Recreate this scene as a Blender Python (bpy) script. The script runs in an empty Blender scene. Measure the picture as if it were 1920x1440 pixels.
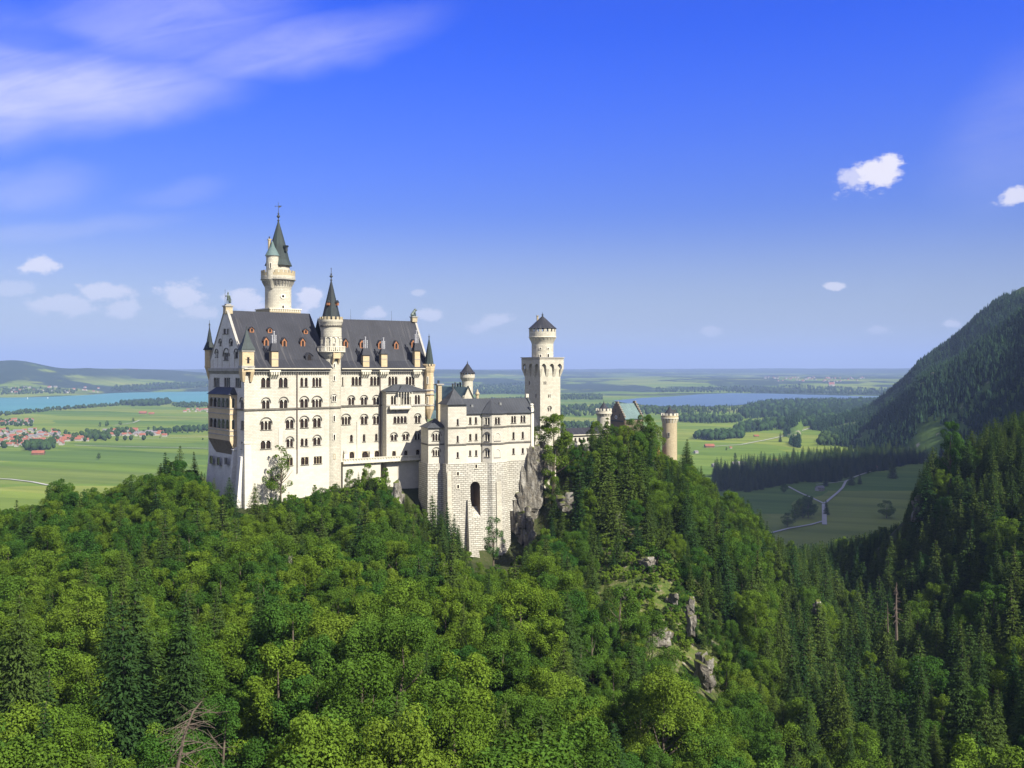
import bpy, math, random
import numpy as np
from mathutils import Vector, noise

S = bpy.context.scene
C = S.collection
R = math.radians
# ------------------------------------------------------------------ camera, sky, sun, exposure
F, H0, CX = 1770.0, 692.0, 960.0          # focal length in photo pixels, horizon row, centre column
cam_d = bpy.data.cameras.new("camera")
cam = bpy.data.objects.new("camera", cam_d)
C.objects.link(cam)
cam.rotation_euler = (R(90), 0, 0)         # level, looking along +Y
cam_d.sensor_width = 36.0
cam_d.lens = 36.0 * F / 1920.0
cam_d.shift_y = -(720.0 - H0) / 1920.0
cam_d.clip_start = 1.0
cam_d.clip_end = 200000.0
S.camera = cam

SUN_AZ, SUN_EL = R(-40), R(42)             # azimuth measured from +X towards +Y
TOSUN = Vector((math.cos(SUN_EL) * math.cos(SUN_AZ), math.cos(SUN_EL) * math.sin(SUN_AZ), math.sin(SUN_EL)))
sun_d = bpy.data.lights.new("sun", 'SUN')
sun_d.energy = 5.0
sun_d.angle = R(0.5)
sun_d.color = (1.0, 0.95, 0.85)
sun = bpy.data.objects.new("sun", sun_d)
C.objects.link(sun)
sun.rotation_euler = TOSUN.to_track_quat('Z', 'Y').to_euler()
sun.location = TOSUN * 500

world = bpy.data.worlds.new("World")
S.world = world
world.use_nodes = True


def build_world():
    nt = world.node_tree
    N, L = nt.nodes, nt.links
    N.clear()
    out = N.new('ShaderNodeOutputWorld')
    bg = N.new('ShaderNodeBackground')
    bg.inputs['Strength'].default_value = 0.06
    L.new(bg.outputs[0], out.inputs[0])
    sky = N.new('ShaderNodeTexSky')
    sky.sky_type = 'NISHITA'
    sky.sun_disc = False
    sky.sun_elevation = SUN_EL
    # blender's sky: rotation 0 puts the sun at +Y, growing clockwise seen from above
    sky.sun_rotation = R(90) - SUN_AZ
    sky.altitude = 900
    sky.air_density = 1.0
    sky.dust_density = 0.1
    sky.ozone_density = 4.0
    hs = N.new('ShaderNodeHueSaturation')
    hs.inputs['Hue'].default_value = 0.539
    hs.inputs['Saturation'].default_value = 1.38
    hs.inputs['Value'].default_value = 1.0
    L.new(sky.outputs[0], hs.inputs['Color'])
    # ---- clouds, by direction
    tc = N.new('ShaderNodeTexCoord')
    sep = N.new('ShaderNodeSeparateXYZ')
    L.new(tc.outputs['Generated'], sep.inputs[0])

    def M(op, a, b=None, c=None, clamp=False):
        n = N.new('ShaderNodeMath')
        n.operation = op
        n.use_clamp = clamp
        for i, v in enumerate((a, b, c)):
            if v is None:
                continue
            if isinstance(v, (int, float)):
                n.inputs[i].default_value = v
            else:
                L.new(v, n.inputs[i])
        return n.outputs[0]

    def MR(v, a, b, c=0.0, d=1.0):
        n = N.new('ShaderNodeMapRange')
        n.interpolation_type = 'SMOOTHSTEP'
        L.new(v, n.inputs[0])
        for i, q in enumerate((a, b, c, d)):
            n.inputs[1 + i].default_value = q
        return n.outputs[0]
    x, y, z = sep.outputs
    # tangent-plane direction: a = X/Y (right of view), e = Z/Y (above the horizon)
    a = M('DIVIDE', x, M('MAXIMUM', y, 0.02))
    e = M('DIVIDE', z, M('MAXIMUM', y, 0.02))
    front = MR(y, 0.05, 0.3)

    def noise_tex(scale_a, scale_e, off, scale, detail=6, rough=0.55, dist=0.0, rot=0.0):
        cb = N.new('ShaderNodeCombineXYZ')
        if rot:
            ca, sa = math.cos(rot), math.sin(rot)
            aa = M('ADD', M('MULTIPLY', a, ca), M('MULTIPLY', e, sa))
            ee = M('SUBTRACT', M('MULTIPLY', e, ca), M('MULTIPLY', a, sa))
        else:
            aa, ee = a, e
        L.new(M('MULTIPLY', aa, scale_a), cb.inputs[0])
        L.new(M('MULTIPLY', ee, scale_e), cb.inputs[1])
        cb.inputs[2].default_value = off
        n = N.new('ShaderNodeTexNoise')
        n.inputs['Scale'].default_value = scale
        n.inputs['Detail'].default_value = detail
        n.inputs['Roughness'].default_value = rough
        n.inputs['Distortion'].default_value = dist
        L.new(cb.outputs[0], n.inputs['Vector'])
        return n.outputs['Fac']

    def A(px):
        return (px - CX) / F

    def E(py):
        return (H0 - py) / F
    # cirrus fields: soft elliptical regions filled with stretched noise
    wob = M('SUBTRACT', noise_tex(1.0, 1.6, 3.1, 4.5, 4, 0.5), 0.5)
    wob2 = M('SUBTRACT', noise_tex(1.0, 1.6, 9.7, 4.5, 4, 0.5), 0.5)

    def blob(px, py, rx, ry, rot=0.0, warp=0.10):
        da = M('ADD', M('SUBTRACT', a, A(px)), M('MULTIPLY', wob, warp))
        de = M('ADD', M('SUBTRACT', e, E(py)), M('MULTIPLY', wob2, warp * 0.8))
        ca, sa = math.cos(rot), math.sin(rot)
        u = M('DIVIDE', M('ADD', M('MULTIPLY', da, ca), M('MULTIPLY', de, sa)), rx / F)
        v = M('DIVIDE', M('SUBTRACT', M('MULTIPLY', de, ca), M('MULTIPLY', da, sa)), ry / F)
        return M('SQRT', M('ADD', M('MULTIPLY', u, u), M('MULTIPLY', v, v)))
    streak = noise_tex(1.2, 6.5, 0.0, 4.2, 9, 0.66, 1.0, 0.22)
    streak2 = noise_tex(1.0, 3.0, 5.0, 8.0, 9, 0.64, 0.8, 0.12)
    tex = M('ADD', M('MULTIPLY', streak, 0.6), M('MULTIPLY', streak2, 0.4))
    dens = None
    for (px, py, rx, ry, rot, w) in ((60, 190, 430, 95, 0.10, 1.0), (-60, 120, 330, 150, 0.0, 0.55), (300, 40, 330, 120, 0.0, 0.5), (540, 95, 330, 62, 0.22, 0.52),
                                     (60, 345, 170, 45, 0.05, 0.34), (110, 425, 280, 26, 0.08, 0.22), (340, 360, 110, 26, 0.1, 0.2), (1890, 230, 120, 190, -0.5, 0.2)):
        r = blob(px, py, rx, ry, rot)
        m = M('MULTIPLY', MR(r, 1.15, 0.25), w)
        dens = m if dens is None else M('MAXIMUM', dens, m)
    cir = M('MULTIPLY', M('MULTIPLY', dens, MR(tex, 0.28, 0.66, 0.48, 1.0)), 0.74)
    # the clear blue wedge that cuts into the cirrus
    gap = MR(blob(60, 68, 130, 34, -0.12, 0.05), 0.4, 1.2)
    cir = M('MULTIPLY', cir, M('ADD', 0.45, M('MULTIPLY', gap, 0.55)))
    # small fair-weather clouds
    puff = noise_tex(1.0, 1.6, 12.0, 34.0, 8, 0.62)
    puff = M('MULTIPLY', M('SUBTRACT', puff, 0.5), 2.4)
    cum = None
    for (px, py, rx, ry, rot, w) in ((1648, 326, 52, 28, 0.42, 1.0), (1612, 338, 42, 24, 0.2, 0.7), (1902, 366, 26, 17, 0.2, 0.85), (1562, 538, 20, 7, 0.1, 0.7), (75, 500, 38, 17, 0.0, 0.8), (115, 572, 56, 22, 0.0, 0.5),
                                     (190, 548, 48, 17, 0.0, 0.6), (232, 582, 28, 18, 0.0, 0.5), (340, 556, 44, 24, 0.0, 0.65), (368, 586, 36, 14, 0.0, 0.5), (458, 568, 38, 22, 0.0, 0.75), (580, 564, 26, 22, 0.0, 0.85),
                                     (20, 540, 40, 14, 0.0, 0.3), (706, 588, 20, 11, 0.0, 0.6), (802, 592, 24, 12, 0.0, 0.6), (782, 548, 14, 7, 0.0, 0.4), (920, 606, 40, 14, 0.25, 0.5), (1328, 622, 20, 8, 0.0, 0.4), (1780, 606, 22, 9, 0.0, 0.6), (1645, 618, 24, 10, 0.0, 0.35)):
        r = blob(px, py, rx * 1.25, ry * 1.25, rot, 0.006)
        m = M('MULTIPLY', MR(M('SUBTRACT', r, M('MULTIPLY', puff, 1.05)), 1.0, 0.52), w)
        cum = m if cum is None else M('MAXIMUM', cum, m)
    cov = M('MULTIPLY', cir, front)
    puffs = M('MULTIPLY', M('MULTIPLY', cum, 0.9, clamp=True), front)
    mix = N.new('ShaderNodeMixRGB')
    # the upper sky is deep and strongly blue, the air near the horizon paler
    L.new(MR(z, 0.0, 0.36, 0.54, 1.86), hs.inputs['Value'])
    L.new(MR(z, 0.0, 0.17, 0.70, 1.42), hs.inputs['Saturation'])
    L.new(cov, mix.inputs[0])
    L.new(hs.outputs[0], mix.inputs[1])
    mix.inputs[2].default_value = (6.2, 6.2, 7.4, 1)
    mix2 = N.new('ShaderNodeMixRGB')
    L.new(puffs, mix2.inputs[0])
    L.new(mix.outputs[0], mix2.inputs[1])
    mix2.inputs[2].default_value = (8.0, 7.6, 7.9, 1)
    # unseen white veil added overhead and behind the viewer to fill the shade
    veil_n = N.new('ShaderNodeTexNoise')
    veil_n.inputs['Scale'].default_value = 3.0
    veil_n.inputs['Detail'].default_value = 6
    L.new(tc.outputs['Generated'], veil_n.inputs['Vector'])
    veil = M('MULTIPLY', M('MAXIMUM', MR(y, 0.35, -0.25), MR(z, 0.5, 0.8)), MR(veil_n.outputs['Fac'], 0.3, 0.6, 0.38, 0.82))
    mix3 = N.new('ShaderNodeMixRGB')
    L.new(veil, mix3.inputs[0])
    L.new(mix2.outputs[0], mix3.inputs[1])
    mix3.inputs[2].default_value = (5.2, 5.35, 5.8, 1)
    L.new(mix3.outputs[0], bg.inputs['Color'])


build_world()

S.render.engine = 'CYCLES'
S.view_settings.view_transform = 'Standard'
S.view_settings.look = 'None'
S.view_settings.exposure = 1.12
S.view_settings.gamma = 1.0
S.cycles.use_denoising = True
try:
    S.cycles.denoiser = 'OPENIMAGEDENOISE'
except Exception:
    pass
S.cycles.max_bounces = 6
S.cycles.diffuse_bounces = 2
S.cycles.glossy_bounces = 2
S.cycles.transmission_bounces = 2
S.cycles.volume_bounces = 0
S.cycles.caustics_reflective = False
S.cycles.caustics_refractive = False
# ------------------------------------------------------------------ helpers
rng = np.random.default_rng(11)
rnd = random.Random(5)


def X_at(px, Y):
    return (px - CX) / F * Y


def Z_at(py, Y):
    return (H0 - py) / F * Y


def pt(px, py, Y):
    return (X_at(px, Y), Y, Z_at(py, Y))


def tag(o, label=None, cat=None, group=None, kind=None):
    if label:
        o["label"] = label
    if cat:
        o["category"] = cat
    if group:
        o["group"] = group
    if kind:
        o["kind"] = kind
    return o


def thing(name, label, cat, loc, group=None):
    o = bpy.data.objects.new(name, None)
    o.empty_display_size = 1.0
    C.objects.link(o)
    o.location = loc
    return tag(o, label, cat, group)


class FR:
    """A vertical working plane: u runs to the right along it, n points out of it, z up."""

    def __init__(s, x, y, deg):
        t = R(deg)
        s.o = (x, y)
        s.deg = deg
        s.u = (math.cos(t), math.sin(t))
        s.n = (math.sin(t), -math.cos(t))

    def P(s, u, n, z):
        return (s.o[0] + u * s.u[0] + n * s.n[0], s.o[1] + u * s.u[1] + n * s.n[1], z)

    def U(s, px, off=0.0):
        m = (px - CX) / F
        ox, oy = s.o[0] + off * s.n[0], s.o[1] + off * s.n[1]
        return (m * oy - ox) / (s.u[0] - m * s.u[1])

    def at(s, px, py, off=0.0):
        u = s.U(px, off)
        y = s.P(u, off, 0)[1]
        return u, (H0 - py) / F * y

    def turned(s, u, n, deg):
        p = s.P(u, n, 0)
        return FR(p[0], p[1], s.deg + deg)


class MB:
    def __init__(s):
        s.v, s.f, s.m, s.uv = [], [], [], []

    def poly(s, pts, m=0, uv=None):
        i = len(s.v)
        s.v.extend(pts)
        s.f.append(tuple(range(i, i + len(pts))))
        s.m.append(m)
        if uv is None:
            a = Vector(pts[1]) - Vector(pts[0])
            b = Vector(pts[2]) - Vector(pts[0])
            n = a.cross(b)
            if n.length < 1e-9 and len(pts) > 3:
                n = b.cross(Vector(pts[3]) - Vector(pts[0]))
            h = math.hypot(n.x, n.y)
            if h < 0.25 * max(n.length, 1e-9):
                uv = [(p[0], p[1]) for p in pts]
            else:
                tx, ty = -n.y / h, n.x / h
                k = 1.0 / max(h / n.length, 0.3)
                uv = [(p[0] * tx + p[1] * ty, p[2] * k) for p in pts]
        s.uv.extend(uv)

    def hexa(s, b, t, m=0, bottom=True, top=True):
        """b, t: four points each, counter-clockwise seen from above."""
        for i in range(4):
            j = (i + 1) % 4
            s.poly([b[i], b[j], t[j], t[i]], m)
        if top:
            s.poly(list(t), m)
        if bottom:
            s.poly([b[3], b[2], b[1], b[0]], m)

    def fbox(s, fr, u0, u1, n0, n1, z0, z1, m=0):
        """box on a frame; n0 < n1 (n1 outermost)"""
        b = [fr.P(u0, n1, z0), fr.P(u1, n1, z0), fr.P(u1, n0, z0), fr.P(u0, n0, z0)]
        t = [fr.P(u0, n1, z1), fr.P(u1, n1, z1), fr.P(u1, n0, z1), fr.P(u0, n0, z1)]
        s.hexa(b, t, m)

    def ftaper(s, fr, lo, hi, z0, z1, m=0):
        """lo, hi = (u0, u1, n0, n1) at z0 and z1"""
        b = [fr.P(lo[0], lo[3], z0), fr.P(lo[1], lo[3], z0), fr.P(lo[1], lo[2], z0), fr.P(lo[0], lo[2], z0)]
        t = [fr.P(hi[0], hi[3], z1), fr.P(hi[1], hi[3], z1), fr.P(hi[1], hi[2], z1), fr.P(hi[0], hi[2], z1)]
        s.hexa(b, t, m)

    def lathe(s, cx, cy, prof, seg=24, m=0, caps=True, rot=0.0, sx=1.0):
        """prof: [(r, z)...] from the bottom up"""
        ring = [(math.cos(rot + 2 * math.pi * k / seg), math.sin(rot + 2 * math.pi * k / seg)) for k in range(seg)]
        for (r0, z0), (r1, z1) in zip(prof[:-1], prof[1:]):
            rr = max(r0, r1)
            dl = math.hypot(r1 - r0, z1 - z0)
            for k in range(seg):
                a, b = ring[k], ring[(k + 1) % seg]
                u0, u1 = 2 * math.pi * k / seg * rr, 2 * math.pi * (k + 1) / seg * rr
                v0, v1 = (z0, z1) if abs(z1 - z0) > 0.3 * dl else (z0, z0 + dl)
                if r1 < 1e-4:
                    s.poly([(cx + a[0] * r0, cy + a[1] * r0, z0), (cx + b[0] * r0, cy + b[1] * r0, z0), (cx, cy, z1)], m, [(u0, v0), (u1, v0), ((u0 + u1) / 2, v1)])
                elif r0 < 1e-4:
                    s.poly([(cx, cy, z0), (cx + b[0] * r1, cy + b[1] * r1, z1), (cx + a[0] * r1, cy + a[1] * r1, z1)], m, [((u0 + u1) / 2, v0), (u1, v1), (u0, v1)])
                else:
                    s.poly([(cx + a[0] * r0, cy + a[1] * r0, z0), (cx + b[0] * r0, cy + b[1] * r0, z0), (cx + b[0] * r1, cy + b[1] * r1, z1), (cx + a[0] * r1, cy + a[1] * r1, z1)], m,
                           [(u0, v0), (u1, v0), (u1, v1), (u0, v1)])
        if caps:
            r, z = prof[-1]
            if r > 1e-4:
                s.poly([(cx + a[0] * r, cy + a[1] * r, z) for a in ring], m)
            r, z = prof[0]
            if r > 1e-4:
                s.poly([(cx + a[0] * r, cy + a[1] * r, z) for a in reversed(ring)], m)

    def ringboxes(s, cx, cy, r0, r1, z0, z1, n, frac=0.5, m=0, rot=0.0, r0top=None, tri=False):
        """n blocks standing in a ring between the radii r0 and r1 (merlons, corbels)"""
        for k in range(n):
            a = rot + 2 * math.pi * k / n
            d = math.pi / n * frac
            q = [(a - d), (a + d)]
            ri, rt = r0, (r0top if r0top is not None else r0)

            def pp(r, t, z):
                return (cx + r * math.cos(t), cy + r * math.sin(t), z)
            ro_b = r1 if not tri else ri + 0.05
            b = [pp(ro_b, q[0], z0), pp(ro_b, q[1], z0), pp(ri, q[1], z0), pp(ri, q[0], z0)]
            t = [pp(r1, q[0], z1), pp(r1, q[1], z1), pp(rt, q[1], z1), pp(rt, q[0], z1)]
            s.hexa(b, t, m)

    def tube(s, pts, rads, seg=6, m=0):
        rings = []
        for i, p in enumerate(pts):
            p = Vector(p)
            d = (Vector(pts[min(i + 1, len(pts) - 1)]) - Vector(pts[max(i - 1, 0)]))
            d = d.normalized() if d.length > 1e-9 else Vector((0, 0, 1))
            a = d.cross(Vector((0.13, 0.97, 0.21))).normalized()
            b = d.cross(a)
            rings.append([tuple(p + (a * math.cos(2 * math.pi * k / seg) + b * math.sin(2 * math.pi * k / seg)) * rads[i]) for k in range(seg)])
        for r0, r1 in zip(rings[:-1], rings[1:]):
            for k in range(seg):
                j = (k + 1) % seg
                s.poly([r0[k], r0[j], r1[j], r1[k]], m)
        s.poly(rings[-1], m)
        s.poly(list(reversed(rings[0])), m)

    def ball(s, c, r, m=0, seg=10, rings=6, sc=(1, 1, 1)):
        prev = None
        for i in range(rings + 1):
            t = math.pi * i / rings
            cur = [(c[0] + r * sc[0] * math.sin(t) * math.cos(2 * math.pi * k / seg), c[1] + r * sc[1] * math.sin(t) * math.sin(2 * math.pi * k / seg), c[2] - r * sc[2] * math.cos(t)) for k in range(seg)]
            if prev:
                for k in range(seg):
                    j = (k + 1) % seg
                    if i == 1:
                        s.poly([prev[k], cur[j], cur[k]], m)
                    elif i == rings:
                        s.poly([prev[k], prev[j], cur[k]], m)
                    else:
                        s.poly([prev[k], prev[j], cur[j], cur[k]], m)
            prev = cur

    def mesh(s, name, mats, origin=(0, 0, 0), smooth=False, weld=False):
        me = bpy.data.meshes.new(name)
        o = origin
        me.from_pydata([(p[0] - o[0], p[1] - o[1], p[2] - o[2]) for p in s.v], [], s.f)
        for mt in mats:
            me.materials.append(mt)
        me.polygons.foreach_set("material_index", s.m)
        ul = me.uv_layers.new(name="uv")
        ul.data.foreach_set("uv", np.array(s.uv, dtype=np.float32).ravel())
        if weld:
            import bmesh
            bm = bmesh.new()
            bm.from_mesh(me)
            bmesh.ops.remove_doubles(bm, verts=bm.verts, dist=0.002)
            bm.to_mesh(me)
            bm.free()
        if smooth:
            me.polygons.foreach_set("use_smooth", [True] * len(me.polygons))
        me.update()
        return me


def root_of(o):
    while o.parent is not None:
        o = o.parent
    return o


def part(mb, name, mats, parent, smooth=False, weld=False, label=None):
    """link the collected faces as ONE mesh object under a thing (or under one of its parts)"""
    if not isinstance(mats, (list, tuple)):
        mats = [mats]
    org = root_of(parent).location if parent is not None else (0, 0, 0)
    o = bpy.data.objects.new(name, mb.mesh(name, mats, org, smooth, weld))
    C.objects.link(o)
    o.parent = parent
    if label:
        o["label"] = label
    return o


def single(mb, name, mats, loc, label=None, cat=None, group=None, kind=None, smooth=False):
    """a thing that is one mesh"""
    if not isinstance(mats, (list, tuple)):
        mats = [mats]
    o = bpy.data.objects.new(name, mb.mesh(name, mats, loc, smooth))
    o.location = loc
    C.objects.link(o)
    return tag(o, label, cat, group, kind)


def npmesh(name, V, faces, mats, smooth=False, midx=None, attrs=None):
    """faces: (n, k) int array"""
    V = np.asarray(V, dtype=np.float32)
    faces = np.asarray(faces, dtype=np.int32)
    me = bpy.data.meshes.new(name)
    n, k = faces.shape
    me.vertices.add(len(V))
    me.vertices.foreach_set("co", V.ravel())
    me.loops.add(n * k)
    me.loops.foreach_set("vertex_index", faces.ravel())
    me.polygons.add(n)
    me.polygons.foreach_set("loop_start", np.arange(0, n * k, k, dtype=np.int32))
    me.polygons.foreach_set("loop_total", np.full(n, k, dtype=np.int32))
    for mt in mats:
        me.materials.append(mt)
    if midx is not None:
        me.polygons.foreach_set("material_index", np.asarray(midx, dtype=np.int32))
    if smooth:
        me.polygons.foreach_set("use_smooth", np.ones(n, dtype=bool))
    for an, (dom, vals) in (attrs or {}).items():
        at = me.attributes.new(an, 'FLOAT', dom)
        at.data.foreach_set("value", np.asarray(vals, dtype=np.float32))
    me.update(calc_edges=True)
    return me


# ------------------------------------------------------------------ materials
class NT:
    def __init__(s, name):
        s.mat = bpy.data.materials.new(name)
        s.mat.use_nodes = True
        s.t = s.mat.node_tree
        s.t.nodes.clear()
        s.out = s.t.nodes.new('ShaderNodeOutputMaterial')

    def n(s, typ, **kw):
        nd = s.t.nodes.new(typ)
        for k, v in kw.items():
            setattr(nd, k, v)
        return nd

    def set(s, nd, **kw):
        for k, v in kw.items():
            s.inp(nd, k.replace('_', ' '), v)
        return nd

    def inp(s, nd, key, v):
        i = nd.inputs[key]
        if hasattr(v, 'links') or isinstance(v, bpy.types.NodeSocket):
            s.t.links.new(v, i)
        else:
            if isinstance(v, tuple) and len(v) == 3 and i.type == 'RGBA':
                v = (*v, 1)
            i.default_value = v

    def math(s, op, a, b=None, clamp=False):
        nd = s.n('ShaderNodeMath', operation=op, use_clamp=clamp)
        s.inp(nd, 0, a)
        if b is not None:
            s.inp(nd, 1, b)
        return nd.outputs[0]

    def mix(s, f, a, b, blend='MIX'):
        nd = s.n('ShaderNodeMixRGB', blend_type=blend)
        s.inp(nd, 0, f)
        s.inp(nd, 1, a)
        s.inp(nd, 2, b)
        return nd.outputs[0]

    def noise(s, vec, scale, detail=4, rough=0.5, dist=0.0):
        nd = s.n('ShaderNodeTexNoise')
        if vec is not None:
            s.inp(nd, 'Vector', vec)
        s.inp(nd, 'Scale', scale)
        s.inp(nd, 'Detail', detail)
        s.inp(nd, 'Roughness', rough)
        s.inp(nd, 'Distortion', dist)
        return nd.outputs['Fac']

    def ramp(s, f, stops):
        nd = s.n('ShaderNodeValToRGB')
        el = nd.color_ramp.elements
        while len(el) < len(stops):
            el.new(0.5)
        for e, (p, c) in zip(el, stops):
            e.position = p
            e.color = (*c, 1) if len(c) == 3 else c
        s.inp(nd, 0, f)
        return nd.outputs[0]

    def step(s, v, a, b):
        nd = s.n('ShaderNodeMapRange')
        s.inp(nd, 0, v)
        nd.inputs[1].default_value = a
        nd.inputs[2].default_value = b
        return nd.outputs[0]

    def mapping(s, vec, scale=(1, 1, 1), loc=(0, 0, 0), rot=(0, 0, 0)):
        nd = s.n('ShaderNodeMapping')
        s.inp(nd, 'Vector', vec)
        nd.inputs['Scale'].default_value = scale
        nd.inputs['Location'].default_value = loc
        nd.inputs['Rotation'].default_value = rot
        return nd.outputs[0]

    def bsdf(s, col, rough=0.8, spec=0.3, metal=0.0, bump=None, bump_d=0.1):
        b = s.n('ShaderNodeBsdfPrincipled')
        s.inp(b, 'Base Color', col)
        s.inp(b, 'Roughness', rough)
        s.inp(b, 'Specular IOR Level', spec)
        s.inp(b, 'Metallic', metal)
        if bump is not None:
            bp = s.n('ShaderNodeBump')
            bp.inputs['Distance'].default_value = bump_d
            bp.inputs['Strength'].default_value = 1.0
            s.inp(bp, 'Height', bump)
            s.t.links.new(bp.outputs[0], b.inputs['Normal'])
        s.t.links.new(b.outputs[0], s.out.inputs['Surface'])
        return b


def ashlar(name, c1, c2, mortar, bw, bh, msize=0.03, stain=0.25, bump_d=0.03, tint=(0.30, 0.275, 0.22), rock=0.0):
    t = NT(name)
    uv = t.n('ShaderNodeUVMap').outputs[0]
    obj = t.n('ShaderNodeTexCoord').outputs['Object']
    warp = t.noise(uv, 0.35, 2)
    br = t.n('ShaderNodeTexBrick')
    t.inp(br, 'Vector', uv)
    t.inp(br, 'Color1', c1)
    t.inp(br, 'Color2', c2)
    t.inp(br, 'Mortar', mortar)
    t.inp(br, 'Scale', 1.0)
    t.inp(br, 'Mortar Size', msize)
    t.inp(br, 'Brick Width', bw)
    t.inp(br, 'Row Height', bh)
    t.inp(br, 'Bias', 0.0)
    n1 = t.noise(obj, 0.09, 5, 0.6)
    n2 = t.noise(t.mapping(obj, (0.55, 0.55, 0.045)), 1.0, 6, 0.66)
    col = t.mix(t.math('MULTIPLY', t.step(n1, 0.4, 0.75), stain), br.outputs[0], tint)
    col = t.mix(t.math('MULTIPLY', t.step(n2, 0.52, 0.8), stain * 0.9), col, tint)
    n3 = t.noise(obj, 2.6, 3, 0.6)
    col = t.mix(0.35, col, t.mix(n3, (0.62, 0.62, 0.62), (1.25, 1.25, 1.25)), 'MULTIPLY')
    h = t.math('MULTIPLY', br.outputs['Fac'], -1.0)
    if rock:
        h = t.math('ADD', h, t.math('MULTIPLY', t.noise(obj, 2.2, 4, 0.65), rock))
    t.bsdf(col, 0.9, 0.15, bump=h, bump_d=bump_d)
    return t.mat


def plain(name, col, rough=0.8, spec=0.25, var=0.25, scale=0.6, metal=0.0, bump=0.0):
    t = NT(name)
    obj = t.n('ShaderNodeTexCoord').outputs['Object']
    n1 = t.noise(obj, scale, 5, 0.6)
    lo = tuple(c * (1 - var) for c in col)
    hi = tuple(min(1, c * (1 + var)) for c in col)
    c = t.mix(t.step(n1, 0.3, 0.7), lo, hi)
    t.bsdf(c, rough, spec, metal, bump=(t.noise(obj, scale * 6, 4) if bump else None), bump_d=bump)
    return t.mat


def roofing(name, col, streak=(0.25, 0.25, 0.26), amount=0.35, seam=1.1, seam_h=0.06, green=None):
    t = NT(name)
    uv = t.n('ShaderNodeUVMap').outputs[0]
    obj = t.n('ShaderNodeTexCoord').outputs['Object']
    st = t.noise(t.mapping(uv, (0.9, 0.035, 1)), 1.0, 6, 0.65)
    big = t.noise(obj, 0.12, 4, 0.6)
    c = t.mix(t.step(big, 0.3, 0.7), tuple(x * 0.8 for x in col), tuple(x * 1.2 for x in col))
    c = t.mix(t.math('MULTIPLY', t.step(st, 0.56, 0.78), amount), c, streak)
    if green:
        g = t.noise(t.mapping(uv, (0.5, 0.05, 1), (7, 3, 0)), 1.0, 4, 0.6)
        c = t.mix(t.math('MULTIPLY', t.step(g, 0.4, 0.7), 0.7), c, green)
    wv = t.n('ShaderNodeTexWave', wave_type='BANDS', bands_direction='X', wave_profile='SAW')
    t.inp(wv, 'Vector', uv)
    t.inp(wv, 'Scale', 0.31416 * 2 / seam / 2)
    s_ = t.step(wv.outputs['Fac'], 0.88, 0.94)
    c = t.mix(t.math('MULTIPLY', s_, 0.45), c, tuple(min(1, x * 2.8) for x in col))
    t.bsdf(c, 0.62, 0.18, bump=s_, bump_d=seam_h)
    return t.mat


M = {}
M['stone'] = ashlar('pale limestone ashlar', (0.575, 0.54, 0.445), (0.475, 0.445, 0.365), (0.32, 0.30, 0.25), 1.15, 0.55, 0.035, 0.5)
M['tower_stone'] = ashlar('tower limestone ashlar', (0.55, 0.515, 0.41), (0.44, 0.41, 0.325), (0.30, 0.28, 0.225), 1.0, 0.6, 0.04, 0.35)
M['smooth'] = ashlar('smooth light limestone', (0.54, 0.51, 0.425), (0.49, 0.46, 0.38), (0.42, 0.395, 0.325), 1.8, 0.9, 0.015, 0.22, 0.01)
M['west'] = ashlar('limestone toned for shaded side', (0.64, 0.62, 0.56), (0.56, 0.54, 0.49), (0.46, 0.445, 0.405), 1.3, 0.6, 0.02, 0.35, 0.02)  # south wall's limestone, its colour shifted paler and greyer for the shaded side
M['rough'] = ashlar('rusticated rubble ashlar', (0.58, 0.55, 0.465), (0.43, 0.405, 0.34), (0.16, 0.155, 0.125), 1.9, 0.8, 0.085, 0.55, 0.2, (0.27, 0.245, 0.19), 1.1)
M['yellow'] = ashlar('yellow sandstone', (0.54, 0.43, 0.265), (0.47, 0.37, 0.225), (0.39, 0.31, 0.195), 1.1, 0.5, 0.02, 0.2, 0.02, (0.35, 0.25, 0.13))
M['buff'] = ashlar('buff sandstone', (0.50, 0.42, 0.27), (0.42, 0.35, 0.22), (0.28, 0.23, 0.15), 0.9, 0.45, 0.04, 0.35, 0.03, (0.24, 0.2, 0.13))
M['brick'] = ashlar('orange red brick', (0.50, 0.22, 0.10), (0.42, 0.18, 0.08), (0.36, 0.25, 0.17), 0.6, 0.25, 0.03, 0.3, 0.02, (0.3, 0.16, 0.1))
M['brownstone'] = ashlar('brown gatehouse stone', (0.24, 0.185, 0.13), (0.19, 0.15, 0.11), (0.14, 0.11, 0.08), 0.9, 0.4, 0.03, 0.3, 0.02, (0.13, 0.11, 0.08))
M['trim'] = plain('pale carved trim', (0.56, 0.52, 0.41), 0.85, 0.2, 0.12, 0.5)
M['greytrim'] = plain('grey stone trim', (0.30, 0.285, 0.25), 0.85, 0.2, 0.2, 0.5)
M['moss_shade'] = plain('damp dark stone moulding', (0.125, 0.115, 0.095), 0.9, 0.1, 0.3, 0.6)  # dark colour holds the moss and the painted shadow line of the mouldings
M['column'] = plain('white window column', (0.64, 0.60, 0.49), 0.7, 0.3, 0.06)
M['glass'] = plain('dark window glass', (0.018, 0.014, 0.012), 0.25, 0.5, 0.3)
M['slate'] = roofing('dark slate grey metal roof', (0.027, 0.028, 0.034), (0.20, 0.19, 0.18), 0.42)
M['slate2'] = roofing('blue grey lead roof', (0.042, 0.045, 0.050), (0.17, 0.17, 0.17), 0.35)
M['copper'] = roofing('green copper roof', (0.032, 0.040, 0.039), (0.085, 0.11, 0.105), 0.4, 0.6, 0.05, (0.040, 0.062, 0.056))
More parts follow.
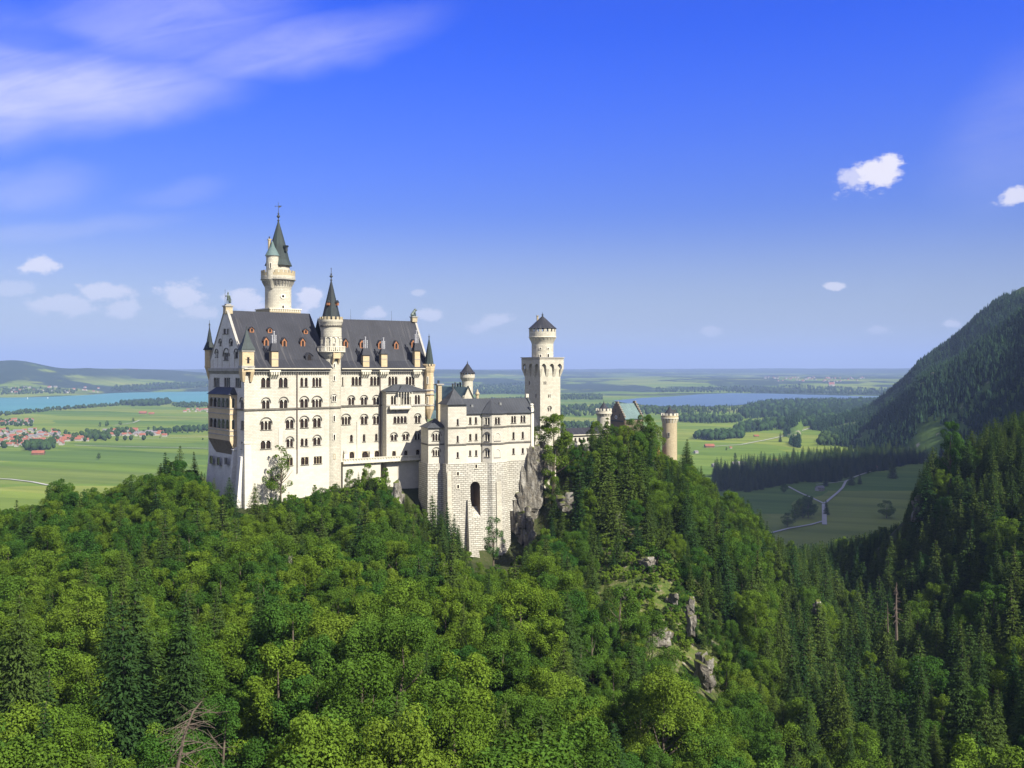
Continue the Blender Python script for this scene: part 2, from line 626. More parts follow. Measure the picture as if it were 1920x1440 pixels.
M['verd'] = roofing('bright verdigris roof', (0.105, 0.155, 0.15), (0.19, 0.235, 0.225), 0.5, 0.6, 0.05, (0.075, 0.115, 0.105))
M['spire'] = roofing('dark spire metal', (0.024, 0.027, 0.029), (0.07, 0.085, 0.08), 0.4, 0.5, 0.05, (0.028, 0.042, 0.04))
M['metal'] = plain('dark wrought metal', (0.045, 0.05, 0.05), 0.5, 0.4, 0.3)
M['bronze'] = plain('green bronze statue', (0.085, 0.11, 0.09), 0.55, 0.5, 0.4, 1.5)
M['pipe'] = plain('light chimney pipe', (0.42, 0.42, 0.43), 0.5, 0.4, 0.15)
M['drain'] = plain('brown drain pipe', (0.10, 0.075, 0.06), 0.6, 0.3, 0.2)
M['wood'] = plain('orange painted dormer wood', (0.27, 0.115, 0.05), 0.6, 0.3, 0.2)
M['redpaint'] = plain('dark brown window frame paint', (0.075, 0.035, 0.022), 0.6, 0.3, 0.2)
M['clock'] = plain('white clock face', (0.75, 0.74, 0.70), 0.6, 0.3, 0.05)
M['bark'] = plain('grey brown bark', (0.11, 0.088, 0.065), 0.9, 0.1, 0.35, 2.0)
M['deadwood'] = plain('bleached dead wood', (0.115, 0.09, 0.068), 0.9, 0.1, 0.3, 2.0)


def rock_material():
    t = NT('grey limestone rock')
    obj = t.n('ShaderNodeTexCoord').outputs['Object']
    geo = t.n('ShaderNodeNewGeometry')
    st = t.noise(t.mapping(obj, (0.5, 0.5, 0.12)), 1.0, 8, 0.7)
    c = t.ramp(st, [(0.30, (0.055, 0.047, 0.037)), (0.5, (0.165, 0.152, 0.125)), (0.72, (0.38, 0.36, 0.31))])
    n2 = t.noise(obj, 0.35, 6, 0.65)
    c = t.mix(t.math('MULTIPLY', t.step(n2, 0.52, 0.66), 0.7), c, (0.12, 0.10, 0.07))
    sp = t.n('ShaderNodeSeparateXYZ')
    t.inp(sp, 0, geo.outputs['Normal'])
    up = t.math('ADD', sp.outputs[2], t.math('MULTIPLY', t.math('SUBTRACT', t.noise(obj, 0.8, 4), 0.5), 0.7))
    moss = t.mix(t.noise(obj, 1.5, 3), (0.05, 0.08, 0.015), (0.14, 0.14, 0.035))
    c = t.mix(t.step(up, 0.55, 0.75), c, moss)
    t.bsdf(c, 0.95, 0.1, bump=t.noise(obj, 1.1, 8, 0.7), bump_d=0.9)
    return t.mat


M['rock'] = rock_material()


def leaf_material(name, dark, light, var=0.5, transl=0.18):
    """per-tree tone from the object's own random number, per-spray tone from the mesh"""
    t = NT(name)
    oi = t.n('ShaderNodeObjectInfo')
    at = t.n('ShaderNodeAttribute', attribute_name='tone')
    c = t.mix(oi.outputs['Random'], dark, light)
    v = t.math('ADD', t.math('MULTIPLY', at.outputs['Fac'], var * 2), 1.0 - var)
    c = t.mix(1.0, c, v, 'MULTIPLY')
    d = t.n('ShaderNodeBsdfDiffuse')
    t.inp(d, 'Color', c)
    tr = t.n('ShaderNodeBsdfTranslucent')
    t.inp(tr, 'Color', t.mix(1.0, c, (1.15, 1.25, 0.55), 'MULTIPLY'))
    mx = t.n('ShaderNodeMixShader')
    mx.inputs[0].default_value = transl
    t.t.links.new(d.outputs[0], mx.inputs[1])
    t.t.links.new(tr.outputs[0], mx.inputs[2])
    t.t.links.new(mx.outputs[0], t.out.inputs['Surface'])
    return t.mat


M['leaf'] = leaf_material('broad leaf green', (0.030, 0.080, 0.014), (0.096, 0.148, 0.015), 0.66)
M['leaf_light'] = leaf_material('bright yellow green leaf', (0.075, 0.134, 0.015), (0.108, 0.158, 0.018))
M['needle'] = leaf_material('spruce needle green', (0.020, 0.046, 0.013), (0.056, 0.082, 0.016), 0.55, 0.12)
M['far_needle'] = leaf_material('distant wood green', (0.014, 0.030, 0.014), (0.024, 0.042, 0.016), 0.4, 0.0)
M['far_leaf'] = leaf_material('distant leafy green', (0.022, 0.046, 0.014), (0.034, 0.058, 0.015), 0.4, 0.0)
M['tile'] = plain('orange roof tile', (0.235, 0.085, 0.05), 0.8, 0.2, 0.3, 0.05)
M['tile_grey'] = plain('grey roof tile', (0.16, 0.15, 0.15), 0.8, 0.2, 0.3, 0.05)
M['housewall'] = plain('white house render', (0.32, 0.30, 0.265), 0.85, 0.2, 0.1, 0.05)
M['timber'] = plain('brown barn timber', (0.14, 0.085, 0.05), 0.85, 0.2, 0.3, 0.05)
M['track'] = plain('pale gravel track', (0.34, 0.33, 0.29), 0.9, 0.1, 0.1, 0.02)
# ------------------------------------------------------------------ the setting: land and water
PLAIN = -200.0


def tps_fit(P):
    P = np.array(P, dtype=float)
    X, z = P[:, :2], P[:, 2]
    sc = np.abs(X).max()
    X = X / sc
    d = np.linalg.norm(X[:, None] - X[None], axis=2)
    K = np.where(d > 0, d * d * np.log(d + 1e-12), 0) + np.eye(len(X)) * 1e-4
    A = np.zeros((len(X) + 3, len(X) + 3))
    A[:len(X), :len(X)] = K
    A[:len(X), -3:] = np.c_[np.ones(len(X)), X]
    A[-3:, :len(X)] = A[:len(X), -3:].T
    w = np.linalg.solve(A, np.r_[z, 0, 0, 0])

    def f(x, y):
        x, y = np.asarray(x, float), np.asarray(y, float)
        sh = x.shape
        q = np.c_[x.ravel(), y.ravel()] / sc
        out = np.empty(len(q))
        for i in range(0, len(q), 20000):
            qq = q[i:i + 20000]
            dd = np.linalg.norm(qq[:, None] - X[None], axis=2)
            out[i:i + 20000] = (np.where(dd > 0, dd * dd * np.log(dd + 1e-12), 0)) @ w[:-3] + w[-3] + qq @ w[-2:]
        return out.reshape(sh)
    return f


def vnoise(x, y, scale, seed=0, octs=4):
    """smooth value noise, vectorised, roughly -1..1"""
    x, y = np.asarray(x, float) / scale, np.asarray(y, float) / scale
    out, amp, tot = 0, 1.0, 0
    for o in range(octs):
        xi, yi = np.floor(x).astype(np.int64), np.floor(y).astype(np.int64)
        fx, fy = x - xi, y - yi
        fx, fy = fx * fx * (3 - 2 * fx), fy * fy * (3 - 2 * fy)

        def h(a, b):
            n = (a * 374761393 + b * 668265263 + (seed + o) * 1442695041) & 0x7fffffff
            n = ((n ^ (n >> 13)) * 1274126177) & 0x7fffffff
            return ((n ^ (n >> 16)) & 0xffff) / 32767.5 - 1
        v = (h(xi, yi) * (1 - fx) + h(xi + 1, yi) * fx) * (1 - fy) + (h(xi, yi + 1) * (1 - fx) + h(xi + 1, yi + 1) * fx) * fy
        out = out + v * amp
        tot += amp
        amp *= 0.5
        x, y = x * 2.03 + 7.1, y * 2.03 + 3.7
    return out / tot


HILL_PTS = [
    # left flank and the long wooded shoulder in front of the castle
    (-120, 40, -58), (0, 40, -58), (60, 40, -62), (140, 40, -55),
    (-90, 80, -62), (-40, 80, -62), (0, 80, -63), (40, 80, -80), (75, 80, -80), (120, 80, -70),
    (-130, 110, -62), (-60, 110, -63), (-20, 110, -64), (15, 110, -70), (40, 110, -86), (70, 110, -84), (110, 110, -70),
    (-160, 150, -64), (-80, 150, -65), (-30, 150, -66), (0, 150, -67), (28, 150, -80), (50, 150, -90), (80, 150, -86), (120, 150, -70),
    (-200, 200, -66), (-108, 200, -66), (-50, 200, -67), (0, 200, -69), (30, 200, -80), (58, 200, -97), (100, 200, -90), (150, 200, -70),
    (-135, 250, -64), (-80, 250, -65), (-30, 250, -67), (0, 250, -76), (40, 250, -75), (60, 250, -90), (90, 250, -102), (130, 250, -90), (180, 250, -68),
    (-240, 300, -66), (-160, 300, -62), (-110, 300, -58), (-60, 300, -62), (-20, 300, -68), (10, 300, -74), (35, 300, -68), (50, 300, -65), (65, 300, -76), (80, 300, -92), (120, 300, -106), (155, 300, -84), (200, 300, -62),
    (-300, 340, -70), (-180, 330, -61), (-150, 340, -56), (-120, 340, -52), (-96, 332, -52), (-75, 345, -50), (-60, 352, -47.5), (-46, 358, -46), (-32, 352, -60), (-15, 350, -72), (0, 350, -74), (12, 352, -72), (30, 350, -62), (55, 350, -58), (75, 350, -74), (100, 350, -96), (140, 350, -112), (175, 350, -86), (220, 350, -55),
    (-180, 365, -72), (-30, 362, -67), (-15, 366, -75), (0, 370, -78), (10, 376, -76), (17, 384, -66), (-140, 375, -58), (-110, 375, -47), (-80, 385, -47), (-50, 390, -46), (-20, 400, -40), (10, 404, -40), (24, 392, -48), (45, 395, -47), (70, 395, -55), (95, 400, -74), (120, 400, -96), (150, 410, -116), (180, 410, -92), (205, 410, -66), (240, 410, -44),
    (-260, 410, -130), (-170, 410, -105), (-120, 420, -60), (-80, 440, -50), (-20, 450, -42), (40, 440, -42), (62, 455, -47), (80, 455, -48), (95, 450, -58), (110, 440, -74), (135, 455, -98), (160, 460, -118), (185, 465, -84), (196, 462, -72), (215, 460, -54), (250, 460, -38), (300, 470, -10),
    (-160, 470, -140), (-80, 490, -95), (0, 500, -90), (70, 510, -88), (130, 510, -118), (165, 520, -126), (200, 520, -104), (240, 520, -66), (290, 530, -40),
    (-300, 520, -200), (-100, 560, -160), (0, 580, -160), (80, 590, -150), (150, 600, -140), (200, 610, -134), (250, 610, -110), (310, 600, -80),
    (-300, 640, -225), (0, 680, -220), (120, 700, -185), (200, 720, -158), (280, 720, -150), (340, 700, -130),
    (-300, 800, -240), (0, 820, -240), (150, 840, -210), (240, 860, -190), (330, 860, -185), (420, 840, -150),
    (-300, 960, -250), (100, 980, -240), (250, 1000, -222), (400, 1000, -208), (480, 980, -180),
]
_hill = tps_fit(HILL_PTS)


def hill_z(x, y):
    return _hill(x, y) + vnoise(x, y, 26.0, 3, 3) * 1.6


def far_rise(x, y):
    """the rolling country that lifts towards the horizon"""
    x, y = np.asarray(x, float), np.asarray(y, float)
    d = np.hypot(x, y)
    a = np.where(y > 1, x / np.maximum(y, 1), 9)
    px = a * F + CX
    s1 = np.clip((d - 8300) / 4000, 0, 1)
    s1 = s1 * s1 * (3 - 2 * s1)
    n = vnoise(x, y, 2600, 21, 4) * 0.5 + 0.5
    n2 = vnoise(x, y, 900, 22, 3) * 0.5 + 0.5
    rise = s1 * (20 + 90 * n + 25 * n2)
    # higher wooded ridges beyond the left lake
    left = np.exp(-((px - 20) / 120.0) ** 2) * np.exp(-((d - 10500) / 1500.0) ** 2) * 250
    left = left + np.exp(-((px - 260) / 170.0) ** 2) * np.exp(-((d - 12500) / 1800.0) ** 2) * 110
    left = left + np.exp(-((px - 170) / 50.0) ** 2) * np.exp(-((d - 11500) / 1200.0) ** 2) * 70
    mid = np.exp(-((px - 800) / 200.0) ** 2) * np.exp(-((d - 16000) / 2500.0) ** 2) * 90
    far = np.clip((d - 15000) / 9000, 0, 1) * (60 + 70 * (vnoise(x, y, 5200, 30, 3) * 0.5 + 0.5))
    right = np.clip((px - 1500) / 400, 0, 1) * np.clip((d - 13000) / 9000, 0, 1) * 60
    return rise + left + mid + far + right


def ground_z(x, y):
    d = np.hypot(np.asarray(x, float), np.asarray(y, float))
    roll = vnoise(x, y, 420, 9, 3) * 1.5 * np.clip((d - 900) / 900, 0, 1) * np.clip((9000 - d) / 2000, 0, 1)
    return PLAIN + roll + far_rise(x, y)


MT_PTS = [
    (420, 900, -230), (520, 1200, -235), (600, 1600, -240), (650, 2000, -240), (640, 2500, -240), (700, 3000, -240), (900, 3400, -240), (1300, 3800, -240), (400, 500, -230),
    (560, 800, -120), (700, 1000, -60), (720, 1300, -130), (760, 1600, -175), (720, 2000, -205), (730, 2300, -200), (790, 2700, -205), (900, 3000, -190),
    (820, 2050, -180), (800, 2300, -182), (870, 2150, -118), (885, 2250, -105), (912, 2250, -72), (950, 2250, -42), (1000, 2250, 4), (1060, 2250, 52), (1120, 2250, 98), (1190, 2250, 150), (1300, 2250, 225), (1500, 2250, 320),
    (900, 1900, -120), (1000, 1900, -40), (1150, 1900, 90), (1350, 1900, 250),
    (860, 2600, -160), (1000, 2600, -60), (1200, 2650, 60), (1400, 2700, 160),
    (900, 1300, 80), (1000, 950, 520), (1250, 900, 900), (1200, 1400, 330), (1500, 1000, 940), (1500, 1600, 420), (900, 700, 420), (700, 600, 60), (900, 300, 520), (700, 200, 300), (520, 400, -20), (500, 150, 60), (1300, 300, 820), (1500, 300, 900),
    (400, 250, -40), (1600, 3000, 320), (1600, 2200, 360), (1700, 1200, 960),
]
_mt = tps_fit(MT_PTS)


def mt_raw(x, y):
    x, y = np.asarray(x, float), np.asarray(y, float)
    z = np.minimum(_mt(x, y), 930.0)
    k = np.clip((z + 190) / 150, 0, 1)
    return z + k * (vnoise(x, y, 240, 41, 4) * 20 + vnoise(x, y, 60, 45, 3) * 6)


# settle the spur so that its crest runs where it is seen to run (trees add about 16 m)
CREST = [(1500, 824), (1530, 806), (1580, 792), (1640, 770), (1670, 747), (1700, 720), (1720, 692), (1750, 667), (1790, 640), (1830, 602), (1880, 557), (1920, 525), (2000, 455), (2200, 300)]
_cx, _cd = [], []
for _px, _py in CREST:
    _ys = np.linspace(1900, 3000, 160)
    _s = (mt_raw((_px - CX) / F * _ys, _ys) + 15.0) / _ys
    _cx.append(_px)
    _cd.append(max(_s.max() - (H0 - _py) / F, -0.02))


def mt_z(x, y):
    x, y = np.asarray(x, float), np.asarray(y, float)
    px = x / np.maximum(y, 1) * F + CX
    d = np.interp(px, _cx, _cd, left=0.0, right=0.0) * np.clip((px - 1440) / 60, 0, 1) * np.clip((2300 - px) / 300, 0, 1) * np.clip((y - 1300) / 500, 0, 1)
    return mt_raw(x, y) - d * y


def grid_mesh(name, xs, ys, zf, mats, smooth=True, attrs=None):
    X, Y = np.meshgrid(xs, ys)
    Z = zf(X, Y)
    V = np.stack([X, Y, Z], -1).reshape(-1, 3)
    nx, ny = len(xs), len(ys)
    i = np.arange(nx * ny).reshape(ny, nx)
    Fq = np.stack([i[:-1, :-1], i[:-1, 1:], i[1:, 1:], i[1:, :-1]], -1).reshape(-1, 4)
    return npmesh(name, V, Fq, mats, smooth, attrs=attrs)


def link(name, me, label=None, cat=None, group=None, kind=None, loc=(0, 0, 0), parent=None):
    o = bpy.data.objects.new(name, me)
    C.objects.link(o)
    o.location = loc
    o.parent = parent
    return tag(o, label, cat, group, kind)


def plain_material():
    t = NT('meadow and farmland')
    obj = t.n('ShaderNodeTexCoord').outputs['Object']
    sep = t.n('ShaderNodeSeparateXYZ')
    t.inp(sep, 0, obj)
    rx = t.mapping(obj, (1, 1, 0), rot=(0, 0, 0.35))
    wv = t.noise(obj, 0.0016, 3)
    cmb = t.n('ShaderNodeVectorMath', operation='ADD')
    t.inp(cmb, 0, t.mapping(rx, (0.0016, 0.0046, 0)))
    cw = t.n('ShaderNodeCombineXYZ')
    t.inp(cw, 0, wv)
    t.inp(cw, 1, t.noise(obj, 0.0013, 3))
    t.inp(cmb, 1, cw.outputs[0])
    vo = t.n('ShaderNodeTexVoronoi', feature='F1')
    t.inp(vo, 'Vector', cmb.outputs[0])
    t.inp(vo, 'Scale', 1.0)
    sc = t.n('ShaderNodeSeparateXYZ')
    t.inp(sc, 0, vo.outputs['Color'])
    fld = t.ramp(sc.outputs[0], [(0.0, (0.070, 0.125, 0.018)), (0.35, (0.100, 0.152, 0.022)), (0.6, (0.132, 0.172, 0.026)), (0.82, (0.155, 0.180, 0.036)), (1.0, (0.066, 0.118, 0.022))])
    # mowing bands and long swathes
    bands = t.noise(t.mapping(rx, (0.0010, 0.016, 0)), 1.0, 5, 0.6)
    fld = t.mix(0.85, fld, t.mix(t.step(bands, 0.3, 0.7), (0.6, 0.68, 0.6), (1.4, 1.3, 1.3)), 'MULTIPLY')
    fine = t.noise(obj, 0.03, 5, 0.7)
    fld = t.mix(0.4, fld, t.mix(fine, (0.7, 0.7, 0.7), (1.3, 1.3, 1.3)), 'MULTIPLY')
    # woods in the far rolling country
    dist = t.n('ShaderNodeVectorMath', operation='LENGTH')
    t.inp(dist, 0, obj)
    d = dist.outputs['Value']
    wn = t.noise(t.mapping(obj, (0.00095, 0.00060, 0)), 1.0, 9, 0.62)
    wood = t.step(wn, 0.475, 0.505)
    wood = t.math('MULTIPLY', wood, t.step(d, 6800, 7600))
    hz = t.step(sep.outputs[2], -130, -60)
    hz = t.math('MULTIPLY', hz, t.step(t.noise(t.mapping(obj, (0.0030, 0.0014, 0)), 1.0, 8, 0.62), 0.37, 0.44))
    wood = t.math('MAXIMUM', wood, t.math('MULTIPLY', hz, t.step(d, 8000, 9000)))
    dark = t.mix(t.noise(obj, 0.006, 4), (0.014, 0.030, 0.018), (0.032, 0.052, 0.026))
    c = t.mix(wood, fld, dark)
    t.bsdf(c, 0.95, 0.05)
    return t.mat


def forest_floor_material():
    t = NT('forest floor and rough grass')
    obj = t.n('ShaderNodeTexCoord').outputs['Object']
    geo = t.n('ShaderNodeNewGeometry')
    g = t.n('ShaderNodeAttribute', attribute_name='grass').outputs['Fac']
    n1 = t.noise(obj, 0.25, 7, 0.7)
    n2 = t.noise(obj, 1.6, 4, 0.6)
    soil = t.mix(n1, (0.018, 0.026, 0.010), (0.055, 0.060, 0.024))
    gr = t.ramp(n1, [(0.36, (0.030, 0.052, 0.012)), (0.47, (0.075, 0.105, 0.022)), (0.56, (0.105, 0.105, 0.038)), (0.66, (0.24, 0.22, 0.17))])
    gr = t.mix(0.5, gr, t.mix(n2, (0.55, 0.55, 0.55), (1.45, 1.45, 1.45)), 'MULTIPLY')
    c = t.mix(g, soil, gr)
    sp = t.n('ShaderNodeSeparateXYZ')
    t.inp(sp, 0, geo.outputs['Normal'])
    st = t.noise(t.mapping(obj, (0.4, 0.4, 0.1)), 1.0, 7, 0.7)
    rock = t.ramp(st, [(0.3, (0.09, 0.082, 0.065)), (0.55, (0.25, 0.23, 0.19)), (0.75, (0.42, 0.39, 0.33))])
    steep = t.math('ADD', sp.outputs[2], t.math('MULTIPLY', t.math('SUBTRACT', n1, 0.5), 0.6))
    c = t.mix(t.step(steep, 0.56, 0.44), c, rock)
    t.bsdf(c, 0.95, 0.05, bump=t.math('ADD', n1, t.math('MULTIPLY', n2, 0.3)), bump_d=0.9)
    return t.mat


def mountain_material():
    t = NT('mountain turf and scree')
    obj = t.n('ShaderNodeTexCoord').outputs['Object']
    n1 = t.noise(obj, 0.012, 8, 0.7)
    n2 = t.noise(t.mapping(obj, (0.02, 0.02, 0.02), (50, 20, 5)), 1.0, 8, 0.7)
    c = t.mix(n1, (0.030, 0.060, 0.016), (0.105, 0.160, 0.030))
    c = t.mix(t.step(n2, 0.58, 0.64), c, (0.23, 0.21, 0.16))
    t.bsdf(c, 0.95, 0.05, bump=n1, bump_d=5.0)
    return t.mat


def water_material(name, col, col2):
    t = NT(name)
    obj = t.n('ShaderNodeTexCoord').outputs['Object']
    n1 = t.noise(t.mapping(obj, (0.0007, 0.002, 0)), 1.0, 5, 0.6)
    c = t.mix(t.step(n1, 0.3, 0.7), col, col2)
    b = t.bsdf(c, 0.35, 0.18, bump=t.noise(t.mapping(obj, (0.02, 0.05, 0)), 1.0, 4), bump_d=0.6)
    return t.mat


M['meadow'] = plain_material()
M['floor'] = forest_floor_material()
M['mountain'] = mountain_material()


def polar_ground():
    px = np.concatenate([[-3000, -1500, -700], np.linspace(-250, 2170, 260), [2600, 3400, 5000]])
    ang = np.arctan((px - CX) / F)
    rad = np.concatenate([[250, 420, 600], np.geomspace(800, 62000, 230)])
    A, Rr = np.meshgrid(ang, rad)
    X, Y = Rr * np.sin(A), Rr * np.cos(A)
    Z = ground_z(X, Y)
    V = np.stack([X, Y, Z], -1).reshape(-1, 3)
    i = np.arange(A.size).reshape(A.shape)
    Fq = np.stack([i[:-1, :-1], i[:-1, 1:], i[1:, 1:], i[1:, :-1]], -1).reshape(-1, 4)
    return npmesh("ground", V, Fq, [M['meadow']], True)


link("ground", polar_ground(), kind="structure")

hx = np.arange(-320, 351, 4.0)
hy = np.arange(24, 1001, 4.0)
HX, HY = np.meshgrid(hx, hy)


def grass_amount(x, y):
    """open rough grass on the crag below the gatehouse and in small clearings"""
    px, d = x / y * F + CX, y
    g = np.exp(-(((x - 43) / 21.0) ** 2 + ((y - 288) / 52.0) ** 2)) * 1.5
    g = g + np.exp(-(((x + 58) / 22.0) ** 2 + ((y - 344) / 12.0) ** 2))
    g = g + np.exp(-(((x - 14) / 8.0) ** 2 + ((y - 396) / 10.0) ** 2)) * 0.6
    return np.clip(g + vnoise(x, y, 18, 5, 3) * 0.35, 0, 1)


link("castle_hill", grid_mesh("castle_hill", hx, hy, hill_z, [M['floor']], attrs={'grass': ('POINT', grass_amount(HX, HY).ravel())}), kind="structure")
link("mountain", grid_mesh("mountain", np.arange(400, 1601, 16.0), np.arange(150, 3501, 16.0), mt_z, [M['mountain']]), kind="structure")


def plane_pt(px, py, z=PLAIN):
    Y = -z * F / (py - H0)
    return ((px - CX) / F * Y, Y)


def flat_sheet(name, pix, z, mat, kind="structure"):
    mb = MB()
    p = [(*plane_pt(a, b), z) for a, b in pix]
    mb.poly(p, 0)
    o = single(mb, name, mat, (0, 0, 0), kind=kind)
    return o


WATER_L = [(-400, 800), (-60, 783), (0, 776.5), (50, 771), (95, 767), (140, 763.5), (200, 759.5), (235, 757), (262, 754), (310, 752.5), (345, 756), (400, 757.5), (520, 752), (640, 742), (640, 730), (520, 729.5), (400, 730.8), (330, 733),
           (280, 735), (215, 736.2), (150, 739.5), (90, 741), (20, 743), (-80, 745), (-400, 750)]
flat_sheet("lake_water", WATER_L, PLAIN + 3.0, water_material('turquoise lake water', (0.040, 0.165, 0.125), (0.060, 0.205, 0.155)))
WATER_R = [(1150, 752), (1175, 757), (1230, 762.5), (1290, 763), (1350, 763), (1390, 760), (1440, 754), (1510, 750.5), (1600, 748), (1690, 746.5), (1690, 744), (1600, 743), (1520, 740.8), (1440, 738.5), (1370, 737.8), (1310, 740), (1260, 744), (1200, 747)]
flat_sheet("water", WATER_R, PLAIN + 3.0, water_material('slate blue lake water', (0.055, 0.10, 0.13), (0.07, 0.12, 0.155)))


def ribbon(name, pix, w, mat, zf=ground_z, lift=1.2, kind="structure"):
    """a path or road: pixel way-points thrown onto the plain, kept as a strip of real width"""
    P = np.array([plane_pt(a, b) for a, b in pix])
    # resample
    out = [P[0]]
    for a, b in zip(P[:-1], P[1:]):
        k = max(2, int(np.linalg.norm(b - a) / 25))
        for i in range(1, k + 1):
            out.append(a + (b - a) * i / k)
    P = np.array(out)
    T = np.gradient(P, axis=0)
    T /= np.linalg.norm(T, axis=1)[:, None] + 1e-9
    Nn = np.stack([-T[:, 1], T[:, 0]], 1)
    mb = MB()
    L_, R_ = P + Nn * w / 2, P - Nn * w / 2
    zl, zr = zf(L_[:, 0], L_[:, 1]) + lift, zf(R_[:, 0], R_[:, 1]) + lift
    for i in range(len(P) - 1):
        mb.poly([(*R_[i], zr[i]), (*R_[i + 1], zr[i + 1]), (*L_[i + 1], zl[i + 1]), (*L_[i], zl[i])], 0)
    return single(mb, name, mat, (0, 0, 0), kind=kind)


ribbon("path", [(1546, 985), (1545, 946)], 6, M['track'])
ribbon("path", [(1545, 945), (1500, 925), (1478, 913)], 4, M['track'])
ribbon("path", [(1546, 945), (1570, 925), (1580, 915), (1586, 903), (1602, 895), (1640, 882), (1665, 876)], 4, M['track'])
ribbon("path", [(1586, 903), (1560, 906), (1530, 909)], 3, M['track'])
ribbon("path", [(1440, 1002), (1480, 992), (1520, 985), (1545, 978)], 4, M['track'])
ribbon("path", [(-40, 897), (20, 900), (60, 905), (90, 911)], 6, M['track'])
ribbon("path", [(140, 836), (240, 838), (330, 840), (420, 842)], 5, M['track'])
ribbon("path", [(225, 823), (300, 822), (390, 819)], 6, M['track'])
ribbon("path", [(215, 798), (250, 793), (262, 788)], 5, M['track'])
ribbon("path", [(1330, 838), (1390, 834), (1440, 824), (1480, 815), (1525, 801)], 6, M['track'])
ribbon("path", [(1290, 770), (1350, 770.5), (1400, 769.5)], 10, M['track'])
# ------------------------------------------------------------------ castle building blocks
def wall(mb, fr, u0, u1, z0, z1, holes=(), off=0.0, depth=0.55, m=0):
    """a wall face with real rectangular openings and their reveals"""
    hs = []
    for (a, b, c, d) in holes:
        a, b, c, d = max(a, u0), min(b, u1), max(c, z0), min(d, z1)
        if b - a > 0.02 and d - c > 0.02:
            hs.append((a, b, c, d))
    us = sorted({round(u, 4) for u in [u0, u1] + [q for h in hs for q in h[:2]]})
    zs = sorted({round(z, 4) for z in [z0, z1] + [q for h in hs for q in h[2:]]})
    for i in range(len(zs) - 1):
        zc = (zs[i] + zs[i + 1]) / 2
        row = [h for h in hs if h[2] < zc < h[3]]
        # merge runs of solid cells in the row
        start = us[0]
        for j in range(len(us) - 1):
            uc = (us[j] + us[j + 1]) / 2
            if any(h[0] < uc < h[1] for h in row):
                if us[j] > start + 1e-6:
                    mb.poly([fr.P(start, off, zs[i]), fr.P(us[j], off, zs[i]), fr.P(us[j], off, zs[i + 1]), fr.P(start, off, zs[i + 1])], m)
                start = us[j + 1]
        if us[-1] > start + 1e-6:
            mb.poly([fr.P(start, off, zs[i]), fr.P(us[-1], off, zs[i]), fr.P(us[-1], off, zs[i + 1]), fr.P(start, off, zs[i + 1])], m)
    for (a, b, c, d) in hs:
        o, k = off, off - depth
        mb.poly([fr.P(a, o, c), fr.P(a, k, c), fr.P(a, k, d), fr.P(a, o, d)], m)
        mb.poly([fr.P(b, k, c), fr.P(b, o, c), fr.P(b, o, d), fr.P(b, k, d)], m)
        mb.poly([fr.P(a, o, d), fr.P(a, k, d), fr.P(b, k, d), fr.P(b, o, d)], m)
        mb.poly([fr.P(a, k, c), fr.P(a, o, c), fr.P(b, o, c), fr.P(b, k, c)], m)


def arch_plate(mb, fr, u0, u1, z0, z1, n, off, thick=0.22, pier=0.2, seg=8, m=0, col_m=None, pointed=False):
    """stone plate that fills an opening, itself pierced by n round-arched lights; slim shafts stand between the lights"""
    W = (u1 - u0)
    edge = 0.10
    w = (W - 2 * edge - (n - 1) * pier) / n
    r = w / 2
    zs = z1 - 0.08 - r * (1.25 if pointed else 1.0)
    zs = max(zs, z0 + 0.25 * (z1 - z0))
    f, k = off, off - thick

    def quad(a, b, c, d):
        mb.poly([a, b, c, d], m)
    x = u0
    for i in range(n):
        a = u0 + edge + i * (w + pier)
        b = a + w
        quad(fr.P(x, f, z0), fr.P(a, f, z0), fr.P(a, f, z1), fr.P(x, f, z1))
        c = (a + b) / 2
        arc = []
        for q in range(seg + 1):
            t = math.pi * (1 - q / seg)
            zz = r * math.sin(t)
            if pointed:
                zz *= 1.25
            arc.append((c + r * math.cos(t), zs + zz))
        for (ua, za), (ub, zb) in zip(arc[:-1], arc[1:]):
            quad(fr.P(ua, f, za), fr.P(ub, f, zb), fr.P(ub, f, z1), fr.P(ua, f, z1))
            quad(fr.P(ua, f, za), fr.P(ua, k, za), fr.P(ub, k, zb), fr.P(ub, f, zb))
        quad(fr.P(a, f, z0), fr.P(a, k, z0), fr.P(a, k, zs), fr.P(a, f, zs))
        quad(fr.P(b, k, z0), fr.P(b, f, z0), fr.P(b, f, zs), fr.P(b, k, zs))
        x = b
    quad(fr.P(x, f, z0), fr.P(u1, f, z0), fr.P(u1, f, z1), fr.P(x, f, z1))
    if col_m is not None and n > 1:
        for i in range(1, n):
            c = u0 + edge + i * (w + pier) - pier / 2
            p = fr.P(c, off + 0.02, 0)
            mb.lathe(p[0], p[1], [(pier * 0.95, z0), (pier * 0.95, z0 + 0.12), (pier * 0.55, z0 + 0.2), (pier * 0.5, zs - 0.3), (pier * 1.0, zs - 0.05), (pier * 1.0, zs + 0.05)], 8, col_m)
            mb.fbox(fr, c - pier * 1.1, c + pier * 1.1, off - 0.02, off + 0.14, zs - 0.04, zs + 0.06, col_m)


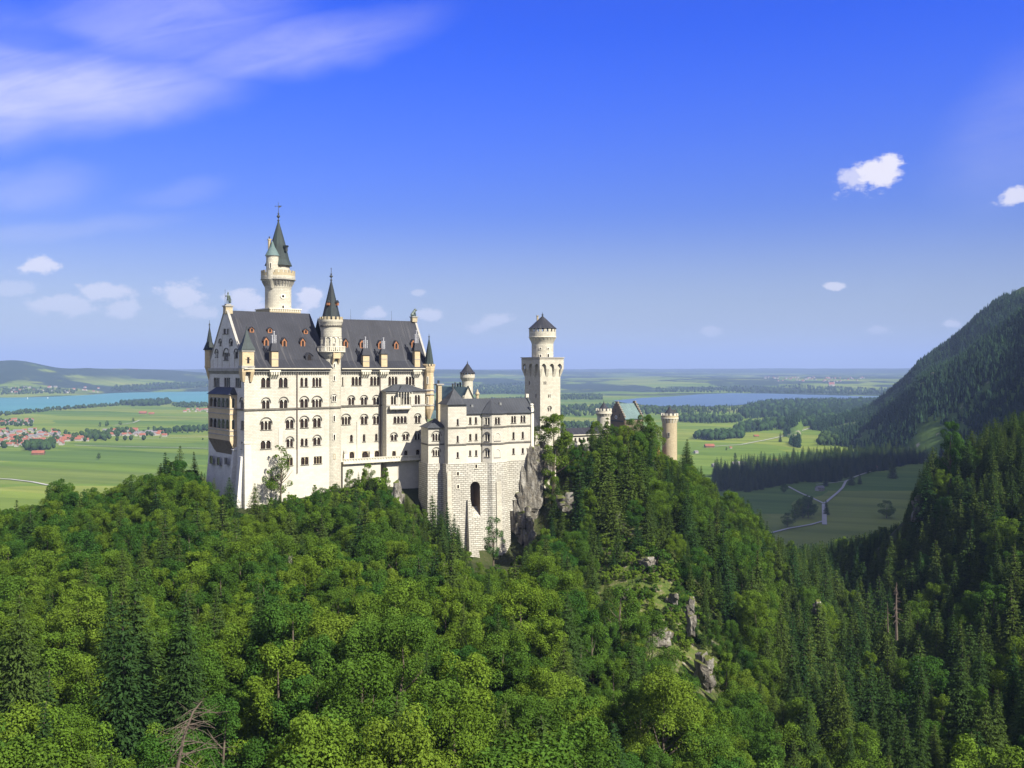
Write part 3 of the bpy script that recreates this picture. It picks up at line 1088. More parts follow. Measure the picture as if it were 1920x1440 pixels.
def hood_ring(mb, fr, uc, z, r, w=0.22, off=0.0, proud=0.22, seg=14, m=0, drop=0.0):
    for q in range(seg):
        t0, t1 = math.pi * (1 - q / seg), math.pi * (1 - (q + 1) / seg)

        def at(rr, t, n):
            return fr.P(uc + rr * math.cos(t), n, z + rr * math.sin(t))
        a0, a1, b0, b1 = at(r, t0, off + proud), at(r, t1, off + proud), at(r + w, t0, off + proud), at(r + w, t1, off + proud)
        mb.poly([a0, a1, b1, b0], m)
        mb.poly([b0, b1, at(r + w, t1, off - 0.02), at(r + w, t0, off - 0.02)], m)
        mb.poly([a1, a0, at(r, t0, off - 0.02), at(r, t1, off - 0.02)], m)
    if drop > 0:
        for sgn in (-1, 1):
            c = uc + sgn * (r + w / 2)
            mb.fbox(fr, c - w / 2, c + w / 2, off - 0.02, off + proud, z - drop, z, m)


def window(T, fr, rect, n, off=0.0, hood=False, frame=None, name='window', depth=0.55, glaze='glass', sill=True, recess=0.16, pointed=False, pier=0.2):
    """one window group: pierced stone plate (> pane, sill) set back in its opening"""
    u0, u1, z0, z1 = rect
    f = frame or M['column']
    mb = MB()
    arch_plate(mb, fr, u0, u1, z0, z1, n, off - recess, m=0, col_m=0, pointed=pointed, pier=pier)
    if hood:
        uc, r = (u0 + u1) / 2, (u1 - u0) / 2 + 0.12
        hood_ring(mb, fr, uc, z1 - 0.45 * r, r, 0.24, off, 0.30, m=1, drop=0.2)
    w = part(mb, name, [f, M['moss_shade']], T)
    pm = MB()
    pm.poly([fr.P(u0, off - depth + 0.02, z0), fr.P(u1, off - depth + 0.02, z0), fr.P(u1, off - depth + 0.02, z1), fr.P(u0, off - depth + 0.02, z1)])
    # glazing bars
    step = (u1 - u0) / n
    for i in range(n):
        c = u0 + step * (i + 0.5)
        pm.fbox(fr, c - 0.03, c + 0.03, off - depth + 0.02, off - depth + 0.07, z0, z1, 1)
    pm.fbox(fr, u0, u1, off - depth + 0.02, off - depth + 0.06, z0 + (z1 - z0) * 0.55, z0 + (z1 - z0) * 0.55 + 0.06, 1)
    part(pm, 'pane', [M[glaze], M['redpaint']], w)
    if sill:
        sm = MB()
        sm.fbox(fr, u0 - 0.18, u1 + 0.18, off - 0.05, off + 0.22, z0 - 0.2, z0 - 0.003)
        part(sm, 'sill', M['moss_shade'], w)
    return w


def rects(fr, rows, off=0.0):
    """pixel boxes (left, top, right, bottom) of the photo measured on the wall plane -> rectangles in metres on that plane"""
    out = []
    for (a, t, b, bt, n, hood) in rows:
        u0, u1 = fr.U(a, off), fr.U(b, off)
        ym = fr.P((u0 + u1) / 2, off, 0)[1]
        out.append(((u0, u1, (H0 - bt) / F * ym, (H0 - t) / F * ym), n, hood))
    return out


def corbel_row(mb, fr, u0, u1, z0, z1, proud, step=0.9, frac=0.5, off=0.0, m=0):
    n = max(1, int((u1 - u0) / step))
    st = (u1 - u0) / n
    for i in range(n):
        c = u0 + (i + 0.5) * st
        h = st * frac / 2
        mb.ftaper(fr, (c - h, c + h, off - 0.02, off + 0.08), (c - h, c + h, off - 0.02, off + proud), z0, z1, m)


def cyl_hit(cx, cy, r, px):
    m = (px - CX) / F
    A_, B_, C_ = m * m + 1, -2 * (m * cx + cy), cx * cx + cy * cy - r * r
    D = B_ * B_ - 4 * A_ * C_
    y = (-B_ - math.sqrt(max(D, 0))) / (2 * A_)
    return m * y, y


def cyl_window(T, cx, cy, r, px, py0, py1, w, n=1, hood=False, name='window', frame='column'):
    x, y = cyl_hit(cx, cy, r, px)
    nx, ny = (x - cx) / r, (y - cy) / r
    deg = math.degrees(math.atan2(nx, -ny))
    fr = FR(x, y, deg)
    z0, z1 = Z_at(py1, y), Z_at(py0, y)
    mb = MB()
    b = 0.12
    # a stone frame that stands proud of the curved wall, with the pane set back inside it
    arch_plate(mb, fr, -w / 2, w / 2, z0, z1, n, 0.16, 0.2, m=0, col_m=0)
    mb.fbox(fr, -w / 2 - b, -w / 2, -0.15, 0.16, z0, z1 + b)
    mb.fbox(fr, w / 2, w / 2 + b, -0.15, 0.16, z0, z1 + b)
    mb.fbox(fr, -w / 2, w / 2, -0.15, 0.16, z1, z1 + b)
    mb.fbox(fr, -w / 2 - b, w / 2 + b, -0.15, 0.26, z0 - 0.16, z0)
    if hood:
        hood_ring(mb, fr, 0, z1 - 0.3 * w, w / 2 + 0.15, 0.2, 0.0, 0.3, m=1, drop=0.3)
    wd = part(mb, name, [M[frame], M['greytrim']], T)
    pm = MB()
    pm.poly([fr.P(-w / 2, 0.03, z0), fr.P(w / 2, 0.03, z0), fr.P(w / 2, 0.03, z1), fr.P(-w / 2, 0.03, z1)])
    part(pm, 'pane', M['glass'], wd)
    return wd


def finial(mb, x, y, z0, h, r, m=0, cross=False):
    mb.lathe(x, y, [(r * 0.5, z0), (r * 0.9, z0 + h * 0.05), (r * 0.35, z0 + h * 0.12), (r * 0.3, z0 + h * 0.22), (r * 1.1, z0 + h * 0.30), (r * 1.1, z0 + h * 0.36), (r * 0.3, z0 + h * 0.45), (r * 0.7, z0 + h * 0.52), (r * 0.2, z0 + h * 0.58), (r * 0.14, z0 + h)], 8, m)
    if cross:
        mb.lathe(x, y, [(r * 0.5, z0 + h * 0.9), (r * 0.5, z0 + h * 0.93)], 8, m)


def pyramid(mb, fr, u0, u1, n0, n1, z0, apex, m=0, flare=None):
    """four-sided roof; apex = (u, n, z); flare = (inset, z) adds a flatter skirt"""
    lo = [(u0, n1), (u1, n1), (u1, n0), (u0, n0)]
    if flare:
        k, zf = flare
        cu, cn = apex[0], apex[1]
        mid = [(u + (cu - u) * k, n + (cn - n) * k) for u, n in lo]
        for i in range(4):
            j = (i + 1) % 4
            mb.poly([fr.P(*lo[i], z0), fr.P(*lo[j], z0), fr.P(*mid[j], zf), fr.P(*mid[i], zf)], m)
            mb.poly([fr.P(*mid[i], zf), fr.P(*mid[j], zf), fr.P(*apex)], m)
    else:
        for i in range(4):
            j = (i + 1) % 4
            mb.poly([fr.P(*lo[i], z0), fr.P(*lo[j], z0), fr.P(*apex)], m)
    mb.poly([fr.P(*q, z0) for q in reversed(lo)], m)


def gable_roof(mb, fr, u0, u1, prof, W, m=0, under=True, thick=0.35):
    """prof: [(n, z)...] for the front slope from eave to ridge; mirrored about n = -W/2"""
    back = [(-W - n, z) for n, z in prof]
    for P_, flip in ((prof, False), (back, True)):
        for (na, za), (nb, zb) in zip(P_[:-1], P_[1:]):
            q = [fr.P(u0, na, za), fr.P(u1, na, za), fr.P(u1, nb, zb), fr.P(u0, nb, zb)]
            mb.poly(q[::-1] if flip else q, m)
            if under:
                q = [fr.P(u0, na, za - thick), fr.P(u0, nb, zb - thick), fr.P(u1, nb, zb - thick), fr.P(u1, na, za - thick)]
                mb.poly(q[::-1] if flip else q, m)
            for u in (u0, u1):
                mb.poly([fr.P(u, na, za), fr.P(u, nb, zb), fr.P(u, nb, zb - thick), fr.P(u, na, za - thick)], m)
        na, za = P_[0]
        mb.poly([fr.P(u0, na, za - thick), fr.P(u1, na, za - thick), fr.P(u1, na, za), fr.P(u0, na, za)], m)


def slope_hit(fr, prof, W, px, py):
    """where the ray through a photo pixel meets the front roof slope (straight from eave to ridge)"""
    (na, za), (nb, zb) = prof[-2], prof[-1]
    dx, dz = (px - CX) / F, (H0 - py) / F
    # plane: n*a + z*b = c
    a, b = (zb - za), -(nb - na)
    c = na * a + za * b
    nx, ny = fr.n
    k0 = -(fr.o[0] * nx + fr.o[1] * ny)
    t = (c - k0 * a) / ((dx * nx + ny) * a + dz * b)
    x, y, z = dx * t, t, dz * t
    u = (x - fr.o[0]) * fr.u[0] + (y - fr.o[1]) * fr.u[1]
    n = (x - fr.o[0]) * nx + (y - fr.o[1]) * ny
    return u, n, z


def dormer(T, fr, prof, W, px, py, w=1.5, h=2.0, pointed=True, body='wood', roof='slate', name='dormer'):
    """small roof window standing on the slope; its front (> pane) faces the valley"""
    u, n, z = slope_hit(fr, prof, W, px, py)
    mb = MB()
    z0, z1 = z - h * 0.5, z + h * 0.28
    top = z + h * 0.72
    back = n - 3.2
    front = n + 0.9
    mb.fbox(fr, u - w / 2, u + w / 2, back, front, z0, z1, 0)
    apex = top if pointed else z1 + w * 0.35
    # gable front
    mb.poly([fr.P(u - w / 2, front, z1), fr.P(u + w / 2, front, z1), fr.P(u, front, apex - 0.12)], 0)
    e = 0.28
    for s in (-1, 1):
        q = [fr.P(u + s * (w / 2 + e), front + 0.25, z1 - 0.25), fr.P(u, front + 0.25, apex + 0.05), fr.P(u, back - 1.5, apex + 0.05), fr.P(u + s * (w / 2 + e), back - 1.5, z1 - 0.25)]
        q2 = [(p[0], p[1], p[2] + 0.14) for p in q]
        mb.hexa(q, q2, 1) if s > 0 else mb.hexa(q[::-1], q2[::-1], 1)
    d = part(mb, name, [M[body], M[roof]], T)
    pm = MB()
    a = w * 0.24
    pts = [fr.P(u - a, front + 0.02, z0 + 0.3), fr.P(u + a, front + 0.02, z0 + 0.3)] + [fr.P(u + a * math.cos(math.pi * k / 6), front + 0.02, z1 - 0.25 + a * math.sin(math.pi * k / 6)) for k in range(7)]
    pm.poly(pts)
    part(pm, 'pane', M['glass'], d)
    return d


def chimney(T, fr, px, zb, zt, w, hood_h, pipes, pipe_h, corbel=True, body='yellow', depth=2.2, off=0.35, blind=False):
    """stone stack that breaks the eave: corbelled foot, shaft, slate hood and a bunch of pipes"""
    u = fr.U(px, off + depth * 0.4)
    mb = MB()
    n1 = off + depth * 0.45
    n0 = n1 - depth
    if corbel:
        mb.ftaper(fr, (u - w * 0.5, u + w * 0.5, -0.02, 0.1), (u - w * 0.78, u + w * 0.78, -0.02, n1 + 0.2), -3.6, -1.1, 1)
        for k in range(4):
            c = u + (k - 1.5) * w * 0.36
            mb.fbox(fr, c - w * 0.09, c + w * 0.09, n1 * 0.6, n1 + 0.42, -2.1, -1.2, 1)
        mb.fbox(fr, u - w * 0.82, u + w * 0.82, -0.02, n1 + 0.35, -1.1, -0.35, 1)
    mb.fbox(fr, u - w / 2, u + w / 2, n0, n1, -0.35, zt, 0)
    for zz in (zb + (zt - zb) * 0.45, zt - 0.25):
        mb.fbox(fr, u - w / 2 - 0.1, u + w / 2 + 0.1, n0, n1 + 0.12, zz, zz + 0.25, 2)
    c = part(mb, 'chimney', [M[body], M['trim'], M['greytrim']], T)
    hm = MB()
    hm.ftaper(fr, (u - w * 0.72, u + w * 0.72, n0 - 0.3, n1 + 0.45), (u - w * 0.36, u + w * 0.36, n0 + 0.5, n1 - 0.5), zt, zt + hood_h)
    part(hm, 'chimney_hood', M['slate'], c)
    pm = MB()
    cn = (n0 + n1) / 2
    k = int(math.ceil(pipes / 2))
    for i in range(pipes):
        a, b = i % k, i // k
        q = fr.P(u + (a - (k - 1) / 2) * w * 0.26, cn + (b - 0.5) * 0.5, 0)
        top = zt + hood_h + pipe_h * (1.0 if a == k // 2 else 0.68)
        zz = zt + hood_h - 0.2
        prof = [(0.16, zz)]
        for s in range(1, 4):
            zs = zz + (top - zz) * s / 4
            prof += [(0.16, zs - 0.12), (0.23, zs - 0.1), (0.23, zs + 0.1), (0.16, zs + 0.12)]
        prof += [(0.16, top - 0.3), (0.28, top - 0.25), (0.26, top)]
        pm.lathe(q[0], q[1], prof, 8)
    part(pm, 'chimney_pipe', M['pipe'], c)
    return c
# ------------------------------------------------------------------ the palace: west wing, east wing
A0 = (X_at(458, 340), 340.0)
FA = FR(*A0, 39.0)
LA, WA = 34.0, 34.0
zE, zR = 0.7, 22.0
B0 = (-67.8, 375.0)
FB = FR(*B0, 32.0)
LB, WB, zRB = 38.2, 26.0, 20.6
BASE = -62.0
T_west = thing("palace_wing", "cream west palace wing with shaded gable, yellow bay and dark slate roof", "castle building", (*A0, BASE), "castle buildings")
T_east = thing("palace_wing", "cream east palace wing with balcony bay, between round stair tower and yellow turret", "castle building", (*B0, BASE), "castle buildings")

# west frame: outward normal towards the lake
FW = FR(FA.P(0, -WA, 0)[0], FA.P(0, -WA, 0)[1], 39.0 - 90.0)
zS, zB = -14.7, -30.2                      # string course, top of the smooth basement

rowA = [(489.4, 708, 507.5, 726.3, 2, 0), (522.5, 708, 540, 726.3, 2, 0), (563, 708, 569.2, 725, 1, 0), (571.2, 708, 577.4, 725, 1, 0), (585.5, 708, 603.2, 725, 3, 0),
        (491, 750.5, 506, 766.5, 2, 1), (524, 749.5, 539.5, 765.5, 2, 1), (562.8, 748, 578, 764.5, 2, 1), (585.2, 748.5, 603.2, 764, 3, 1),
        (488.6, 789.5, 509, 806, 3, 1), (535.8, 787, 551, 803.5, 2, 1), (562.8, 785, 578, 802, 2, 1), (587, 784, 602, 801, 2, 1),
        (488.6, 826, 508.5, 841.5, 2, 0), (537, 823, 550, 838.5, 2, 1), (563.5, 822, 570, 836.5, 1, 0), (571.5, 822, 577.5, 836.5, 1, 0), (587.2, 820.5, 601.5, 834.5, 2, 1),
        (564, 857, 578.5, 871.5, 2, 0), (588, 855.5, 603.4, 869.5, 3, 0), (537, 858, 549, 873, 2, 0)]
RA = rects(FA, rowA)
mb = MB()
up = [r for r, n, h in RA if r[2] > zB + 0.2]
lo = [r for r, n, h in RA if r[2] <= zB + 0.2]
wall(mb, FA, 0, LA, zB, zE, up, m=0)
wall(mb, FA, 0, LA, BASE, zB, lo, off=0.12, m=1)
mb.poly([FA.P(0, 0, zB), FA.P(0, 0.12, zB), FA.P(LA, 0.12, zB), FA.P(LA, 0, zB)][::-1], 1)
# east return and back wall
mb.poly([FA.P(LA, 0, BASE), FA.P(LA, -WA, BASE), FA.P(LA, -WA, zE), FA.P(LA, 0, zE)], 0)
mb.poly([FA.P(LA, -WA, BASE), FA.P(0, -WA, BASE), FA.P(0, -WA, zE), FA.P(LA, -WA, zE)], 0)
part(mb, "south_wall", [M['stone'], M['smooth']], T_west)
for r, n, h in RA:
    window(T_west, FA, r, n, 0.12 if r[2] <= zB + 0.2 else 0.0, bool(h), frame=(M['buff'] if r[2] < -31 else None))

# west gable wall
rowW = [(400.5, 708, 411.5, 725, 3, 0), (420, 708, 431.5, 725.5, 3, 0), (441, 708.5, 452, 725.5, 3, 0),
        (451, 750, 457, 766, 2, 1), (451.5, 789, 457.5, 805.5, 2, 0), (452, 828, 455, 842, 1, 0),
        (419.5, 661, 430, 675.5, 3, 1),
        (411.5, 639.5, 416.2, 648, 1, 1), (431, 639.5, 436, 648, 1, 1), (418.5, 616, 423.2, 626, 1, 0), (425, 616, 429.6, 626, 1, 0), (404, 659, 409, 670, 1, 1), (440, 659, 446, 671, 1, 1)]
RW = rects(FW, rowW)
mb = MB()
wall(mb, FW, 0, WA, -34.0, zE, [r for r, n, h in RW if r[3] < zE - 0.3], m=0)
# gable triangle, stepped through by rows so the openings stay real
gh = [r for r, n, h in RW if r[3] >= zE]
zc = [zE] + sorted({q for r in gh for q in r[2:]}) + [zR + 0.6]
slope = (WA / 2) / (zR + 0.9 - zE)
for z0, z1 in zip(zc[:-1], zc[1:]):
    if z1 - z0 < 1e-4:
        continue
    a0, a1 = (z0 - zE) * slope, (z1 - zE) * slope
    L0, L1, R0, R1 = a0, a1, WA - a0, WA - a1
    hs = sorted([r for r in gh if r[2] <= z0 + 1e-4 and r[3] >= z1 - 1e-4])
    edges = [L1] + [q for r in hs for q in (r[0], r[1])] + [R1]
    mb.poly([FW.P(L0, 0, z0), FW.P(L1, 0, z0), FW.P(L1, 0, z1)], 0)
    mb.poly([FW.P(R1, 0, z0), FW.P(R0, 0, z0), FW.P(R1, 0, z1)], 0)
    for a, b in zip(edges[0::2], edges[1::2]):
        if b > a:
            mb.poly([FW.P(a, 0, z0), FW.P(b, 0, z0), FW.P(b, 0, z1), FW.P(a, 0, z1)], 0)
for (a, b, c, d) in gh:
    k = -0.55
    mb.poly([FW.P(a, 0, c), FW.P(a, k, c), FW.P(a, k, d), FW.P(a, 0, d)], 0)
    mb.poly([FW.P(b, k, c), FW.P(b, 0, c), FW.P(b, 0, d), FW.P(b, k, d)], 0)
    mb.poly([FW.P(a, 0, d), FW.P(a, k, d), FW.P(b, k, d), FW.P(b, 0, d)], 0)
    mb.poly([FW.P(a, k, c), FW.P(a, 0, c), FW.P(b, 0, c), FW.P(b, k, c)], 0)
# battered foot
mb.hexa([FW.P(-1.2, 2.4, BASE), FW.P(WA + 0.3, 2.4, BASE), FW.P(WA + 0.3, -1, BASE), FW.P(-1.2, -1, BASE)], [FW.P(0, 0.02, -33.9), FW.P(WA - 0.02, 0.02, -33.9), FW.P(WA - 0.02, -1, -33.9), FW.P(0, -1, -33.9)], 0)
part(mb, "gable_wall", [M['west']], T_west)
for r, n, h in RW:
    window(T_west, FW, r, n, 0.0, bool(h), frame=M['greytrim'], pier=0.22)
rowW2 = [(394, 854, 400, 869, 1, 0), (407.5, 856.5, 412.5, 872, 1, 0), (422, 858, 427, 870, 2, 0)]
for r, n, h in rects(FW, rowW2, 1.0):
    mb = MB()
    mb.fbox(FW, r[0] - 0.2, r[1] + 0.2, -0.3, 1.35, r[2] - 0.25, r[2], 1)
    arch_plate(mb, FW, r[0], r[1], r[2], r[3], n, 1.3, 0.25, m=0)
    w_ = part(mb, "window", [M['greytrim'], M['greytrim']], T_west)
    pm = MB()
    pm.poly([FW.P(r[0], 1.1, r[2]), FW.P(r[1], 1.1, r[2]), FW.P(r[1], 1.1, r[3]), FW.P(r[0], 1.1, r[3])])
    part(pm, 'pane', M['glass'], w_)

# string courses, cornices and corbel tables
mb = MB()
mb.fbox(FA, -0.25, LA, -0.02, 0.42, zS - 0.35, zS + 0.3, 0)
mb.fbox(FW, -0.2, WA + 0.42, -0.02, 0.38, zS - 0.35, zS + 0.3, 0)
part(mb, "string_course", [M['moss_shade']], T_west)
mb = MB()
mb.fbox(FA, -0.5, LA, -0.02, 1.55, -0.35, 0.32, 0)
mb.fbox(FA, -0.5, LA, -0.02, 1.1, -1.0, -0.36, 0)
corbel_row(mb, FA, 0, LA, -2.3, -1.0, 1.0, 0.95, 0.5, m=0)
mb.fbox(FW, -0.5, WA + 0.75, -0.02, 0.7, -0.75, 0.32, 0)
corbel_row(mb, FW, 0, WA, -1.9, -0.75, 0.55, 0.95, 0.5, m=0)
part(mb, "cornice", [M['greytrim']], T_west)  # trim colour picked darker to deepen the shade under the eaves
mb = MB()
mb.fbox(FA, -0.7, LA + 0.1, 1.8, 2.02, 0.02, 0.32, 0)
mb.fbox(FB, -0.5, LB - 1.2, 1.8, 2.02, 0.02, 0.32, 0)
part(mb, "gutter", [M['trim']], T_west)

# roof of the west wing
profA = [(1.95, 0.4), (-2.0, 3.6), (-WA / 2, zR)]
mb = MB()
gable_roof(mb, FA, 0.55, LA + 0.5, profA, WA)
part(mb, "roof", [M['slate']], T_west)
# raking copings of the gable and the ridge flashing
mb = MB()
for s in (0, 1):
    a = (0 if s == 0 else WA)
    q0 = FW.P(a, 0, 0)
    lo_, hi_ = (a, zE - 0.1), (WA / 2, zR + 1.0)
    pts = []
    for (u, z) in (lo_, hi_):
        pts.append([FW.P(u, 0.25, z), FW.P(u, -0.75, z), FW.P(u, -0.75, z + 0.75), FW.P(u, 0.25, z + 0.75)])
    for i in range(4):
        j = (i + 1) % 4
        f = [pts[0][i], pts[0][j], pts[1][j], pts[1][i]]
        mb.poly(f if s == 0 else f[::-1], 0)
    mb.poly(pts[0], 0)
part(mb, "gable_coping", [M['greytrim']], T_west)
mb = MB()
mb.fbox(FW, WA / 2 - 1.3, WA / 2 + 1.3, -2.2, 0.5, zR - 1.3, zR + 1.4, 0)
mb.fbox(FW, WA / 2 - 1.6, WA / 2 + 1.6, -2.5, 0.8, zR + 1.4, zR + 1.8, 1)
mb.fbox(FW, WA / 2 - 0.9, WA / 2 + 0.9, -1.8, 0.1, zR + 1.8, zR + 2.4, 1)
part(mb, "gable_pedestal", [M['buff'], M['greytrim']], T_west)
# blind arcades on the gable: pale pilaster strips
mb = MB()
for u, zt in ((WA * 0.26, 6.2), (WA * 0.14, 3.6), (WA * 0.40, 15.2), (WA * 0.60, 15.2), (WA * 0.74, 6.2)):
    mb = MB()
    mb.fbox(FW, u - 0.22, u + 0.22, -0.02, 0.22, zE, zt, 0)
    part(mb, "gable_pilaster", [M['west']], T_west)

# west loggia bay (two arcaded storeys of yellow stone on a sloping corbel)
uL, uR = FW.U(391.5, 2.4), FW.U(432.0, 2.4)
PB = 2.6
mb = MB()
zt_, zf, zm, zb_ = -9.4, -15.0, -22.6, -26.2
lev = [(-14.2, -10.6), (-22.0, -18.4)]
cells = []
nA = 5
for (za, zb2) in lev:
    cells.append((uL + 0.9, uR - 0.9, za, zb2))
wall(mb, FW, uL, uR, zb_, zt_, cells, off=PB, depth=0.6, m=0)
FWR = FW.turned(uR, 0, 90)                # the bay's sunlit south cheek: u runs inward
FWR = FR(FW.P(uR, PB, 0)[0], FW.P(uR, PB, 0)[1], FW.deg + 90)
side = [(0.7, 2.0, za, zb2) for za, zb2 in lev]
wall(mb, FWR, 0, PB + 0.05, zb_, zt_, side, off=0, depth=0.5, m=0)
mb.poly([FW.P(uL, 0, zb_), FW.P(uL, PB, zb_), FW.P(uL, PB, zt_), FW.P(uL, 0, zt_)], 0)
# sloping underside and corbels
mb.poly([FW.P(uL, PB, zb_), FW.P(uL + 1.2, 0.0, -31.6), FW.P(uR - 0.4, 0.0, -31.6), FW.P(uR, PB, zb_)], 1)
mb.poly([FW.P(uR, PB, zb_), FW.P(uR - 0.4, 0, -31.6), FW.P(uR, 0, zb_)], 0)
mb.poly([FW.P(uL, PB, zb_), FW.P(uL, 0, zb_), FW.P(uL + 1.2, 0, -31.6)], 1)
for i in range(6):
    c = uL + 0.6 + (uR - uL - 1.2) * i / 5
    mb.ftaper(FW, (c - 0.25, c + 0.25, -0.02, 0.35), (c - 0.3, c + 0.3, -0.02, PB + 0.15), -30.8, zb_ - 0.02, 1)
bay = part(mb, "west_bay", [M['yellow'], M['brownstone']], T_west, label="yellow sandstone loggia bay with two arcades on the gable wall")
for (za, zb2) in lev:
    mb = MB()
    arch_plate(mb, FW, uL + 0.9, uR - 0.9, za, zb2, nA, PB - 0.1, 0.3, 0.5, m=0, col_m=0)
    a_ = part(mb, "arcade", [M['greytrim']], bay)
    mb = MB()
    arch_plate(mb, FWR, 0.7, 2.0, za, zb2, 1, -0.12, 0.3, 0.3, m=0)
    part(mb, "side_arch", [M['column']], bay)
mb = MB()
mb.poly([FW.P(uL + 0.9, PB - 1.6, zb_), FW.P(uR - 0.3, PB - 1.6, zb_), FW.P(uR - 0.3, PB - 1.6, zt_), FW.P(uL + 0.9, PB - 1.6, zt_)])
part(mb, "pane", [M['glass']], bay)
mb = MB()
for z in (zf + 0.35, zf - 1.6, zm - 0.1, zm - 1.8):
    mb.fbox(FW, uL - 0.2, uR + 0.22, -0.02, PB + 0.25, z, z + 0.32, 0)
part(mb, "bay_ledge", [M['greytrim']], bay)
mb = MB()
b = [FW.P(uL - 0.5, PB + 0.5, zt_), FW.P(uR + 0.5, PB + 0.5, zt_), FW.P(uR + 0.5, -0.02, zt_), FW.P(uL - 0.5, -0.02, zt_)]
t = [FW.P(uL + 2.6, 0.6, zt_ + 2.5), FW.P(uR - 2.2, 0.6, zt_ + 2.5), FW.P(uR - 2.2, -0.02, zt_ + 2.7), FW.P(uL + 2.6, -0.02, zt_ + 2.7)]
mb.hexa(b, t)
part(mb, "bay_roof", [M['slate2']], bay)

# corner buttresses at the foot of the south-west corner
mb = MB()
mb.ftaper(FA, (-1.2, 2.6, -2.5, 3.4), (-0.15, 2.3, -2.5, 0.6), BASE, -27.0, 0)
mb.fbox(FA, -0.3, 2.5, -1, 0.8, -27.0, -26.6, 0)
mb.ftaper(FW, (WA - 8.5, WA - 6.6, -1, 4.2), (WA - 8.2, WA - 6.8, -1, 1.1), BASE, -29.5, 1)
mb.ftaper(FW, (WA - 8.7, WA - 6.4, -1, 1.5), (WA - 8.2, WA - 6.8, -1, 0.4), -29.5, -28.6, 1)
mb.ftaper(FW, (WA - 2.6, WA - 0.2, -1, 4.0), (WA - 2.2, WA - 0.2, -1, 1.2), BASE, -31.5, 1)
part(mb, "buttress", [M['smooth'], M['west']], T_west)
# pale flue strip and rainwater pipes on the south wall
mb = MB()
u_, zt1 = FA.at(526, 803)
mb.fbox(FA, u_ - 0.75, u_ + 0.75, -0.02, 0.16, zB, zt1, 0)
part(mb, "flue_strip", [M['smooth']], T_west)
mb = MB()
u_ = FA.U(556.5)
mb.fbox(FA, u_ - 0.14, u_ + 0.14, 0.02, 0.5, -39.0, -1.0, 0)
part(mb, "drainpipe", [M['drain']], T_west)

# dormers and stacks of the west wing
for px, py in ((497.5, 642.5), (531.5, 644), (566, 644)):
    dormer(T_west, FA, profA, WA, px, py, 1.9, 2.9)
for px, py in ((470.5, 619), (504.5, 620), (571.5, 622)):
    dormer(T_west, FA, profA, WA, px, py, 1.7, 1.8, False, 'wood')
dormer(T_west, FA, profA, WA, 578, 671, 3.0, 3.0, False, 'slate', 'slate', 'dormer')
chimney(T_west, FA, 515.5, 1.0, 6.6, 2.6, 2.9, 6, 4.4)


def knob_turret(T, x, y, r, zc0, zb0, zb1, zcone, fin, seg, rot, body, roof, skirt=1.12, name='corner_turret', win=None, bands=()):
    """small corner turret: corbel, body, pointed roof (> roof, finial)"""
    mb = MB()
    mb.lathe(x, y, [(0.2, zc0), (r * 0.5, zc0 + (zb0 - zc0) * 0.35), (r * 0.72, zc0 + (zb0 - zc0) * 0.7), (r * 1.06, zb0), (r * 1.06, zb0 + 0.3), (r, zb0 + 0.35), (r, zb1 - 0.5), (r * 1.08, zb1 - 0.45), (r * 1.08, zb1)], seg, 0, True, rot)
    for z in bands:
        mb.lathe(x, y, [(r * 1.02, z), (r * 1.12, z + 0.06), (r * 1.12, z + 0.4), (r * 1.02, z + 0.46)], seg, 1, False, rot)
    t = part(mb, name, [M[body], M['greytrim']], T)
    mb = MB()
    mb.lathe(x, y, [(r * skirt * 1.06, zb1), (r * skirt * 0.86, zb1 + (zcone - zb1) * 0.12), (r * 0.62, zb1 + (zcone - zb1) * 0.36), (r * 0.08, zcone)], seg, 0, True, rot)
    part(mb, "turret_roof", [M[roof]], t)
    mb = MB()
    finial(mb, x, y, zcone - 0.1, fin, r * 0.22)
    part(mb, "finial", [M['metal']], t)
    return t


# box oriel at the near corner, with its arched corbel
uo = 1.0
mb = MB()
FO = FR(FA.P(uo, 0.6, 0)[0], FA.P(uo, 0.6, 0)[1], FA.deg - 8)
mb.fbox(FO, -2.1, 2.1, -3.8, 0.9, 1.2, 6.9, 0)
mb.fbox(FO, -2.35, 2.35, -4.0, 1.15, 0.2, 1.2, 1)
mb.fbox(FO, -2.2, 2.2, -3.9, 1.0, -1.0, 0.2, 0)
mb.fbox(FO, -2.35, 2.35, -4.0, 1.15, 6.3, 6.9, 1)
mb.ftaper(FO, (-1.7, -0.9, -2.5, -0.2), (-2.2, -0.9, -3.8, 1.0), -4.6, -1.0, 0)
mb.ftaper(FO, (0.9, 1.7, -2.5, -0.2), (0.9, 2.2, -3.8, 1.0), -4.6, -1.0, 0)
ori = part(mb, "corner_oriel", [M['yellow'], M['greytrim']], T_west, label="yellow stone box oriel on the near roof corner")
mb = MB()
pyramid(mb, FO, -2.6, 2.6, -4.3, 1.4, 6.9, (0, -1.45, 14.6), 0, (0.45, 9.6))
part(mb, "oriel_roof", [M['copper']], ori)
mb = MB()
q = FO.P(0, -1.45, 0)
finial(mb, q[0], q[1], 14.4, 2.0, 0.3)
part(mb, "finial", [M['metal']], ori)
mb = MB()
mb.fbox(FO, -0.42, 0.42, 0.86, 0.93, 2.0, 4.3, 0)
mb.fbox(FO, -1.0, 1.0, 0.86, 0.93, 3.35, 3.5, 0)
part(mb, "pane", [M['glass']], ori)
# turret on the far corner of the gable
q = FA.P(0.3, -WA + 0.3, 0)
knob_turret(T_west, q[0], q[1], 1.75, -4.6, 0.8, 7.4, 16.4, 2.6, 8, 0.3, 'yellow', 'spire', 1.3)

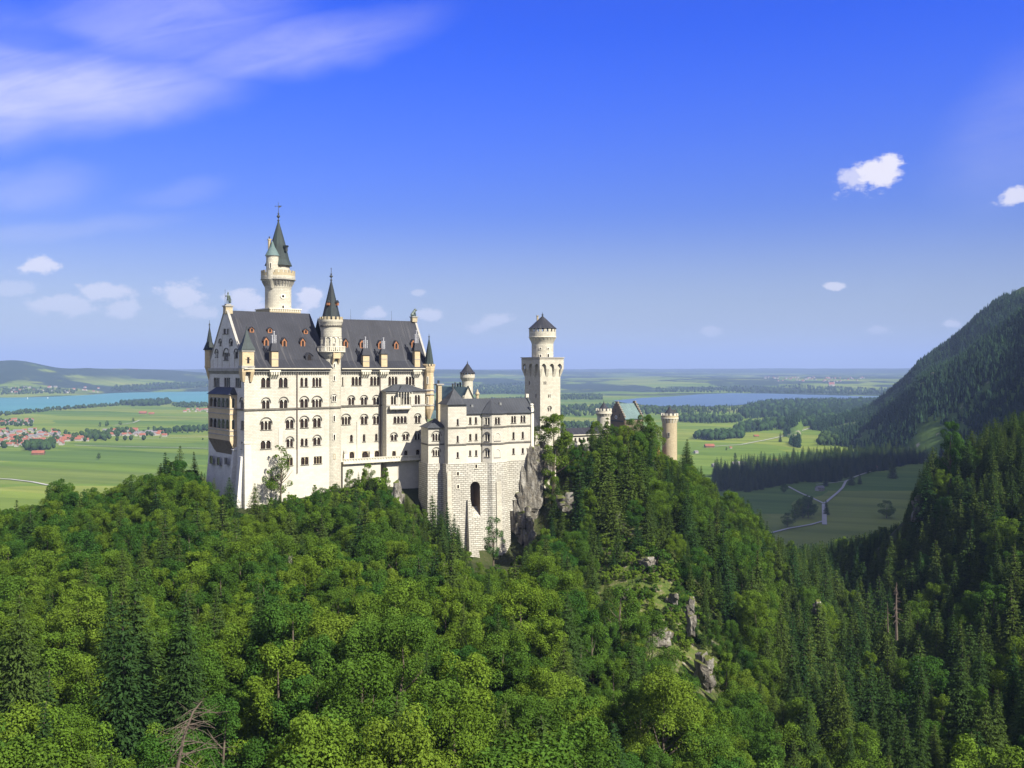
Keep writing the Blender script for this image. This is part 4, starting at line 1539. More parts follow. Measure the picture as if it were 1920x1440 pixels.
# ---------------------------------------------------------------- east wing
rowB = [(641, 707, 644, 723, 1, 0), (659, 706.5, 678, 722.5, 3, 0), (694, 706, 712, 722.5, 3, 0), (728, 706, 745.5, 722, 3, 0), (760.6, 706, 777.6, 722, 3, 0),
        (653, 745.5, 664.5, 759, 2, 1), (676.5, 745, 688.5, 759, 2, 1), (699.5, 745, 711.5, 759, 2, 1),
        (640.5, 781.5, 657, 796, 3, 1), (676.5, 780.5, 689, 795.5, 2, 1), (699.5, 780, 711.5, 795, 2, 1),
        (656, 815, 662, 828.5, 1, 0), (680, 814, 685.4, 828, 1, 0), (703, 813, 708.4, 827, 1, 0),
        (655, 847, 664.5, 862, 1, 0), (678.5, 846, 690.5, 866, 1, 0), (702, 845, 711, 860, 1, 0)]
RB = rects(FB, rowB)
mb = MB()
up = [r for r, n, h in RB if r[2] > zB - 0.2]
lo = [r for r, n, h in RB if r[2] <= zB - 0.2]
wall(mb, FB, -3, LB, zB, zE, up, m=0)
wall(mb, FB, -3, LB, BASE, zB, lo, off=0.1, m=1)
mb.poly([FB.P(LB, 0, BASE), FB.P(LB, -WB, BASE), FB.P(LB, -WB, zE), FB.P(LB, 0, zE)], 0)
mb.poly([FB.P(LB, 0, zE), FB.P(LB, -WB, zE), FB.P(LB, -WB / 2, zRB)], 0)
mb.poly([FB.P(LB, -WB, BASE), FB.P(-3, -WB, BASE), FB.P(-3, -WB, zE), FB.P(LB, -WB, zE)], 0)
part(mb, "south_wall", [M['stone'], M['smooth']], T_east)
for i, (r, n, h) in enumerate(RB):
    lowrow = r[2] <= zB - 0.2
    window(T_east, FB, r, n, 0.1 if lowrow else 0.0, bool(h), frame=(M['buff'] if lowrow else None), name=('door' if i == 15 else 'window'), sill=(i != 15))
mb = MB()
mb.fbox(FB, -3, LB + 0.3, -0.02, 0.42, zS - 0.35, zS + 0.3, 0)
part(mb, "string_course", [M['moss_shade']], T_east)
mb = MB()
mb.fbox(FB, -3, LB + 0.5, -0.02, 1.55, -0.35, 0.32, 0)
mb.fbox(FB, -3, LB + 0.5, -0.02, 1.1, -1.0, -0.36, 0)
corbel_row(mb, FB, -2.5, LB, -2.3, -1.0, 1.0, 0.95, 0.5)
part(mb, "cornice", [M['greytrim']], T_east)  # darker grey carries part of the eave shadow in its colour
profB = [(1.95, 0.4), (-1.8, 3.4), (-WB / 2, zRB)]
mb = MB()
gable_roof(mb, FB, -5.0, LB + 0.2, profB, WB)
part(mb, "roof", [M['slate']], T_east)
mb = MB()
for (na, za), (nb, zb2) in zip(profB[:-1], profB[1:]):
    for fl in (0, 1):
        a, b = (na, nb) if not fl else (-WB - na, -WB - nb)
        q = [FB.P(LB + 0.21, a, za - 0.1), FB.P(LB + 1.1, a, za - 0.1), FB.P(LB + 1.1, b, zb2 - 0.1), FB.P(LB + 0.21, b, zb2 - 0.1)]
        q2 = [(p[0], p[1], p[2] + 0.7) for p in q]
        mb.hexa(q if not fl else q[::-1], q2 if not fl else q2[::-1], 0)
part(mb, "gable_coping", [M['greytrim']], T_east)
mb = MB()
mb.fbox(FB, LB - 1.1, LB + 1.2, -WB / 2 - 1.1, -WB / 2 + 1.1, zRB - 0.4, zRB + 1.6, 0)
mb.fbox(FB, LB - 1.4, LB + 1.5, -WB / 2 - 1.4, -WB / 2 + 1.4, zRB + 1.6, zRB + 2.0, 1)
part(mb, "gable_pedestal", [M['buff'], M['greytrim']], T_east)
for px, py in ((647, 645), (677.5, 646.5), (711.5, 648), (741.5, 648.5), (773.5, 646)):
    dormer(T_east, FB, profB, WB, px, py, 1.9, 2.9)
chimney(T_east, FB, 686.5, 1.0, 5.6, 2.7, 2.8, 6, 4.6, blind=True)
chimney(T_east, FB, 720.5, 2.2, 6.2, 2.6, 2.0, 5, 4.6)
chimney(T_east, FB, 782.5, 1.0, 7.6, 2.4, 3.2, 6, 5.4)
mb = MB()
for px, z1 in ((657.5, 0), (734, 0)):
    u = FB.U(px, -WB / 2)
    q = FB.P(u, -WB / 2, 0)
    mb = MB()
    mb.lathe(q[0], q[1], [(0.06, zRB - 0.3), (0.035, zRB + 4.2)], 5)
    part(mb, "lightning_rod", [M['metal']], T_east)

# projecting bay of the east wing
PBY = 4.6
ub0, ub1 = FB.U(724.5, PBY), FB.U(797.0, PBY)
rowY = [(733, 742, 743, 758.5, 2, 0), (777.5, 740.5, 788, 758, 2, 0), (751, 744, 770, 758.6, 3, 0),
        (737.5, 780.5, 763, 793.5, 4, 0), (777.8, 779, 788.6, 793, 2, 1),
        (732.8, 815, 744.4, 826, 2, 1), (755, 814, 766.4, 825, 2, 1), (777.6, 812.5, 788, 824, 2, 1),
        (735, 845.5, 742.4, 860, 1, 0), (757.6, 844.5, 764.4, 859, 1, 0), (779.6, 843, 787, 858, 1, 0)]
RY = rects(FB, rowY, PBY)
zbt = -9.0
mb = MB()
upy = [r for r, n, h in RY if r[2] > zB + 0.2]
loy = [r for r, n, h in RY if r[2] <= zB + 0.2]
wall(mb, FB, ub0, ub1, zB, zbt, upy, off=PBY, m=0)
wall(mb, FB, ub0, ub1, BASE, zB, loy, off=PBY + 0.1, m=1)
for u in (ub0, ub1):
    q = [FB.P(u, 0, BASE), FB.P(u, PBY, BASE), FB.P(u, PBY, zbt), FB.P(u, 0, zbt)]
    mb.poly(q if u == ub0 else q[::-1], 0)
bayb = part(mb, "projecting_bay", [M['stone'], M['smooth']], T_east, label="cream projecting bay with a balcony and low dark roof")
for i, (r, n, h) in enumerate(RY):
    window(bayb, FB, r, n, PBY + (0.1 if r[2] <= zB + 0.2 else 0), bool(h), frame=(M['buff'] if r[2] < -31 else None), pointed=(i in (0, 1)), recess=(0.9 if i == 2 else 0.16), depth=0.55 if i != 2 else 1.4)
mb = MB()
mb.fbox(FB, ub0 - 0.25, ub1 + 0.3, PBY - 0.1, PBY + 0.4, zS - 0.35, zS + 0.3, 0)
mb.fbox(FB, ub0 - 0.4, ub1 + 0.4, -0.02, PBY + 0.5, zbt - 0.6, zbt, 0)
part(mb, "bay_ledge", [M['greytrim']], bayb)
mb = MB()
um = (ub0 + ub1) / 2
b = [FB.P(ub0 - 0.9, PBY + 1.0, zbt), FB.P(ub1 + 0.9, PBY + 1.0, zbt), FB.P(ub1 + 0.9, -0.02, zbt), FB.P(ub0 - 0.9, -0.02, zbt)]
t = [FB.P(um - 3.4, 1.6, zbt + 2.7), FB.P(um + 2.4, 1.6, zbt + 2.7), FB.P(um + 2.4, 0, zbt + 2.75), FB.P(um - 3.4, 0, zbt + 2.75)]
mb.hexa(b, t)
# small pointed hood above the balcony
uq0, uq1 = FB.U(746.5, PBY + 2), FB.U(774, PBY + 2)
b = [FB.P(uq0, PBY + 2.2, zbt - 0.3), FB.P(uq1, PBY + 2.2, zbt - 0.3), FB.P(uq1, PBY - 1, zbt - 0.3), FB.P(uq0, PBY - 1, zbt - 0.3)]
t = [FB.P((uq0 + uq1) / 2 - 0.3, PBY - 0.6, zbt + 2.2), FB.P((uq0 + uq1) / 2 + 0.3, PBY - 0.6, zbt + 2.2), FB.P((uq0 + uq1) / 2 + 0.3, PBY - 2.8, zbt + 2.4), FB.P((uq0 + uq1) / 2 - 0.3, PBY - 2.8, zbt + 2.4)]
mb.hexa(b, t)
part(mb, "bay_roof", [M['slate2']], bayb)
# balcony with columns
ua, ub = FB.U(731.5, PBY + 1.8), FB.U(771, PBY + 1.8)
mb = MB()
zfl = -15.9
mb.fbox(FB, ua, ub, PBY + 0.02, PBY + 1.9, zfl - 0.4, zfl, 0)
mb.fbox(FB, ua, ub, PBY + 1.72, PBY + 1.9, zfl, zfl + 1.05, 1)
mb.fbox(FB, ua, ua + 0.18, PBY + 0.02, PBY + 1.72, zfl, zfl + 1.05, 1)
mb.fbox(FB, ub - 0.18, ub, PBY + 0.02, PBY + 1.72, zfl, zfl + 1.05, 1)
for i in range(4):
    c = ua + 0.7 + (ub - ua - 1.4) * i / 3
    mb.ftaper(FB, (c - 0.2, c + 0.2, PBY, PBY + 0.2), (c - 0.22, c + 0.22, PBY, PBY + 1.8), zfl - 1.7, zfl - 0.4, 0)
bal = part(mb, "balcony", [M['greytrim'], M['trim']], bayb)
mb = MB()
for i in range(6):
    c = uq0 + 0.2 + (uq1 - uq0 - 0.4) * i / 5
    q = FB.P(c, PBY + 1.75, 0)
    mb = MB()
    mb.lathe(q[0], q[1], [(0.2, zfl + 1.05), (0.12, zfl + 1.3), (0.11, zbt - 1.2), (0.24, zbt - 0.9), (0.24, zbt - 0.3)], 8)
    part(mb, "balcony_column", [M['column']], bal)
# drainpipe in the angle of the bay and the pale flue strip
mb = MB()
u_ = FB.U(713.4, 0.4)
mb.fbox(FB, u_ - 0.15, u_ + 0.15, 0.02, 0.4, -36, -0.4)
part(mb, "drainpipe", [M['drain']], T_east)
mb = MB()
u0_, u1_ = FB.U(669), FB.U(675)
zt1 = FB.at(672, 790)[1]
mb.fbox(FB, u0_, u1_, -0.02, 0.3, BASE, zt1)
part(mb, "flue_strip", [M['smooth']], T_east)
mb = MB()
for px0, px1 in ((645.5, 652), (693.5, 699)):
    u0_, u1_ = FB.U(px0, 1.0), FB.U(px1, 1.0)
    zt1 = FB.at(px0, 850)[1]
    mb.ftaper(FB, (u0_, u1_, 0, 1.3), (u0_, u1_, 0, 1.2), -37, zt1, 0)
    mb.ftaper(FB, (u0_, u1_, 0, 1.3), (u0_, u1_, 0, 0.2), zt1, zt1 + 1.2, 1)
part(mb, "buttress", [M['column'], M['greytrim']], T_east)

# corner turret of the east wing: slim octagon of yellow stone under a tall green spire
q = FB.P(LB + 0.3, 0.9, 0)
mb = MB()
mb.lathe(q[0], q[1], [(0.5, -21.0), (1.2, -19.2), (2.15, -16.6), (2.15, -15.6), (2.0, -15.5), (2.0, -8.8), (2.0, -1.6), (2.35, -0.6), (2.5, 0.4)], 8, 0, True, 0.39)
for z in (-15.4, -9.0, -10.8):
    mb.lathe(q[0], q[1], [(2.02, z), (2.4, z + 0.1), (2.4, z + 0.5), (2.02, z + 0.6)], 8, 1, False, 0.39)
tur = part(mb, "corner_turret", [M['yellow'], M['greytrim']], T_east, label="slim yellow octagonal corner turret with a green spire")
mb = MB()
mb.lathe(q[0], q[1], [(2.55, 0.4), (2.55, 1.3), (2.25, 1.3)], 8, 0, False, 0.39)
mb.ringboxes(q[0], q[1], 2.2, 2.6, 1.3, 2.1, 12, 0.55, 0, 0.2)
part(mb, "battlement", [M['yellow']], tur)
mb = MB()
mb.lathe(q[0], q[1], [(2.3, 0.9), (1.95, 2.6), (1.1, 8.2), (0.12, 13.0)], 8, 0, True, 0.39)
part(mb, "spire", [M['copper']], tur)
mb = MB()
finial(mb, q[0], q[1], 12.8, 2.0, 0.4)
part(mb, "finial", [M['metal']], tur)
for px, a, b in ((802, 706.5, 719), (802, 744, 756.5), (812.6, 707, 719), (812.8, 744, 756)):
    cyl_window(tur, q[0], q[1], 1.95, px, a, b, 0.6)

# ---------------------------------------------------------------- terrace with its arcaded parapet, in front of the east wing
TT = thing("terrace", "stone terrace with arcaded parapet along the foot of the east palace wing", "terrace", (*FB.P(10, 5, -40)[:2], -60.0), "castle buildings")
mb = MB()
zT = -36.4
u0_, u1_ = FB.U(644, 7.2), FB.U(794.5, 7.2)
uk = FB.U(716, 7.2)
NT_ = 7.2
mb.fbox(FB, u0_, u1_, 0.15, NT_, zT - 0.7, zT, 0)
mb.fbox(FB, u0_ + 0.2, uk, 0.15, NT_ - 1.2, BASE, zT - 0.72, 1)
mb.fbox(FB, FB.U(747, 5), FB.U(791, 5), 0.15, NT_ - 2.2, BASE, zT - 0.72, 1)
part(mb, "terrace_wall", [M['trim'], M['smooth']], TT)
mb = MB()
nn = int((u1_ - u0_) / 1.15)
hl = []
for i in range(nn):
    a = u0_ + (u1_ - u0_) * i / nn
    hl.append((a + 0.22, a + (u1_ - u0_) / nn - 0.22, zT + 0.25, zT + 1.0))
wall(mb, FB, u0_, u1_, zT, zT + 1.25, hl, off=NT_, depth=0.3)
mb.fbox(FB, u0_, u1_, NT_ - 0.36, NT_ - 0.3, zT, zT + 1.25)
mb.fbox(FB, u0_ - 0.1, u1_ + 0.1, NT_ - 0.4, NT_ + 0.1, zT + 1.25, zT + 1.45)
corbel_row(mb, FB, u0_, u1_, zT - 1.3, zT - 0.7, 0.9, 1.5, 0.4, off=NT_ - 1.2)
part(mb, "parapet", [M['trim']], TT)
# ------------------------------------------------------------------ round stair tower between the two wings
SX, SY, SR = X_at(621, 366), 366.0, 3.68
kz = lambda py, Y: (H0 - py) / F * Y
TS = thing("stair_tower", "slender round cream stair tower with dark pointed spire between the two palace wings", "castle tower", (SX, SY, BASE), "castle towers")
z = lambda py: kz(py, SY - SR)
mb = MB()
mb.lathe(SX, SY, [(SR * 1.03, BASE), (SR * 1.03, zB), (SR, zB + 0.05), (SR, z(673)), (SR * 1.18, z(668)), (5.1, z(661)), (5.3, z(660.5))], 36, 0)
mb.lathe(SX, SY, [(3.62, z(660)), (3.62, z(632)), (3.95, z(631)), (3.95, z(612)), (4.1, z(608)), (4.35, z(604)), (4.5, z(603)), (4.5, z(599))], 36, 0)
part(mb, "tower_shaft", [M['tower_stone']], TS)
mb = MB()
mb.lathe(SX, SY, [(SR + 0.02, zS - 0.35), (SR + 0.4, zS - 0.3), (SR + 0.4, zS + 0.25), (SR + 0.02, zS + 0.3)], 36, 0, False)
mb.lathe(SX, SY, [(3.97, z(613)), (4.3, z(612)), (4.3, z(610.6)), (3.97, z(610))], 36, 0, False)
mb.ringboxes(SX, SY, 3.9, 4.3, z(613.6), z(609), 26, 0.5, 0, 0, None, True)
part(mb, "string_course", [M['moss_shade']], TS)
# gallery of round arches around the upper stage, behind a balustrade
gal = None
mb = MB()
na = 12
zg0, zg1, zgs = z(654), z(631.5), z(638)
for i in range(na):
    ang = 2 * math.pi * (i + 0.28) / na
    q = (SX + 3.95 * math.cos(ang), SY + 3.95 * math.sin(ang))
    mb.lathe(q[0], q[1], [(0.24, zg0 - 0.9), (0.24, zg0 - 0.3), (0.15, zg0 - 0.1), (0.14, zgs - 0.3), (0.28, zgs), (0.28, zgs + 0.15)], 8)
    a2 = 2 * math.pi * (i + 0.78) / na
    fr = FR(SX + 3.95 * math.cos(a2), SY + 3.95 * math.sin(a2), math.degrees(math.atan2(math.cos(a2), -math.sin(a2))))
    hw = 3.95 * math.sin(math.pi / na)
    arch_plate(mb, fr, -hw, hw, zgs, zg1, 1, -0.05, 0.35, 0.1, m=0)
gal = part(mb, "gallery", [M['column']], TS)
mb = MB()
mb.lathe(SX, SY, [(5.0, z(660.4)), (5.45, z(660)), (5.45, z(658.5)), (5.0, z(658.4))], 36, 0, False)
mb.lathe(SX, SY, [(5.15, z(650.6)), (5.45, z(650.4)), (5.45, z(649)), (5.15, z(648.9)), (5.15, z(650.6))], 36, 0, False)
mb.ringboxes(SX, SY, 5.18, 5.4, z(658.5), z(650.4), 44, 0.45)
part(mb, "balustrade", [M['trim']], TS)
# oriel under the gallery
ox, oy = cyl_hit(SX, SY, SR, 629)
fo = FR(ox, oy, math.degrees(math.atan2((ox - SX) / SR, -(oy - SY) / SR)))
mb = MB()
mb.fbox(fo, -1.5, 1.5, -0.8, 1.35, z(672), z(659.5), 0)
mb.ftaper(fo, (-1.5, -0.95, -0.8, 0.1), (-1.5, -0.85, -0.8, 1.35), z(682), z(672), 0)
mb.ftaper(fo, (0.95, 1.5, -0.8, 0.1), (0.85, 1.5, -0.8, 1.35), z(682), z(672), 0)
part(mb, "oriel", [M['yellow']], TS)
mb = MB()
mb.ringboxes(SX, SY, 4.05, 4.5, z(599), z(593.5), 16, 0.56)
part(mb, "battlement", [M['buff']], TS)
mb = MB()
mb.lathe(SX, SY, [(3.75, z(598)), (3.5, z(594)), (2.55, z(574)), (1.3, z(548)), (0.18, z(524))], 8, 0, True, 0.2)
sp = part(mb, "spire", [M['spire']], TS)
mb = MB()
finial(mb, SX, SY, z(524.5), z(500) - z(524.5), 0.6, 0, True)
part(mb, "finial", [M['metal']], TS)
for px in (613.5, 634.5):
    s_ = -1 if px < 615 else 1
    x_, y_ = cyl_hit(SX, SY, 2.7, 615.5 if s_ < 0 else 632)
    f2 = FR(x_, y_, math.degrees(math.atan2((x_ - SX) / 2.7, -(y_ - SY) / 2.7)))
    mb = MB()
    mb.fbox(f2, -0.5, 0.5, -0.8, 0.5, z(572), z(566.5), 0)
    mb.ftaper(f2, (-0.7, 0.7, -1, 0.65), (-0.1, 0.1, -1.4, 0.4), z(566.5), z(562), 1)
    part(mb, "dormer", [M['wood'], M['spire']], sp)
for px, a, b, w, n, h in ((626.6, 681.5, 688.5, 0.7, 1, 0), (626.8, 704.5, 713.5, 0.75, 1, 0), (626.5, 741.5, 752.5, 1.7, 2, 1), (626.5, 778.5, 790, 0.85, 1, 0), (626.8, 814, 825, 0.85, 1, 0), (627, 851.5, 860, 0.7, 1, 0), (626, 643, 651, 0.8, 1, 0)):
    cyl_window(TS, SX, SY, SR if a > 660 else 3.62, px, a, b, w, n, bool(h), frame=('buff' if a > 845 else 'column'))

# ------------------------------------------------------------------ the tall round tower behind the ridge
NX, NY, NR = X_at(521.5, 379), 379.0, 5.15
TN = thing("round_tower", "tallest cream round tower behind the slate roof, green pointed spire with weather vane", "castle tower", (NX, NY, BASE), "castle towers")
z = lambda py: kz(py, NY - 4)
mb = MB()
mb.lathe(NX, NY, [(NR, BASE), (NR, z(540)), (NR * 1.02, z(539))], 40, 0, False)
mb.lathe(NX, NY, [(NR, z(541)), (NR * 1.06, z(533)), (6.2, z(526)), (6.55, z(524)), (6.75, z(521)), (6.75, z(516.5)), (6.5, z(516.5)), (6.5, z(514)), (4.4, z(514))], 40, 0, False)
mb.lathe(NX + 0.1, NY, [(4.45, z(518)), (4.45, z(497)), (4.75, z(496))], 36, 0)
part(mb, "tower_shaft", [M['tower_stone']], TN)
mb = MB()
mb.ringboxes(NX, NY, NR - 0.1, 6.45, z(538.5), z(527), 30, 0.5, 0, 0.05, None, True)
mb.lathe(NX, NY, [(6.5, z(525)), (6.9, z(524)), (6.9, z(522.6)), (6.5, z(522))], 40, 0, False)
part(mb, "corbel_ring", [M['greytrim']], TN)
mb = MB()
mb.lathe(NX, NY, [(6.7, z(516.5)), (6.7, z(511)), (6.35, z(511)), (6.35, z(516.4))], 40, 0, False)
mb.ringboxes(NX, NY, 6.35, 6.72, z(511), z(506.5), 22, 0.58)
part(mb, "battlement", [M['buff']], TN)
mb = MB()
mb.lathe(NX + 0.1, NY, [(5.5, z(496.5)), (4.4, z(485)), (3.0, z(457)), (1.5, z(432)), (0.2, z(411.5))], 12, 0)
sp = part(mb, "spire", [M['copper']], TN)
mb = MB()
finial(mb, NX + 0.1, NY, z(412), z(384) - z(412), 0.62)
part(mb, "finial", [M['metal']], TN)
mb = MB()
zv = z(383.5)
mb.lathe(NX + 0.1, NY, [(0.09, z(388)), (0.07, z(376))], 6)
fv = FR(NX + 0.1, NY, 8)
mb.fbox(fv, -1.2, 0.1, -0.04, 0.04, zv - 0.08, zv + 0.08)
mb.ftaper(fv, (0.1, 0.5, -0.04, 0.04), (0.1, 1.5, -0.04, 0.04), zv - 0.55, zv + 0.25)
mb.fbox(fv, -1.35, -1.15, -0.04, 0.04, zv - 0.25, zv + 0.25)
part(mb, "weather_vane", [M['metal']], TN)
# stair turret clinging to the upper drum
tx, ty = X_at(510.7, NY - 4.4), NY - 4.4
mb = MB()
mb.lathe(tx, ty, [(0.3, z(546)), (1.0, z(541)), (1.5, z(534)), (2.45, z(524)), (2.45, z(521)), (2.4, z(520.8)), (2.4, z(483)), (2.6, z(481)), (2.6, z(479.5))], 24, 0)
st_ = part(mb, "stair_turret", [M['tower_stone']], TN)
mb = MB()
mb.lathe(tx, ty, [(2.85, z(480)), (2.3, z(474.5)), (1.1, z(464)), (0.1, z(452))], 16, 0)
part(mb, "turret_roof", [M['verd']], st_)
cyl_window(st_, tx, ty, 2.4, 507.5, 492.5, 502.5, 0.7)
mb = MB()
fc = FR(X_at(505.6, NY), NY, 30)
mb.fbox(fc, -0.55, 0.55, -0.6, 0.5, z(496), z(447.5), 0)
mb.fbox(fc, -0.75, 0.75, -0.8, 0.7, z(447.5), z(445.5), 0)
mb.lathe(fc.o[0] - 0.1, NY, [(0.25, z(445.5)), (0.3, z(441))], 8, 1)
part(mb, "chimney", [M['buff'], M['metal']], TN)
x_, y_ = cyl_hit(NX, NY, 3.9, 535.3)
f2 = FR(x_, y_, math.degrees(math.atan2((x_ - NX) / 3.9, -(y_ - NY) / 3.9)))
mb = MB()
mb.fbox(f2, -0.55, 0.55, -1.2, 0.7, z(470), z(462), 0)
mb.ftaper(f2, (-0.8, 0.8, -1.4, 0.9), (-0.6, 0.6, -1.6, 1.1), z(462), z(459), 1)
part(mb, "dormer", [M['metal'], M['spire']], sp)
cyl_window(TN, NX, NY, NR, 530.6, 572, 578.5, 1.0)
cyl_window(TN, NX, NY, NR, 543.5, 572, 578, 0.8)
# round clock-like oculus
x_, y_ = cyl_hit(NX, NY, NR, 530.6)
f2 = FR(x_, y_, math.degrees(math.atan2((x_ - NX) / NR, -(y_ - NY) / NR)))
mb = MB()
zc_ = kz(555.5, y_)
for k in range(16):
    t0, t1 = 2 * math.pi * k / 16, 2 * math.pi * (k + 1) / 16
    P_ = lambda r, t, n: f2.P(r * math.cos(t), n, zc_ + r * math.sin(t))
    mb.poly([P_(0.55, t0, 0.2), P_(1.0, t0, 0.2), P_(1.0, t1, 0.2), P_(0.55, t1, 0.2)], 0)
    mb.poly([P_(1.0, t0, 0.2), P_(1.0, t0, -0.2), P_(1.0, t1, -0.2), P_(1.0, t1, 0.2)], 0)
    mb.poly([P_(0.55, t0, -0.1), P_(0.55, t0, 0.2), P_(0.55, t1, 0.2), P_(0.55, t1, -0.1)], 0)
oc = part(mb, "oculus", [M['column']], TN)
mb = MB()
mb.poly([f2.P(0.56 * math.cos(2 * math.pi * k / 12), 0.06, zc_ + 0.56 * math.sin(2 * math.pi * k / 12)) for k in range(12)])
part(mb, "pane", [M['glass']], oc)
# square platform where it leaves the roof
fp = FR(NX, NY, 39)
mb = MB()
mb.fbox(fp, -6.6, 6.6, -6.6, 6.6, 14.0, z(580.5), 0)
mb.fbox(fp, -6.9, 6.9, -6.9, 6.9, z(580.5), z(578.6), 1)
corbel_row(mb, fp, -6.5, 6.5, z(585), z(580.5), 0.25, 0.9, 0.5, off=6.6, m=1)
part(mb, "platform", [M['buff'], M['trim']], TN)

# ------------------------------------------------------------------ square tower with round lantern
QX, QY, QH = 13.9, 430.0, 5.75
TQ = thing("square_tower", "pale square castle tower with arched overhanging head and round lantern under a dark cone roof", "castle tower", (QX, QY, BASE), "castle towers")
fq = FR(QX, QY, 36)
yq = QY - 8.0
z = lambda py: kz(py, yq)
faces = [fq, FR(QX, QY, 36 - 90), FR(QX, QY, 36 + 90), FR(QX, QY, 36 + 180)]
rowQ = [(1019.3, 715, 1024.6, 721.5, 2, 0), (1027.6, 739.5, 1032.6, 746, 2, 0), (1027.3, 764, 1033.2, 771.5, 2, 1), (1022, 792, 1031, 806, 1, 1)]
RQ = rects(fq, rowQ, QH)
mb = MB()
wall(mb, fq, -QH, QH, BASE, z(707), [r for r, n, h in RQ], off=QH)
rowQ2 = [(991.5, 714.5, 993.5, 721.5, 1, 0), (1003.5, 738.5, 1005.6, 746, 1, 0)]
RQ2 = rects(faces[1], rowQ2, QH)
wall(mb, faces[1], -QH, QH, BASE, z(707), [r for r, n, h in RQ2], off=QH)
for f in faces[2:]:
    wall(mb, f, -QH, QH, BASE, z(707), [], off=QH)
part(mb, "tower_shaft", [M['tower_stone']], TQ)
for r, n, h in RQ:
    window(TQ, fq, r, n, QH, bool(h), sill=False, pier=0.3)
for r, n, h in RQ2:
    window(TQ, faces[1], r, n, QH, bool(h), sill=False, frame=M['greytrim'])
# overhanging head: tapering corbels joined by pointed arches
HQ = 6.85
mb = MB()
zl, zh, zt2 = z(707), z(691.5), z(671)
for f in faces:
    # corbels
    n = 4
    for i in range(n):
        c = -HQ + 2 * HQ * i / (n - 1)
        a0_, a1_ = max(-QH, c * 0.84 - 0.55), min(QH, c * 0.84 + 0.55)
        b0_, b1_ = max(-HQ, c - 0.85), min(HQ, c + 0.85)
        mb.ftaper(f, (a0_, a1_, QH - 0.5, QH + 0.02), (b0_, b1_, QH - 0.5, HQ), zl, zh, 0)
    za_ = z(681.5)
    arch_plate(mb, f, -HQ + 0.9, HQ - 0.9, zh - 0.02, za_, 3, HQ, HQ - QH - 0.1, 1.9, 10, 0, None, True)
    mb.fbox(f, -HQ + 0.005, -HQ + 0.9, QH, HQ - 0.003, zh - 0.02, za_, 0)
    mb.fbox(f, HQ - 0.9, HQ - 0.005, QH, HQ - 0.003, zh - 0.02, za_, 0)
    wall(mb, f, -HQ, HQ, za_, zt2, [], off=HQ, m=0)
    wall(mb, f, -QH, QH, zl, zt2 - 0.2, [], off=QH - 0.05, m=0)
hd = part(mb, "tower_head", [M['tower_stone']], TQ)
mb = MB()
mb.fbox(fq, -HQ - 0.35, HQ + 0.35, -HQ - 0.35, HQ + 0.35, zt2, zt2 + 0.35, 1)
mb.fbox(fq, -HQ - 0.15, HQ + 0.15, -HQ - 0.15, HQ + 0.15, zt2 - 0.75, zt2 - 0.55, 1)
part(mb, "parapet_coping", [M['greytrim'], M['greytrim']], TQ)
z = lambda py: kz(py, QY - 5)
mb = MB()
mb.lathe(QX, QY, [(4.95, z(675)), (4.95, z(645)), (5.1, z(642)), (5.6, z(637)), (6.05, z(632.5)), (6.15, z(631)), (6.15, z(621.5))], 40, 0)
part(mb, "lantern", [M['tower_stone']], TQ)
mb = MB()
mb.ringboxes(QX, QY, 4.9, 6.2, z(641.5), z(634), 22, 0.45, 0, 0, None, True)
mb.lathe(QX, QY, [(6.0, z(632.6)), (6.35, z(632.2)), (6.35, z(631)), (6.0, z(630.6))], 40, 0, False)
part(mb, "corbel_ring", [M['trim']], TQ)
mb = MB()
mb.ringboxes(QX, QY, 5.8, 6.18, z(621.5), z(615.5), 18, 0.62)
part(mb, "battlement", [M['tower_stone']], TQ)
mb = MB()
mb.lathe(QX, QY, [(6.55, z(615.5)), (4.9, z(609.5)), (2.6, z(600.5)), (0.1, z(591))], 16)
part(mb, "cone_roof", [M['slate']], TQ)
mb = MB()
finial(mb, QX, QY, z(591.5), 1.7, 0.55)
part(mb, "finial", [M['metal']], TQ)
mb = MB()
q = (X_at(1007.8, QY), QY)
mb.lathe(q[0], q[1], [(0.42, z(606)), (0.42, z(592)), (0.62, z(591.5)), (0.62, z(590.5))], 10)
part(mb, "chimney", [M['buff']], TQ)
for px, a, b, w in ((1013.4, 664.5, 670.5, 0.9), (1027.7, 663, 670.5, 1.1), (1013.2, 651.5, 654.5, 1.0), (1027.6, 651.5, 654.5, 1.0)):
    cyl_window(TQ, QX, QY, 4.95, px, a, b, w)
# low stair wing at its foot, next to the ladies' house
mb = MB()
fl = FR(X_at(1003, 408), 408.0, 26)
mb.fbox(fl, 0, 8.0, -7, 0, -46, -26.5, 0)
mb.ftaper(fl, (-0.4, 2.4, -7, 0.4), (0.3, 0.4, -7, -3), -26.5, -18.5, 1)
part(mb, "stair_wing", [M['smooth'], M['slate']], TQ)
# ------------------------------------------------------------------ the ladies' house (lower wing on the rough stone base)
K0 = (X_at(833, 373), 373.0)
FK = FR(*K0, 24.0)
TK = thing("annex_house", "lower white castle house with polygonal bay on a high rough stone base", "castle building", (*K0, -76.0), "castle buildings")
kzK = lambda py, off=0: (H0 - py) / F * (FK.P(FK.U(900, off), off, 0)[1])
zk1, zk2, zk0 = kzK(800), kzK(831), kzK(866)       # string courses, top of the base
zke = kzK(775)                                      # eaves


